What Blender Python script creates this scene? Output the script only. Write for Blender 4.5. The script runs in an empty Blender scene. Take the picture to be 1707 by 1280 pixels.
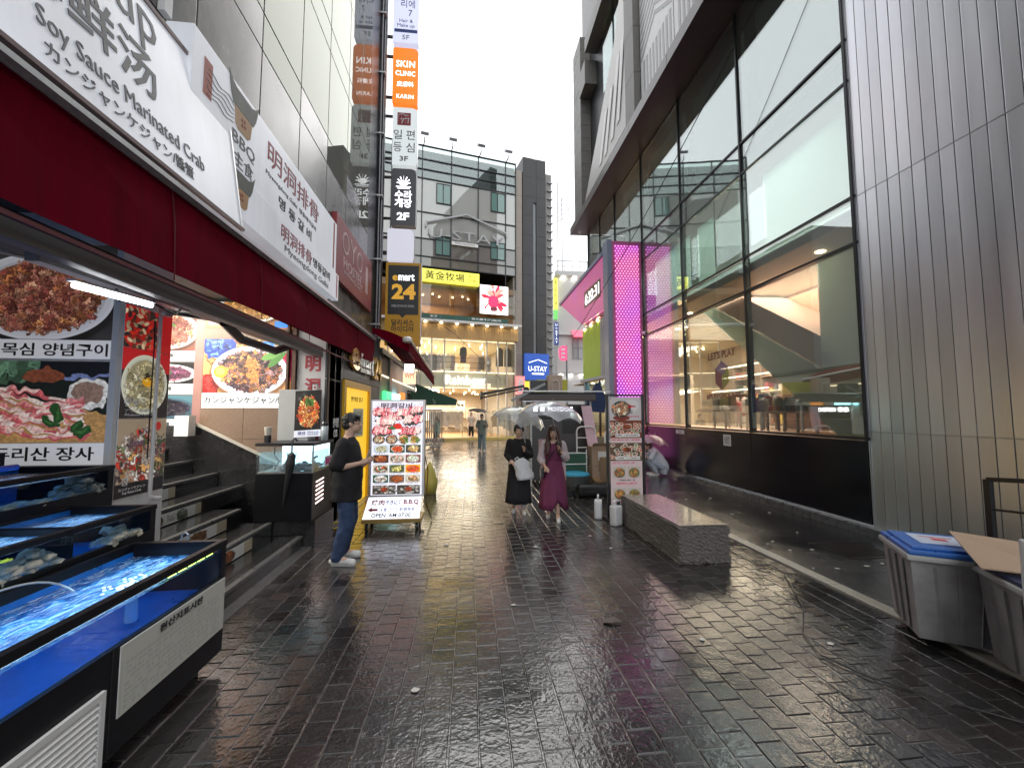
import bpy, bmesh, math, random
import numpy as np
from mathutils import Vector, Matrix

random.seed(7)
RNG = np.random.default_rng(11)
SC = bpy.context.scene
COL = SC.collection
R = math.radians

# ---------------------------------------------------------------- camera
cam_data = bpy.data.cameras.new('camera')
cam = bpy.data.objects.new('camera', cam_data)
COL.objects.link(cam)
cam_data.sensor_fit = 'HORIZONTAL'
cam_data.sensor_width = 36.0
cam_data.lens = 14.34
cam_data.clip_start = 0.05
cam_data.clip_end = 1500.0
cam.location = (0.0, 0.0, 1.70)
cam.rotation_euler = (R(90.0 + 4.04), 0.0, R(-5.90))
SC.camera = cam

# ---------------------------------------------------------------- world (overcast daylight)
world = bpy.data.worlds.new('World')
SC.world = world
world.use_nodes = True
wn = world.node_tree.nodes
wl = world.node_tree.links
wn.clear()
w_out = wn.new('ShaderNodeOutputWorld')
w_bg = wn.new('ShaderNodeBackground')
w_sky = wn.new('ShaderNodeTexSky')
w_sky.sky_type = 'NISHITA'
w_sky.sun_disc = False
w_sky.sun_elevation = R(48)
w_sky.sun_rotation = R(200)
w_sky.air_density = 1.6
w_sky.dust_density = 4.0
w_bw = wn.new('ShaderNodeRGBToBW')
w_mix = wn.new('ShaderNodeMix'); w_mix.data_type = 'RGBA'
w_mix.inputs[0].default_value = 0.93          # an overcast sky: nearly all of the blue is gone
w_even = wn.new('ShaderNodeMix'); w_even.data_type = 'RGBA'
w_even.inputs[0].default_value = 0.75         # and cloud evens it out
w_even.inputs[7].default_value = (8.4, 8.6, 8.9, 1)
wl.new(w_sky.outputs[0], w_bw.inputs[0])
wl.new(w_sky.outputs[0], w_mix.inputs[6])
wl.new(w_bw.outputs[0], w_mix.inputs[7])
wl.new(w_mix.outputs[2], w_even.inputs[6])
wl.new(w_even.outputs[2], w_bg.inputs[0])
w_bg.inputs[1].default_value = 0.105
wl.new(w_bg.outputs[0], w_out.inputs[0])

# ---------------------------------------------------------------- sun (behind cloud: weak and wide)
sun_d = bpy.data.lights.new('sun', 'SUN')
sun_d.energy = 0.6
sun_d.angle = R(40)
sun_d.color = (1.0, 0.97, 0.93)
sun = bpy.data.objects.new('sun', sun_d)
COL.objects.link(sun)
sun.rotation_euler = (R(42), 0, R(160))

SC.view_settings.view_transform = 'Standard'
SC.view_settings.look = 'None'
SC.view_settings.gamma = 1.0
SC.view_settings.exposure = 1.15
SC.view_settings.use_curve_mapping = False
SC.render.engine = 'CYCLES'
SC.cycles.use_denoising = True
SC.cycles.max_bounces = 8
SC.cycles.transparent_max_bounces = 16
SC.cycles.sample_clamp_indirect = 6.0
SC.cycles.caustics_reflective = False
SC.cycles.caustics_refractive = False

# ================================================================ helpers
TMP = bpy.data.scenes.new('scratch')


def lin(c):
    return tuple((v / 12.92 if v <= 0.04045 else ((v + 0.055) / 1.055) ** 2.4) for v in c)


def hexc(h):
    return lin(tuple(int(h[i:i + 2], 16) / 255 for i in (0, 2, 4)))


def nmat(name):
    m = bpy.data.materials.new(name)
    m.use_nodes = True
    nt = m.node_tree
    nt.nodes.clear()
    out = nt.nodes.new('ShaderNodeOutputMaterial')
    return m, nt, out


MATS = {}


def mat(name, col, rough=0.5, metal=0.0, var=0.12, scale=6.0, bump=0.0, bscale=None, coat=0.0,
        rvar=0.1, stretch=(1, 1, 1), spec=0.5):
    """plain surface: colour broken up by noise, roughness too, fine relief if asked"""
    if name in MATS:
        return MATS[name]
    m, nt, out = nmat(name)
    N, L = nt.nodes, nt.links
    p = N.new('ShaderNodeBsdfPrincipled')
    L.new(p.outputs[0], out.inputs[0])
    p.inputs['Metallic'].default_value = metal
    p.inputs['Coat Weight'].default_value = coat
    p.inputs['Coat Roughness'].default_value = 0.08
    p.inputs['Specular IOR Level'].default_value = spec
    tc = N.new('ShaderNodeTexCoord')
    mp = N.new('ShaderNodeMapping')
    mp.inputs['Scale'].default_value = stretch
    L.new(tc.outputs['Object'], mp.inputs[0])
    nz = N.new('ShaderNodeTexNoise')
    nz.inputs['Scale'].default_value = scale
    nz.inputs['Detail'].default_value = 6
    nz.inputs['Roughness'].default_value = 0.65
    L.new(mp.outputs[0], nz.inputs['Vector'])
    mx = N.new('ShaderNodeMix'); mx.data_type = 'RGBA'
    mx.inputs[6].default_value = tuple(max(0, c * (1 - 1.6 * var)) for c in col) + (1,)
    mx.inputs[7].default_value = tuple(min(1, c * (1 + 1.6 * var)) for c in col) + (1,)
    L.new(nz.outputs[0], mx.inputs[0])
    L.new(mx.outputs[2], p.inputs['Base Color'])
    mr = N.new('ShaderNodeMapRange')
    mr.inputs[3].default_value = max(0.02, rough - rvar)
    mr.inputs[4].default_value = min(1, rough + rvar)
    L.new(nz.outputs[0], mr.inputs[0])
    L.new(mr.outputs[0], p.inputs['Roughness'])
    if bump:
        n2 = N.new('ShaderNodeTexNoise')
        n2.inputs['Scale'].default_value = bscale or scale * 8
        n2.inputs['Detail'].default_value = 4
        L.new(mp.outputs[0], n2.inputs['Vector'])
        b = N.new('ShaderNodeBump')
        b.inputs['Strength'].default_value = bump
        b.inputs['Distance'].default_value = 0.01
        L.new(n2.outputs[0], b.inputs['Height'])
        L.new(b.outputs[0], p.inputs['Normal'])
    MATS[name] = m
    return m


def emat(name, col, strength, body=None):
    """something that gives off light"""
    if name in MATS:
        return MATS[name]
    m, nt, out = nmat(name)
    p = nt.nodes.new('ShaderNodeBsdfPrincipled')
    p.inputs['Base Color'].default_value = (body or col) + (1,)
    p.inputs['Roughness'].default_value = 0.35
    p.inputs['Emission Color'].default_value = col + (1,)
    p.inputs['Emission Strength'].default_value = strength
    nt.links.new(p.outputs[0], out.inputs[0])
    MATS[name] = m
    return m


def schlick(N, L, ior):
    """mirror share of a thin pane, the same from both faces"""
    g = N.new('ShaderNodeNewGeometry')
    dt = N.new('ShaderNodeVectorMath'); dt.operation = 'DOT_PRODUCT'
    L.new(g.outputs['Incoming'], dt.inputs[0]); L.new(g.outputs['Normal'], dt.inputs[1])
    ab = N.new('ShaderNodeMath'); ab.operation = 'ABSOLUTE'; L.new(dt.outputs['Value'], ab.inputs[0])
    om = N.new('ShaderNodeMath'); om.operation = 'SUBTRACT'; om.inputs[0].default_value = 1.0; L.new(ab.outputs[0], om.inputs[1])
    pw = N.new('ShaderNodeMath'); pw.operation = 'POWER'; L.new(om.outputs[0], pw.inputs[0]); pw.inputs[1].default_value = 5.0
    f0 = ((ior - 1) / (ior + 1)) ** 2
    ma = N.new('ShaderNodeMath'); ma.operation = 'MULTIPLY_ADD'; L.new(pw.outputs[0], ma.inputs[0])
    ma.inputs[1].default_value = 1 - f0; ma.inputs[2].default_value = f0
    return ma.outputs[0]


def gmat(name, tint=(0.9, 0.95, 0.94), ior=1.5, rough=0.0, haze=0.0, hcol=(0.7, 0.75, 0.75), wave=0.0, wscale=0.6, through=0.0, mirror=(0.95, 1.0, 0.98)):
    """a pane: see-through and mirroring by Fresnel, haze = share of milky diffuse"""
    if name in MATS:
        return MATS[name]
    m, nt, out = nmat(name)
    N, L = nt.nodes, nt.links
    tr = N.new('ShaderNodeBsdfTransparent'); tr.inputs[0].default_value = tint + (1,)
    gl = N.new('ShaderNodeBsdfGlossy'); gl.inputs['Roughness'].default_value = rough
    gl.inputs[0].default_value = mirror + (1,)
    mx = N.new('ShaderNodeMixShader')
    src = tr
    if haze > 0:
        df = N.new('ShaderNodeBsdfDiffuse'); df.inputs[0].default_value = hcol + (1,)
        if through:
            tl_ = N.new('ShaderNodeBsdfTranslucent'); tl_.inputs[0].default_value = hcol + (1,)
            m1 = N.new('ShaderNodeMixShader'); m1.inputs[0].default_value = through
            L.new(df.outputs[0], m1.inputs[1]); L.new(tl_.outputs[0], m1.inputs[2]); df = m1
        m0 = N.new('ShaderNodeMixShader'); m0.inputs[0].default_value = haze
        L.new(tr.outputs[0], m0.inputs[1]); L.new(df.outputs[0], m0.inputs[2])
        src = m0
    L.new(schlick(N, L, ior), mx.inputs[0])
    L.new(src.outputs[0], mx.inputs[1]); L.new(gl.outputs[0], mx.inputs[2])
    if wave:
        tc = N.new('ShaderNodeTexCoord')
        nz = N.new('ShaderNodeTexNoise'); nz.inputs['Scale'].default_value = wscale
        nz.inputs['Detail'].default_value = 2
        L.new(tc.outputs['Object'], nz.inputs['Vector'])
        b = N.new('ShaderNodeBump'); b.inputs['Strength'].default_value = wave
        b.inputs['Distance'].default_value = 0.05
        L.new(nz.outputs[0], b.inputs['Height'])
        L.new(b.outputs[0], gl.inputs['Normal'])
    L.new(mx.outputs[0], out.inputs[0])
    MATS[name] = m
    return m


WM = {}


def thing(name, label, cat, loc=(0, 0, 0), rz=0.0, group=None, kind=None):
    o = bpy.data.objects.new(name, None)
    COL.objects.link(o)
    o.empty_display_size = 0.1
    o.location = loc
    o.rotation_euler = (0, 0, rz)
    o['label'] = label
    o['category'] = cat
    if group:
        o['group'] = group
    if kind:
        o['kind'] = kind
    WM[o.name] = Matrix.LocRotScale(Vector(loc), Matrix.Rotation(rz, 3, 'Z'), None)
    return o


def link(name, me, mats, parent, label=None):
    o = bpy.data.objects.new(name, me)
    COL.objects.link(o)
    if mats is not None:
        for mm in (mats if isinstance(mats, (list, tuple)) else [mats]):
            me.materials.append(mm)
    if parent is not None:
        o.parent = parent
        WM[o.name] = WM[parent.name]
    else:
        WM[o.name] = Matrix.Identity(4)
    if label:
        o['label'] = label
    return o


def tag(o, label, cat, group=None, kind=None):
    o['label'] = label
    o['category'] = cat
    if group:
        o['group'] = group
    if kind:
        o['kind'] = kind
    return o


class MB:
    def __init__(s):
        s.v, s.f, s.m, s.uv = [], [], [], {}
        s.cur = 0

    def add(s, vs, fs):
        b = len(s.v)
        s.v += [tuple(v) for v in vs]
        for f in fs:
            s.f.append(tuple(b + i for i in f))
            s.m.append(s.cur)
        return s

    def box(s, x0, x1, y0, y1, z0, z1):
        x0, x1 = min(x0, x1), max(x0, x1); y0, y1 = min(y0, y1), max(y0, y1); z0, z1 = min(z0, z1), max(z0, z1)
        return s.add([(x0, y0, z0), (x1, y0, z0), (x1, y1, z0), (x0, y1, z0), (x0, y0, z1), (x1, y0, z1), (x1, y1, z1), (x0, y1, z1)],
                     [(0, 3, 2, 1), (4, 5, 6, 7), (0, 1, 5, 4), (1, 2, 6, 5), (2, 3, 7, 6), (3, 0, 4, 7)])

    def bbox(s, x0, x1, y0, y1, z0, z1, b=0.01):
        """box with chamfered edges"""
        bm = bmesh.new()
        bmesh.ops.create_cube(bm, size=1)
        for v in bm.verts:
            v.co = Vector(((x0 + x1) / 2 + v.co.x * (x1 - x0), (y0 + y1) / 2 + v.co.y * (y1 - y0), (z0 + z1) / 2 + v.co.z * (z1 - z0)))
        bmesh.ops.bevel(bm, geom=bm.edges[:], offset=b, segments=2, affect='EDGES', profile=0.7)
        bm.verts.index_update()
        s.add([v.co[:] for v in bm.verts], [[v.index for v in f.verts] for f in bm.faces])
        bm.free()
        return s

    def quad(s, a, b, c, d):
        return s.add([a, b, c, d], [(0, 1, 2, 3)])

    def poly(s, pts):
        return s.add(pts, [tuple(range(len(pts)))])

    def uvquad(s, a, b, c, d):
        k = len(s.f)
        s.add([a, b, c, d], [(0, 1, 2, 3)])
        s.uv[k] = ((0, 0), (1, 0), (1, 1), (0, 1))
        return s

    def prism(s, pts, vec):
        """closed solid: polygon pts (3D) swept along vec"""
        n = len(pts); vec = Vector(vec)
        p = [Vector(q) for q in pts]
        nrm = Vector((0, 0, 0))
        for i in range(n):
            nrm += p[i].cross(p[(i + 1) % n])
        if nrm.dot(vec) > 0:
            p = p[::-1]
        vs = p + [q + vec for q in p]
        fs = [tuple(range(n)), tuple(range(2 * n - 1, n - 1, -1))]
        fs += [((i + 1) % n, i, n + i, n + (i + 1) % n) for i in range(n)]
        return s.add(vs, fs)

    def tube(s, path, r, n=8, caps=True):
        path = [Vector(p) for p in path]
        rs = r if isinstance(r, (list, tuple)) else [r] * len(path)
        vs, fs = [], []
        up = Vector((0, 0, 1))
        last = None
        for i, p in enumerate(path):
            t = (path[min(i + 1, len(path) - 1)] - path[max(i - 1, 0)]).normalized()
            if last is None:
                a = t.cross(up)
                if a.length < 0.1:
                    a = t.cross(Vector((0, 1, 0)))
            else:
                a = last - t * last.dot(t)
            a.normalize(); last = a
            b = t.cross(a)
            for k in range(n):
                w = 2 * math.pi * k / n
                vs.append(p + (a * math.cos(w) + b * math.sin(w)) * rs[i])
        for i in range(len(path) - 1):
            for k in range(n):
                fs.append((i * n + k, i * n + (k + 1) % n, (i + 1) * n + (k + 1) % n, (i + 1) * n + k))
        if caps:
            fs.append(tuple(range(n))[::-1])
            fs.append(tuple((len(path) - 1) * n + k for k in range(n)))
        return s.add(vs, fs)

    def bar(s, p0, p1, w, h):
        """rectangular bar from p0 to p1 (w sideways, h upward)"""
        p0, p1 = Vector(p0), Vector(p1)
        t = (p1 - p0).normalized()
        a = t.cross(Vector((0, 0, 1)))
        if a.length < 0.05:
            a = Vector((1, 0, 0))
        a.normalize(); b = a.cross(t).normalized()
        vs = []
        for p in (p0, p1):
            for i, j in ((-1, -1), (1, -1), (1, 1), (-1, 1)):
                vs.append(p + a * (i * w / 2) + b * (j * h / 2))
        return s.add(vs, [(0, 1, 2, 3), (7, 6, 5, 4), (0, 4, 5, 1), (1, 5, 6, 2), (2, 6, 7, 3), (3, 7, 4, 0)])

    def ell(s, c, r, n=10, m=6, jit=0.0):
        rx, ry, rz = r if isinstance(r, (tuple, list)) else (r, r, r)
        vs = [(c[0], c[1], c[2] - rz)]
        for i in range(1, m):
            a = math.pi * i / m - math.pi / 2
            for k in range(n):
                w = 2 * math.pi * k / n
                j = 1 + (random.random() - .5) * jit
                vs.append((c[0] + rx * j * math.cos(a) * math.cos(w), c[1] + ry * j * math.cos(a) * math.sin(w), c[2] + rz * j * math.sin(a)))
        vs.append((c[0], c[1], c[2] + rz))
        fs = [(0, 1 + (k + 1) % n, 1 + k) for k in range(n)]
        for i in range(m - 2):
            for k in range(n):
                fs.append((1 + i * n + k, 1 + i * n + (k + 1) % n, 1 + (i + 1) * n + (k + 1) % n, 1 + (i + 1) * n + k))
        t = len(vs) - 1
        fs += [(t, t - n + k, t - n + (k + 1) % n) for k in range(n)]
        return s.add(vs, fs)

    def lathe(s, c, prof, n=20):
        """profile [(r,z)...] round a vertical axis at c"""
        vs, fs = [], []
        for r, z in prof:
            for k in range(n):
                w = 2 * math.pi * k / n
                vs.append((c[0] + r * math.cos(w), c[1] + r * math.sin(w), c[2] + z))
        for i in range(len(prof) - 1):
            for k in range(n):
                fs.append((i * n + k, i * n + (k + 1) % n, (i + 1) * n + (k + 1) % n, (i + 1) * n + k))
        fs.append(tuple(range(n))[::-1])
        fs.append(tuple((len(prof) - 1) * n + k for k in range(n)))
        return s.add(vs, fs)

    def mesh(s, name, parent=None, local=False):
        me = bpy.data.meshes.new(name)
        vs = s.v
        if parent is not None and not local:
            inv = WM[parent.name].inverted()
            vs = [tuple(inv @ Vector(v)) for v in vs]
        me.from_pydata(vs, [], s.f)
        if any(s.m):
            me.polygons.foreach_set('material_index', s.m)
        if s.uv:
            lay = me.uv_layers.new(name='UVMap')
            for fi, uvs in s.uv.items():
                po = me.polygons[fi]
                for li, uv in zip(po.loop_indices, uvs):
                    lay.data[li].uv = uv
        me.update()
        return me

    def build(s, name, mats, parent=None, local=False, smooth=False, label=None):
        me = s.mesh(name, parent, local)
        o = link(name, me, mats, parent, label)
        if smooth:
            me.polygons.foreach_set('use_smooth', [True] * len(me.polygons))
        return o


def part(name, m, parent, *boxes, local=False):
    b = MB()
    for q in boxes:
        b.box(*q)
    return b.build(name, m, parent, local)


def dup(root, loc, rz=None, label=None, group=None):
    r = root.copy(); COL.objects.link(r)
    r.location = loc
    if rz is not None:
        r.rotation_euler = (0, 0, rz)
    if label:
        r['label'] = label
    if group:
        r['group'] = group
    WM[r.name] = Matrix.LocRotScale(Vector(loc), Matrix.Rotation(r.rotation_euler.z, 3, 'Z'), None)
    for ch in list(root.children):
        c = ch.copy(); COL.objects.link(c); c.parent = r
        WM[c.name] = WM[r.name]
        for g in list(ch.children):
            d = g.copy(); COL.objects.link(d); d.parent = c
            WM[d.name] = WM[r.name]
    return r


def eval_mesh(o, name):
    """bake an object (modifiers, text) in the scratch scene into a plain mesh"""
    TMP.collection.objects.link(o)
    vl = TMP.view_layers[0]
    vl.update()
    dg = vl.depsgraph
    me = bpy.data.meshes.new_from_object(o.evaluated_get(dg), depsgraph=dg)
    me.name = name
    d = o.data
    TMP.collection.objects.unlink(o)
    bpy.data.objects.remove(o)
    if isinstance(d, bpy.types.Mesh):
        bpy.data.meshes.remove(d)
    else:
        bpy.data.curves.remove(d)
    return me


def text(body, parent, m, pos, right, up, h, width=None, depth=0.004, bold=0.0, name='lettering', align='C',
         local=False, spacing=1.0, line=1.0, shear=0.0, res=2):
    """real letters: body set on the plane (right, up) about pos, h = height of the whole block, width squeezes it"""
    cu = bpy.data.curves.new(name, 'FONT')
    cu.body = body
    cu.size = 1.0
    cu.extrude = 0.001
    cu.offset = bold
    cu.resolution_u = res
    cu.space_character = spacing
    cu.space_line = line
    cu.shear = shear
    cu.align_x = 'CENTER'
    o = bpy.data.objects.new(name, cu)
    me = eval_mesh(o, name)
    n = len(me.vertices)
    co = np.empty(n * 3); me.vertices.foreach_get('co', co); co = co.reshape(-1, 3)
    lo, hi = co.min(0), co.max(0)
    sy = h / (hi[1] - lo[1])
    sx = sy if width is None else width / (hi[0] - lo[0])
    if align == 'C':
        cx = (lo[0] + hi[0]) / 2
    elif align == 'L':
        cx = lo[0]
    else:
        cx = hi[0]
    cy = (lo[1] + hi[1]) / 2
    right = np.array(Vector(right).normalized()); up = np.array(Vector(up).normalized())
    nrm = np.cross(right, up)
    z = np.where(co[:, 2] > 0, depth, -0.001)
    P = np.array(pos)[None] + np.outer((co[:, 0] - cx) * sx, right) + np.outer((co[:, 1] - cy) * sy, up) + np.outer(z, nrm)
    if parent is not None and not local:
        inv = np.array(WM[parent.name].inverted())
        P = P @ inv[:3, :3].T + inv[:3, 3]
    me.vertices.foreach_set('co', P.ravel())
    me.materials.clear()
    me.update()
    return link(name, me, m, parent)


# ---------------------------------------------------------------- printed pictures, painted here with numpy
def canvas(w, h, col):
    c = np.empty((h, w, 3), np.float32); c[:] = col
    return c


def vnoise(h, w, cell, rng):
    gh, gw = int(h / cell) + 3, int(w / cell) + 3
    g = rng.random((gh, gw)).astype(np.float32)
    y = np.arange(h) / cell; x = np.arange(w) / cell
    yi, xi = y.astype(int), x.astype(int)
    fy, fx = (y - yi)[:, None], (x - xi)[None]
    fy, fx = fy * fy * (3 - 2 * fy), fx * fx * (3 - 2 * fx)
    a, b = g[yi][:, xi], g[yi][:, xi + 1]
    c, d = g[yi + 1][:, xi], g[yi + 1][:, xi + 1]
    return (a * (1 - fx) + b * fx) * (1 - fy) + (c * (1 - fx) + d * fx) * fy


def pell(c, cx, cy, rx, ry, col, ang=0.0, soft=1.2, alpha=1.0):
    H_, W_ = c.shape[:2]
    R_ = max(rx, ry) + 2
    x0, x1 = max(0, int(cx - R_)), min(W_, int(cx + R_) + 1)
    y0, y1 = max(0, int(cy - R_)), min(H_, int(cy + R_) + 1)
    if x1 <= x0 or y1 <= y0:
        return
    Y, X = np.mgrid[y0:y1, x0:x1]
    dx, dy = X - cx, Y - cy
    ca, sa = math.cos(ang), math.sin(ang)
    u = (dx * ca + dy * sa) / max(rx, .5); v = (-dx * sa + dy * ca) / max(ry, .5)
    d = (1 - np.sqrt(u * u + v * v)) * min(rx, ry) / soft
    a = np.clip(d + .5, 0, 1)[..., None] * alpha
    c[y0:y1, x0:x1] = c[y0:y1, x0:x1] * (1 - a) + np.array(col, np.float32) * a


def prect(c, x0, y0, x1, y1, col):
    c[int(y0):int(y1), int(x0):int(x1)] = col


def heap(c0, cx, cy, rx, ry, pal, n, rng, size=.16, aspect=2.2, spread=1.0):
    """a heap of food: many short strokes in the palette's colours inside an ellipse, then ruffled"""
    H_, W_ = c0.shape[:2]
    m_ = int(max(rx, ry) * 1.35) + 3
    X0, X1, Y0, Y1 = max(0, int(cx) - m_), min(W_, int(cx) + m_), max(0, int(cy) - m_), min(H_, int(cy) + m_)
    if X1 - X0 < 3 or Y1 - Y0 < 3:
        return
    c = c0.copy()
    _heap(c, cx, cy, rx, ry, pal, n, rng, size, aspect, spread)
    cell = max(2.0, min(rx, ry) * size * 1.1); amp = cell * 1.5
    hh, ww = Y1 - Y0, X1 - X0
    dx = (vnoise(hh, ww, cell, rng) - .5) * amp * 2; dy = (vnoise(hh, ww, cell, rng) - .5) * amp * 2
    yy, xx = np.mgrid[Y0:Y1, X0:X1]
    sy = np.clip(yy + dy, Y0, Y1 - 1).astype(int); sx = np.clip(xx + dx, X0, X1 - 1).astype(int)
    grain = .78 + .44 * vnoise(hh, ww, max(1.2, cell * .3), rng)
    new = c[sy, sx]
    ch = (np.abs(new - c0[sy, sx]).sum(-1) > .02)
    c0[Y0:Y1, X0:X1] = np.where(ch[..., None], np.clip(new * grain[..., None], 0, 1), c0[Y0:Y1, X0:X1])


def _heap(c, cx, cy, rx, ry, pal, n, rng, size=.16, aspect=2.2, spread=1.0):
    for i in range(n):
        a = rng.random() * 6.283; q = math.sqrt(rng.random()) * spread
        x, y = cx + math.cos(a) * q * rx, cy + math.sin(a) * q * ry
        k = np.array(pal[int(rng.integers(len(pal)))]) * (0.7 + 0.55 * rng.random())
        s = size * min(rx, ry) * (.5 + rng.random())
        g = rng.random() * 3.14
        pell(c, x, y, s * aspect, s, np.clip(k * .6, 0, 1), g)
        pell(c, x - s * .12, y - s * .2, s * aspect * .85, s * .72, np.clip(k, 0, 1), g)
        if rng.random() < .35:
            pell(c, x - s * .3, y - s * .3, s * .6, s * .18, np.clip(k * 1.5 + .12, 0, 1), g)


def dish(c, cx, cy, rx, ry, plate, pal, rng, n=60, fill=.8, size=.16, rim=None, garnish=None):
    pell(c, cx, cy + ry * .1, rx * 1.06, ry * 1.06, (.08, .07, .07), alpha=.4, soft=4)
    pell(c, cx, cy, rx, ry, rim or plate)
    pell(c, cx, cy, rx * .95, ry * .94, np.array(plate) * .96)
    pell(c, cx, cy, rx * .87, ry * .85, np.array(plate) * .86)
    pell(c, cx, cy, rx * fill, ry * fill, np.array(pal[0]) * .75)
    heap(c, cx, cy, rx * fill, ry * fill, pal, n, rng, size)
    if garnish:
        for i in range(5):
            pell(c, cx + rx * .3 * (rng.random() - .5), cy - ry * .2 + ry * .3 * (rng.random() - .5), rx * .13, ry * .06,
                 np.array(garnish) * (.7 + .5 * rng.random()), rng.random() * 3)


def scribble(c, x0, y0, x1, y1, col, rng, rows=1):
    """rows of print too small to read"""
    rh = (y1 - y0) / rows
    for r in range(rows):
        x = x0
        while x < x1:
            w = (x1 - x0) * (.01 + .03 * rng.random())
            if rng.random() < .8:
                prect(c, x, y0 + r * rh + rh * .2, min(x1, x + w), y0 + r * rh + rh * .8, col)
            x += w * 1.35


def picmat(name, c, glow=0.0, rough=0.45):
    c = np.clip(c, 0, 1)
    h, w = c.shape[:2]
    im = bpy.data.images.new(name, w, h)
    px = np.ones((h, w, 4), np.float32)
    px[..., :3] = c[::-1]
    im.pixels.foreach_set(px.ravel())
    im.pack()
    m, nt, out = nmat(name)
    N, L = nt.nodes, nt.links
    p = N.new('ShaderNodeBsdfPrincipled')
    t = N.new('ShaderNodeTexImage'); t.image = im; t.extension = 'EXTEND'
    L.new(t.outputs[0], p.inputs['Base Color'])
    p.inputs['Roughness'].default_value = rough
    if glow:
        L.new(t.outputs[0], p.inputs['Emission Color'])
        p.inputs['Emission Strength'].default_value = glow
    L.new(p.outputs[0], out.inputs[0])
    return m


def panel(name, front, edge, parent, bl, br, tl, t=0.02, local=False, label=None):
    """a flat board: printed front (bl, br, tl seen from the front), t thick behind it"""
    bl, br, tl = Vector(bl), Vector(br), Vector(tl)
    tr = br + tl - bl
    n = (br - bl).cross(tl - bl).normalized()
    b = MB()
    b.uvquad(bl, br, tr, tl)
    q = [p - n * t for p in (bl, br, tr, tl)]
    b.cur = 1
    b.quad(q[1], q[0], q[3], q[2])
    f = [bl, br, tr, tl]
    for i in range(4):
        j = (i + 1) % 4
        b.quad(f[j], f[i], q[i], q[j])
    return b.build(name, [front, edge], parent, local, label=label)


# ---------------------------------------------------------------- common materials
M_BLACK = mat('black_paint', (0.018, 0.018, 0.02), 0.35, var=.3)
M_DARK = mat('dark_metal', (0.035, 0.035, 0.04), 0.4, 0.3, var=.3)
M_GREY = mat('grey_metal', (0.25, 0.25, 0.26), 0.4, 0.6)
M_ALU = mat('aluminium', (0.55, 0.55, 0.56), 0.35, 0.8)
M_WHITE = mat('white_paint', (0.72, 0.72, 0.72), 0.45, var=.06)
M_WPLAS = mat('white_plastic', (0.75, 0.75, 0.74), 0.3, var=.05)
M_FRAME = mat('window_frame_black', (0.02, 0.022, 0.024), 0.35, 0.2)
M_SKIN = mat('skin', (0.62, 0.40, 0.30), 0.5, var=.06, scale=20)
M_TEXTK = mat('black_print', (0.02, 0.02, 0.022), 0.5, var=.05)
M_TEXTG = mat('grey_print', (0.09, 0.09, 0.1), 0.5, var=.05)
M_TEXTR = mat('red_print', (0.32, 0.035, 0.05), 0.5, var=.05)
M_TEXTW = mat('white_print', (0.8, 0.8, 0.8), 0.5, var=.03)
M_TEXTB = mat('navy_print', (0.03, 0.06, 0.25), 0.5, var=.05)
E_WARM = emat('warm_lamp', (1.0, 0.80, 0.50), 6.0)
E_COOL = emat('cool_tube', (0.95, 0.97, 1.0), 6.0)
X, Y, Z = (1, 0, 0), (0, 1, 0), (0, 0, 1)
NY = (0, -1, 0)
NX = (-1, 0, 0)
# ================================================================ GROUND
def struct(o, name=None):
    o['kind'] = 'structure'
    return o


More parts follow.
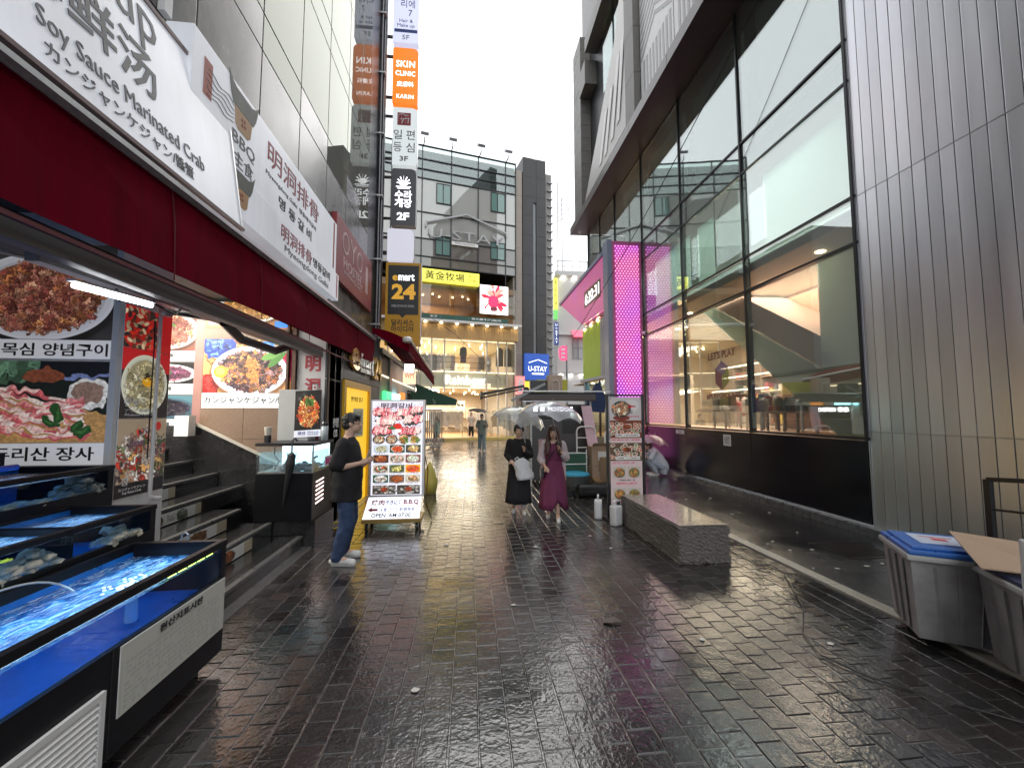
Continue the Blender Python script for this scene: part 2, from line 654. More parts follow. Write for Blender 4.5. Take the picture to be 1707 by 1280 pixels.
def wet_mat(name, base, tone=True, rough=0.12, bump=0.5, bscale=42.0, var=0.45, coat=0.48):
    m, nt, out = nmat(name)
    N, L = nt.nodes, nt.links
    p = N.new('ShaderNodeBsdfPrincipled')
    L.new(p.outputs[0], out.inputs[0])
    geo = N.new('ShaderNodeNewGeometry')
    n1 = N.new('ShaderNodeTexNoise'); n1.inputs['Scale'].default_value = 9; n1.inputs['Detail'].default_value = 8
    n1.inputs['Roughness'].default_value = .7
    L.new(geo.outputs['Position'], n1.inputs['Vector'])
    mx = N.new('ShaderNodeMix'); mx.data_type = 'RGBA'
    mx.inputs[6].default_value = tuple(c * (1 - var) for c in base) + (1,)
    mx.inputs[7].default_value = tuple(c * (1 + var) for c in base) + (1,)
    L.new(n1.outputs[0], mx.inputs[0])
    if tone:
        at = N.new('ShaderNodeAttribute'); at.attribute_name = 'tone'
        mul = N.new('ShaderNodeMix'); mul.data_type = 'RGBA'; mul.blend_type = 'MULTIPLY'
        mul.inputs[0].default_value = 1
        L.new(mx.outputs[2], mul.inputs[6]); L.new(at.outputs[0], mul.inputs[7])
        L.new(mul.outputs[2], p.inputs['Base Color'])
    else:
        L.new(mx.outputs[2], p.inputs['Base Color'])
    # wetness: puddly film where the large noise is high
    n2 = N.new('ShaderNodeTexNoise'); n2.inputs['Scale'].default_value = 1.1; n2.inputs['Detail'].default_value = 5
    L.new(geo.outputs['Position'], n2.inputs['Vector'])
    mr = N.new('ShaderNodeMapRange')
    mr.inputs[1].default_value = .38; mr.inputs[2].default_value = .62
    mr.inputs[3].default_value = rough + .10; mr.inputs[4].default_value = rough - .05
    L.new(n2.outputs[0], mr.inputs[0])
    L.new(mr.outputs[0], p.inputs['Roughness'])
    p.inputs['IOR'].default_value = 1.5
    p.inputs['Coat Weight'].default_value = coat
    p.inputs['Coat Roughness'].default_value = 0.06
    p.inputs['Coat IOR'].default_value = 1.55
    n3 = N.new('ShaderNodeTexNoise'); n3.inputs['Scale'].default_value = bscale; n3.inputs['Detail'].default_value = 3
    n3.inputs['Roughness'].default_value = .5
    L.new(geo.outputs['Position'], n3.inputs['Vector'])
    n4 = N.new('ShaderNodeTexNoise'); n4.inputs['Scale'].default_value = 11; n4.inputs['Detail'].default_value = 2
    L.new(geo.outputs['Position'], n4.inputs['Vector'])
    ad = N.new('ShaderNodeMath'); ad.operation = 'MULTIPLY_ADD'
    ad.inputs[1].default_value = 1.5
    L.new(n4.outputs[0], ad.inputs[0]); L.new(n3.outputs[0], ad.inputs[2])
    b = N.new('ShaderNodeBump'); b.inputs['Strength'].default_value = bump; b.inputs['Distance'].default_value = .006
    L.new(ad.outputs[0], b.inputs['Height'])
    mb_ = N.new('ShaderNodeMapRange')       # standing water smooths the relief away
    mb_.inputs[1].default_value = .36; mb_.inputs[2].default_value = .64
    mb_.inputs[3].default_value = bump * 1.45; mb_.inputs[4].default_value = bump * .45
    L.new(n2.outputs[0], mb_.inputs[0]); L.new(mb_.outputs[0], b.inputs['Strength'])
    L.new(b.outputs[0], p.inputs['Normal'])
    b2 = N.new('ShaderNodeBump'); b2.inputs['Strength'].default_value = bump * .55; b2.inputs['Distance'].default_value = .006
    L.new(ad.outputs[0], b2.inputs['Height'])
    L.new(b2.outputs[0], p.inputs['Coat Normal'])
    return m


M_PAVER = wet_mat('wet_dark_paver', (0.027, 0.0248, 0.0235))
M_MORTAR = wet_mat('wet_sandy_joint', (0.09, 0.085, 0.08), tone=False, rough=.22, bump=.5, coat=.8)
M_ASPH = wet_mat('wet_asphalt', (0.020, 0.020, 0.022), tone=False, rough=.2, bump=.45, bscale=120, coat=.4)

b = MB(); b.quad((-90, -60, -0.03), (90, -60, -0.03), (90, 140, -0.03), (-90, 140, -0.03))
struct(b.build('ground', M_ASPH))

PV_X0, PV_X1, PV_Y0, PV_Y1 = -1.98, 3.50, 0.6, 24.6
b = MB(); b.box(-2.4, 3.52, -6, 24.6, -0.029, -0.0048)
pavement = struct(b.build('pavement', M_MORTAR))
PITCH = 0.157


def paver_geo(cx, cy, w, l, rng):
    """one setts block: chamfered top with a slight tilt"""
    g = 0.0028
    x0, x1, y0, y1 = cx - w / 2 + g, cx + w / 2 - g, cy - l / 2 + g, cy + l / 2 - g
    z = rng.normal(0, .0012); tx, ty = rng.normal(0, .005, 2)
    c = 0.005
    def zz(x, y):
        return z + (x - cx) * tx + (y - cy) * ty
    jit = rng.normal(0, .0012, 8)
    lo = [(x0 + jit[0], y0 + jit[1]), (x1 + jit[2], y0 + jit[3]), (x1 + jit[4], y1 + jit[5]), (x0 + jit[6], y1 + jit[7])]
    sgn = [(1, 1), (-1, 1), (-1, -1), (1, -1)]
    vs = [(x, y, -0.012) for x, y in lo] + [(x, y, zz(x, y) - .005) for x, y in lo]
    vs += [(x + c * s, y + c * t, zz(x, y)) for (x, y), (s, t) in zip(lo, sgn)]
    fs = []
    for k in (0, 4):
        for i in range(4):
            j = (i + 1) % 4
            fs.append((k + i, k + j, k + 4 + j, k + 4 + i))
    fs.append((8, 9, 10, 11))
    return vs, fs


def tone_of(rng):
    t = max(.35, rng.normal(1.0, .28))
    r = rng.random()
    if r < .12:
        return (t * 1.15, t * .98, t * .97)
    if r < .2:
        return (t * .95, t, t * 1.1)
    return (t, t * .98, t * .99)


def lens_uv(p):
    v = cam.matrix_basis.inverted() @ Vector(p)
    if v.z > -0.2:
        return None
    f = 14.34 / 36
    return (.5 + f * v.x / -v.z, .5 + f * 1.335 * v.y / -v.z)


cells = []
prng = np.random.default_rng(5)
nx = int((PV_X1 - PV_X0) / PITCH)
for i in range(nx + 1):
    cx = PV_X0 + (i + .5) * PITCH
    off = (i % 2) * .5 * PITCH + prng.normal(0, .008)
    for j in range(int((PV_Y1 - PV_Y0) / PITCH)):
        cells.append((cx, PV_Y0 + off + j * PITCH))
pave_near, pave_rest = [], []
for cx, cy in sorted(cells, key=lambda c: math.hypot(c[0] - .4, c[1])):
    uv = lens_uv((cx, cy, 0))
    if len(pave_near) < 290 and uv and -.03 < uv[0] < 1.03 and -.05 < uv[1] and math.hypot(cx, cy) > 1.5 and not (cx < -1.66 and cy < 3.1):
        pave_near.append((cx, cy))
    else:
        pave_rest.append((cx, cy))


def add_tone(me, per_face):
    at = me.attributes.new('tone', 'FLOAT_COLOR', 'FACE')
    at.data.foreach_set('color', np.array([(r, g, b_, 1) for r, g, b_ in per_face], np.float32).ravel())


variants = []
for k in range(24):
    vs, fs = paver_geo(0, 0, PITCH, PITCH, prng)
    me = bpy.data.meshes.new('paving_stone'); me.from_pydata(vs, [], fs)
    add_tone(me, [tone_of(prng)] * len(fs)); me.materials.append(M_PAVER)
    variants.append(me)
for cx, cy in pave_near:
    o = bpy.data.objects.new('paving_stone', variants[int(prng.integers(24))])
    COL.objects.link(o); o.parent = pavement; o.location = (cx, cy, 0)
V_, F_, T_ = [], [], []
for cx, cy in pave_rest:
    vs, fs = paver_geo(cx, cy, PITCH, PITCH, prng)
    k = len(V_); V_ += vs; F_ += [tuple(k + q for q in f) for f in fs]; T_ += [tone_of(prng)] * len(fs)
me = bpy.data.meshes.new('distant_paving'); me.from_pydata(V_, [], F_); add_tone(me, T_); me.materials.append(M_PAVER)
o = link('distant_paving', me, None, pavement); o['kind'] = 'stuff'

# asphalt strip along the glass building and the granite kerb line
b = MB(); b.box(3.66, 6.2, -6, 30, -0.029, 0.0)
struct(b.build('side_walkway', M_ASPH))
M_KERB = mat('kerb_granite', (0.42, 0.40, 0.34), .35, var=.25, scale=30, bump=.3, coat=.2)
kerb = None
for i in range(14):
    y0 = -1.2 + i * 1.0
    b = MB(); b.bbox(3.525, 3.655, y0, y0 + .992, -0.029, 0.018, .006)
    if kerb is None:
        kerb = struct(b.build('kerb', M_KERB))
    else:
        b.build('kerb_stone', M_KERB, kerb)
# the cross street at the end
b = MB(); b.box(-30, 30, 24.6, 26.2, -0.029, 0.002)
struct(b.build('cross_street', M_ASPH))
# concrete strip along the left shop fronts
M_CONC = mat('wet_concrete', (0.13, 0.125, 0.12), .3, var=.25, scale=9, bump=.3, coat=.3)
b = MB(); b.box(-2.42, -1.985, -6, 18, -0.029, 0.006)
struct(b.build('kerb_strip', M_CONC))

# ================================================================ RIGHT: GLASS BUILDING
GX = 5.65
gb = thing('glass_building', 'tall modern shop building with large mirror-like glass windows above black base panels', 'building', (GX, 9, 0))
M_GLASS = gmat('facade_glass', (0.84, 0.88, 0.87), ior=3.2, haze=.07, hcol=(.60, .66, .64), wave=.035, wscale=.55)
M_BASEP = mat('black_glass_panel', (0.007, 0.007, 0.011), .2, var=.2, coat=0, rvar=.03)
cols = [5.30, 7.72, 10.18, 12.66, 15.15, 17.0, 18.75]
rows = [(1.36, 4.20), (4.20, 4.90), (4.90, 6.70), (6.70, 7.36), (7.36, 10.30)]
prng = np.random.default_rng(3)
for ci in range(len(cols) - 1):
    y0, y1 = cols[ci], cols[ci + 1]
    for ri, (z0, z1) in enumerate(rows):
        if ci >= 3 and ri < 2:
            continue
        b = MB()
        # panes stand very slightly out of true, which breaks the mirror image up
        t = prng.normal(0, .004, 3)
        b.box(0, .02, y0 + .03 - 9, y1 - .03 - 9, z0 + .03, z1 - .03)
        b.v = [(x + t[0] * .5 + (y - (y0 + y1) / 2 + 9) * t[1] * .6 + (z - (z0 + z1) / 2) * t[2] * .6, y, z) for x, y, z in b.v]
        b.build('window_pane', M_GLASS, gb, local=True)
for ci, y in enumerate(cols):
    z0 = 1.30 if ci < 4 else 4.9
    part('mullion', M_FRAME, gb, (GX - .035, GX + .10, y - .02, y + .02, z0, 10.3))
for z in (1.33, 4.2, 4.9, 6.7, 7.36):
    y1 = 12.66 if z < 4.9 else 18.75
    part('transom', M_FRAME, gb, (GX - .025, GX + .09, 5.27, y1, z - .02, z + .02))
for i in range(3):
    y0, y1 = cols[i], cols[i + 1]
    b = MB(); b.bbox(GX - .02, GX + .06, y0 + .006, y1 - .006, .13, 1.295, .006)
    b.build('base_panel', M_BASEP, gb)
M_PLINTH = mat('plinth_stone', (0.10, 0.10, 0.105), .28, var=.25, scale=12, bump=.2, coat=.4)
for i in range(4):
    y0 = 4.95 + i * 1.95
    b = MB(); b.bbox(GX - .16, GX + .1, y0 + .004, y0 + 1.946, -.03, .115, .01)
    b.build('plinth_stone', M_PLINTH, gb)

# interior of the ground floor shop
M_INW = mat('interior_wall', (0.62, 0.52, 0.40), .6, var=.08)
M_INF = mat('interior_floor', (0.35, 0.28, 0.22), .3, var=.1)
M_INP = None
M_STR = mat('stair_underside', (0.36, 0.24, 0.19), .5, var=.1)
def translucent(name, col, share):
    m, nt, out = nmat(name)
    N, L = nt.nodes, nt.links
    a = N.new('ShaderNodeBsdfDiffuse'); a.inputs[0].default_value = col + (1,)
    t = N.new('ShaderNodeBsdfTranslucent'); t.inputs[0].default_value = col + (1,)
    x = N.new('ShaderNodeMixShader'); x.inputs[0].default_value = share
    L.new(a.outputs[0], x.inputs[1]); L.new(t.outputs[0], x.inputs[2]); L.new(x.outputs[0], out.inputs[0])
    return m
M_BLIND = translucent('blind_and_pale_backing', (0.58, 0.68, 0.63), .6)
E_CEIL = emat('shop_downlight', (1.0, 0.80, 0.52), 9.0)
E_STRIP = emat('shop_strip_light', (1.0, 0.86, 0.55), 5.0)
part('interior_floor', M_INF, gb, (GX + .1, 11.6, 5.3, 18.6, 1.18, 1.28))
part('interior_ceiling', M_INW, gb, (GX + .12, 11.6, 5.3, 18.6, 4.62, 4.80))
part('interior_back_wall', M_INW, gb, (11.6, 11.8, 5.3, 18.6, 1.2, 4.8))
part('interior_end_wall', M_INW, gb, (GX + .1, 11.8, 18.5, 18.7, 1.2, 10.2), (GX + .1, 11.8, 5.12, 5.28, 0, 10.2))
part('upper_floor_slab', M_FRAME, gb, (GX + .12, 11.6, 5.3, 18.6, 6.82, 7.22))
part('upper_back_wall', M_BLIND, gb, (8.6, 8.8, 5.3, 18.6, 4.82, 10.3))
part('roof_slab', M_FRAME, gb, (GX + .1, 12, 5.1, 18.7, 10.32, 10.6))
for y0, y1, z0, z1, nm in ((5.45, 7.55, 4.98, 6.60, 'blind_and_pale_backing'), (5.45, 7.55, 7.5, 10.2, 'blind_and_pale_backing'), (7.95, 10.0, 7.5, 10.2, 'blind_and_pale_backing'), (10.4, 12.5, 7.5, 10.2, 'blind_and_pale_backing'), (12.9, 15.0, 7.5, 10.2, 'blind_and_pale_backing'), (9.3, 10.0, 4.98, 6.60, 'blind_and_pale_backing'), (10.4, 12.5, 4.98, 6.60, 'blind_and_pale_backing')):  # blinds past the first bay are added, standing in for pale reflections
    part(nm, M_BLIND, gb, (GX + .35, GX + .37, y0, y1, z0, z1))
b = MB()  # staircase panel rising toward the street corner, seen through the glass
b.prism([(6.55, 5.35, 1.3), (6.55, 6.70, 1.3), (6.55, 6.95, 1.5), (6.55, 6.95, 4.6), (6.55, 5.35, 4.6)], (.06, 0, 0))
b.prism([(6.55, 6.951, 1.5), (6.55, 10.85, 4.6), (6.55, 10.4, 4.6), (6.55, 6.951, 2.5)], (.06, 0, 0))
b.build('stair_screen', translucent('stair_panel_green', (.55, .66, .61), .6), gb)
b = MB()
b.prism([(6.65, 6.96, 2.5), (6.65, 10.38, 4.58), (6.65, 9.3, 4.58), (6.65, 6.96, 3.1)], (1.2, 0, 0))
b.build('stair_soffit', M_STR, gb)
part('stair_side_wall', mat('salmon_wall', (0.58, 0.36, 0.26), .6, var=.06), gb, (7.9, 8.0, 5.4, 9.6, 1.3, 4.6))
dl = []
for (x, y) in ((6.3, 6.6), (7.2, 6.2), (6.6, 8.4), (7.3, 7.3), (7.0, 9.6), (8.6, 10.4), (6.4, 11.2), (8.2, 12.3), (7.2, 13.4), (9.6, 11.5), (9.8, 14), (6.6, 15)):
    b = MB(); b.lathe((x, y, 4.60), [(.075, 0), (.075, .02)], 14)
    b.build('downlight', E_CEIL, gb)
for (p0, p1) in (((8.9, 10.4, 3.25), (8.9, 13.6, 3.25)), ((8.9, 10.4, 2.9), (8.9, 13.6, 2.9)), ((8.9, 10.2, 1.9), (8.9, 10.2, 3.6)), ((8.9, 10.55, 1.9), (8.9, 10.55, 3.3)), ((6.9, 6.6, 4.35), (7.9, 8.3, 4.35)), ((9.4, 12, 2.5), (9.4, 15, 2.5))):
    b = MB(); b.bar(p0, p1, .03, .03); b.build('strip_light', E_STRIP, gb)
ird = bpy.data.lights.new('shop_light', 'AREA'); ird.shape = 'RECTANGLE'; ird.size = 4; ird.size_y = 8
ird.energy = 620; ird.color = (1.0, .78, .60)
iro = bpy.data.objects.new('shop_light', ird); COL.objects.link(iro); iro.location = (8.6, 11, 4.55)
iro.parent = None
ird2 = bpy.data.lights.new('upper_floor_light', 'AREA'); ird2.shape = 'RECTANGLE'; ird2.size = 2; ird2.size_y = 10
ird2.energy = 300; ird2.color = (.95, 1.0, .98)
iro2 = bpy.data.objects.new('upper_floor_light', ird2); COL.objects.link(iro2); iro2.location = (7.2, 11, 6.6)

ORD = ('first', 'second', 'third', 'fourth', 'fifth', 'sixth', 'seventh')
# display goods behind the low window sill: racks of gifts
gr = np.random.default_rng(8)
pal = [(0.5, .1, .12), (.55, .5, .42), (.12, .12, .14), (.6, .45, .12), (.2, .3, .35), (.65, .6, .55), (.3, .16, .1)]
gm = [mat('gift_%s' % n, c, .5) for n, c in zip(('red', 'cream', 'black', 'mustard', 'teal', 'white', 'brown'), pal)]
for k in range(7):
    y0 = 7.95 + k * .66
    x0 = 6.9 + gr.random() * 1.6
    if y0 < 9.5:
        x0 = 7.0 + gr.random() * .3
    t = thing('display_table', 'low gift table behind the shop glass, %s from the steel wall' % ORD[k], 'table', (x0, y0, 1.28), group='gift tables inside the glass shop')
    b = MB(); b.box(-.25, .25, -.28, .28, .42, .46); b.build('tabletop', M_INW, t, local=True)
    b = MB()
    for sx in (-.22, .22):
        for sy in (-.25, .25):
            b.box(sx - .02, sx + .02, sy - .02, sy + .02, 0, .42)
    b.build('leg_frame', M_INF, t, local=True)
    for q in range(9):
        b = MB(); h = .12 + .42 * gr.random(); w = .05 + .06 * gr.random()
        px, py = -.2 + .05 * q, -.24 + .48 * gr.random()
        if gr.random() < .5:
            b.lathe((px, py, .462), [(w * .7, 0), (w, h * .4), (w * .9, h * .8), (w * .3, h)], 10)
        else:
            b.bbox(px - w, px + w, py - w * .7, py + w * .7, .462, .462 + h, .006)
        b.build('gift', gm[int(gr.integers(7))], t, local=True)
for k, (x, y) in enumerate(((10.4, 11.2), (10.5, 12.9), (10.6, 14.6), (10.4, 9.6))):
    t = thing('display_shelf', 'tall goods shelf at back of the glass shop, %s from the steel wall' % ORD[{9.6: 0, 11.2: 1, 12.9: 2, 14.6: 3}[y]], 'shelf', (x, y, 1.28), group='shelves at the back of the glass shop')
    b = MB(); b.box(-.2, .2, -.6, -.56, 0, 2.2); b.box(-.2, .2, .56, .6, 0, 2.2); b.box(.17, .2, -.56, .56, 0, 2.2)
    for z in (.05, .6, 1.15, 1.7, 2.2):
        b.box(-.2, .17, -.56, .56, z - .02, z + .02)
    b.build('shelf_frame', M_INF, t, local=True)
    for z in (.07, .62, 1.17, 1.72):
        for q in range(5):
            h = .12 + .25 * gr.random()
            bb = MB(); bb.bbox(-.14, .1, -.5 + q * .21, -.36 + q * .21, z, z + h, .008)
            bb.build('goods_box', gm[int(gr.integers(7))], t, local=True)
# window lettering and cube emblem on the glass
M_DECAL = mat('window_decal', (0.16, 0.06, 0.05), .5, var=.05)
t = thing('window_sticker', 'brown LET\'S PLAY lettering with striped hexagon emblem stuck on shop window', 'sticker', (GX - .012, 8.6, 2.2))
def gpos(y, z, x=GX - .008):
    return (x, y, z)
text("LET'S PLAY", t, M_DECAL, gpos(8.62, 3.02), NY, Z, .17, .98, .003, bold=.012)
text("#PLAYGROUND", t, M_DECAL, gpos(8.62, 2.08), NY, Z, .13, 1.22, .003, bold=.02)
hx = [(8.62 + .28 * math.sin(a), 2.54 + .33 * math.cos(a)) for a in [i * math.pi / 3 for i in range(6)]]
def hexface(pts, name, m, n=7):
    (a, b_, c, d) = [np.array(p) for p in pts]
    bb = MB()
    for i in range(n):
        t0, t1 = (i + .12) / n, (i + .88) / n
        q = [a + (d - a) * t0, b_ + (c - b_) * t0, b_ + (c - b_) * t1, a + (d - a) * t1]
        bb.prism([(GX - .010, y, z) for y, z in q], (.004, 0, 0))
    bb.build(name, m, t)
cc = (8.62, 2.54)
hexface([hx[5], hx[0], hx[1], cc], 'emblem_top', mat('decal_violet', (.16, .11, .24), .5))
hexface([hx[1], hx[2], hx[3], cc], 'emblem_side', mat('decal_red', (.24, .09, .09), .5))
hexface([hx[3], hx[4], hx[5], cc], 'emblem_base', mat('decal_green', (.25, .30, .06), .5))
# notices on the black base panels
for nm, lab, y0, y1, z0, z1 in (('notice', 'small white notice stuck on black panel below the window emblem', 8.36, 8.62, .98, 1.22),
                                 ('notice', 'tiny white label at top edge of the far black panel', 10.3, 10.72, 1.14, 1.24)):
    c = canvas(60, 90, (.86, .86, .85)); scribble(c, 8, 10, 52, 80, (.15, .15, .2), gr, 7)
    o = panel(nm, picmat('notice_print', c), M_WHITE, None, (GX - .026, y1, z0), (GX - .026, y0, z0), (GX - .026, y1, z1), .004)
    tag(o, lab, 'notice')

# canopy slab and upper storeys
M_SOF = mat('brown_soffit', (0.085, 0.062, 0.058), .35, 0, var=.15, coat=.2)
M_CLAD = mat('grey_stone_cladding', (0.17, 0.165, 0.155), .5, var=.15, scale=4, bump=.1)
M_SIGNG = mat('pale_sign_board', (0.42, 0.41, 0.39), .35, var=.12, scale=2)
b = MB(); b.prism([(4.86, 18.9, 10.32), (4.86, 4.2, 10.32), (GX + .1, 4.2, 10.32), (GX + .1, 18.9, 10.32)], (0, 0, .06))
b.build('canopy_soffit', M_SOF, gb)
for i in range(6):
    y0 = 4.2 + i * 2.45
    b = MB(); b.box(4.80, 4.858, y0 + .008, y0 + 2.442, 10.30, 10.62); b.build('canopy_fascia', M_SOF, gb)
part('upper_wall', M_FRAME, gb, (5.5, 6.2, 4.2, 18.8, 10.6, 24))
# stone pier at the far corner, laid in courses
prng = np.random.default_rng(4)
for k in range(14):
    z0 = 10.64 + k * .62
    for (ya, yb) in (((17.55, 18.2), (18.2, 18.8)) if k % 2 else ((17.55, 18.45), (18.45, 18.8))):
        b = MB(); b.bbox(5.02 - prng.random() * .01, 5.49, ya + .006, yb - .006, z0 + .006, z0 + .614, .006)
        b.build('cladding_stone', M_CLAD, gb)
# pier between sign and patterned windows
for k in range(7):
    z0 = 10.64 + k * 1.5
    b = MB(); b.bbox(4.92, 5.49, 11.35, 12.05, z0 + .006, z0 + 1.494, .008); b.build('pier_panel', M_CLAD, gb)
part('upper_band', M_CLAD, gb, (4.95, 5.49, 16.6, 17.5, 16.2, 17.3), (4.95, 5.49, 12.06, 16.59, 17.6, 18.2))
b = MB(); b.prism([(4.98, 16.9, 10.98), (4.98, 12.12, 10.98), (5.06, 12.12, 17.4), (5.06, 13.3, 15.0)], (.16, 0, 0))
b.build('sign_board', M_SIGNG, gb)
b = MB()
for (a, c) in (((14.9, 11.3), (14.2, 13.0)), ((14.3, 11.3), (13.6, 13.4)), ((13.6, 11.4), (12.9, 14.0)), ((13.0, 11.6), (12.5, 14.2))):
    b.prism([(4.965, a[0], a[1]), (4.965, a[0] - .28, a[1]), (4.985, c[0] - .28, c[1]), (4.985, c[0], c[1])], (.012, 0, 0))
b.build('sign_letter_shape', M_WHITE, gb)
# windows left of the pier
for (y0, y1, z0, z1) in ((12.2, 13.9, 15.6, 17.5), (14.1, 15.2, 14.6, 17.5)):
    part('upper_window', gmat('upper_glass', (.6, .7, .7), 2.6), gb, (5.30, 5.33, y0, y1, z0, z1))
# printed window panels with black and white stripes
M_PATW = mat('pattern_white', (0.80, 0.80, 0.80), .3, var=.05)
M_PATG = mat('pattern_grey', (0.36, 0.36, 0.37), .3, var=.05)
for (y0, y1) in ((9.3, 11.28), (7.2, 9.25), (5.0, 7.15)):
    part('printed_panel', M_PATW, gb, (5.12, 5.18, y0, y1, 10.64, 16.5))
    b = MB()
    for k in range(9):
        q = y0 + .1 + k * (y1 - y0 - .2) / 9
        b.box(5.112, 5.122, q, q + .1, 10.7, 12.2)
        b.box(5.112, 5.122, q, q + .1, 14.6, 16.4)
    for k in range(8):
        zz = 12.3 + k * .28
        b.prism([(5.112, y0 + .05, zz), (5.112, y0 + .05, zz + .13), (5.112, (y0 + y1) / 2, zz + .75), (5.112, (y0 + y1) / 2, zz + .62)], (.01, 0, 0))
        b.prism([(5.112, y1 - .05, zz), (5.112, (y0 + y1) / 2 + .02, zz + .62), (5.112, (y0 + y1) / 2 + .02, zz + .75), (5.112, y1 - .05, zz + .13)], (.01, 0, 0))
    b.build('printed_stripes', M_PATG, gb)

# ================================================================ RIGHT: METAL CLAD WALL
def brushed(name, col):
    m, nt, out = nmat(name)
    N, L = nt.nodes, nt.links
    p = N.new('ShaderNodeBsdfPrincipled'); L.new(p.outputs[0], out.inputs[0])
    p.inputs['Metallic'].default_value = 1.0
    g = N.new('ShaderNodeNewGeometry')
    mp = N.new('ShaderNodeMapping'); mp.inputs['Scale'].default_value = (1, 1, .12)
    L.new(g.outputs['Position'], mp.inputs[0])
    n = N.new('ShaderNodeTexNoise'); n.inputs['Scale'].default_value = 3.5; n.inputs['Detail'].default_value = 7
    L.new(mp.outputs[0], n.inputs['Vector'])
    mr = N.new('ShaderNodeMapRange'); mr.inputs[3].default_value = .24; mr.inputs[4].default_value = .44
    L.new(n.outputs[0], mr.inputs[0]); L.new(mr.outputs[0], p.inputs['Roughness'])
    mx = N.new('ShaderNodeMix'); mx.data_type = 'RGBA'
    mx.inputs[6].default_value = tuple(c * .82 for c in col) + (1,)
    mx.inputs[7].default_value = tuple(min(1, c * 1.12) for c in col) + (1,)
    oi = N.new('ShaderNodeObjectInfo')
    ad = N.new('ShaderNodeMath'); ad.operation = 'MULTIPLY_ADD'; ad.inputs[1].default_value = .5
    L.new(oi.outputs['Random'], ad.inputs[0]); 
    sub = N.new('ShaderNodeMath'); sub.operation = 'SUBTRACT'; sub.inputs[1].default_value = .25
    L.new(n.outputs[0], sub.inputs[0]); L.new(sub.outputs[0], ad.inputs[2])
    L.new(ad.outputs[0], mx.inputs[0]); L.new(mx.outputs[2], p.inputs['Base Color'])
    n2 = N.new('ShaderNodeTexNoise'); n2.inputs['Scale'].default_value = 260
    L.new(g.outputs['Position'], n2.inputs['Vector'])
    n3 = N.new('ShaderNodeTexNoise'); n3.inputs['Scale'].default_value = .8
    L.new(g.outputs['Position'], n3.inputs['Vector'])
    a2 = N.new('ShaderNodeMath'); a2.operation = 'MULTIPLY_ADD'; a2.inputs[1].default_value = 9
    L.new(n3.outputs[0], a2.inputs[0]); L.new(n2.outputs[0], a2.inputs[2])
    b_ = N.new('ShaderNodeBump'); b_.inputs['Strength'].default_value = .10; b_.inputs['Distance'].default_value = .004
    L.new(a2.outputs[0], b_.inputs['Height']); L.new(b_.outputs[0], p.inputs['Normal'])
    return m


M_STEEL = brushed('brushed_steel_cladding', (0.78, 0.79, 0.83))
mw = thing('metal_clad_wall', 'plain wall of brushed steel panels with dark vertical joints beside the bins', 'wall', (GX, 2, 0))
part('backing', M_FRAME, mw, (GX + .03, GX + 1.2, -4, 5.22, -.02, 14))
prng = np.random.default_rng(9)
k = 0
vmesh = {}
zrows = [(-.02, 1.425), (1.435, 4.875), (4.885, 8.3), (8.31, 11.8)]
for ri, (z0, z1) in enumerate(zrows):
    bm_ = MB(); bm_.bbox(0, .022, -.0735, .0735, z0, z1, .004)
    me = bm_.mesh('steel_panel'); me.materials.append(M_STEEL)
    for k in range(31):
        y = 5.195 - k * .155
        o = bpy.data.objects.new('steel_panel', me); COL.objects.link(o); o.parent = mw
        o.location = (0, y - 2, 0)
        o.rotation_euler = (0, 0, prng.normal(0, .007))
for z in (1.43, 4.88, 8.305):
    part('joint_strip', M_ALU, mw, (GX - .004, GX + .02, .45, 5.27, z - .004, z + .004))
part('corner_post', M_STEEL, mw, (GX - .01, GX + .03, 5.275, 5.29, -.02, 12))

# ================================================================ LEFT: MARBLE AND GLASS FACADE ABOVE THE SHOPS
LX = -2.5
fb = thing('marble_building', 'tall building faced with grey marble and pale mirror glass above the red awning', 'building', (LX, 5, 0))
M_MARB = mat('grey_marble', (0.13, 0.125, 0.12), .25, var=.6, scale=2.2, coat=.12, stretch=(1, 1, .6))
M_MIRG = gmat('pale_mirror_glass', (.5, .55, .52), ior=1.75, haze=.75, hcol=(.28, .285, .26), wave=.02, mirror=(.55, .57, .53))
part('core', M_FRAME, fb, (-9, LX - .06, -9, 9.9, 3.45, 24))
ys = [-1.8, -.7, .45, 1.55, 2.62, 3.75, 4.87, 5.97, 7.1, 8.2, 9.15, 9.95]
zs = [3.45, 4.9, 6.03, 6.5, 8.08, 8.55, 10.1, 10.6, 12.2, 12.7, 14.3, 14.8, 16.4, 16.9, 18.5, 19, 20.6, 21.1, 22.6]
for i in range(len(ys) - 1):
    for j in range(len(zs) - 1):
        if i < 3 and j < 3:
            continue
        m = M_MARB if j < 2 or (j == 2 and i % 2 == 1) else M_MIRG
        b = MB(); b.bbox(LX - .03, LX, ys[i] + .009, ys[i + 1] - .009, zs[j] + .009, zs[j + 1] - .009, .005)
        b.build('facade_panel', m, fb)
# side window with white frame above the near sign
part('side_window', M_WPLAS, fb, (LX + .004, LX + .06, 2.7, 2.78, 4.9, 7.2), (LX + .004, LX + .06, 3.3, 3.38, 4.9, 7.2), (LX + .004, LX + .06, 2.95, 3.0, 4.9, 7.2))
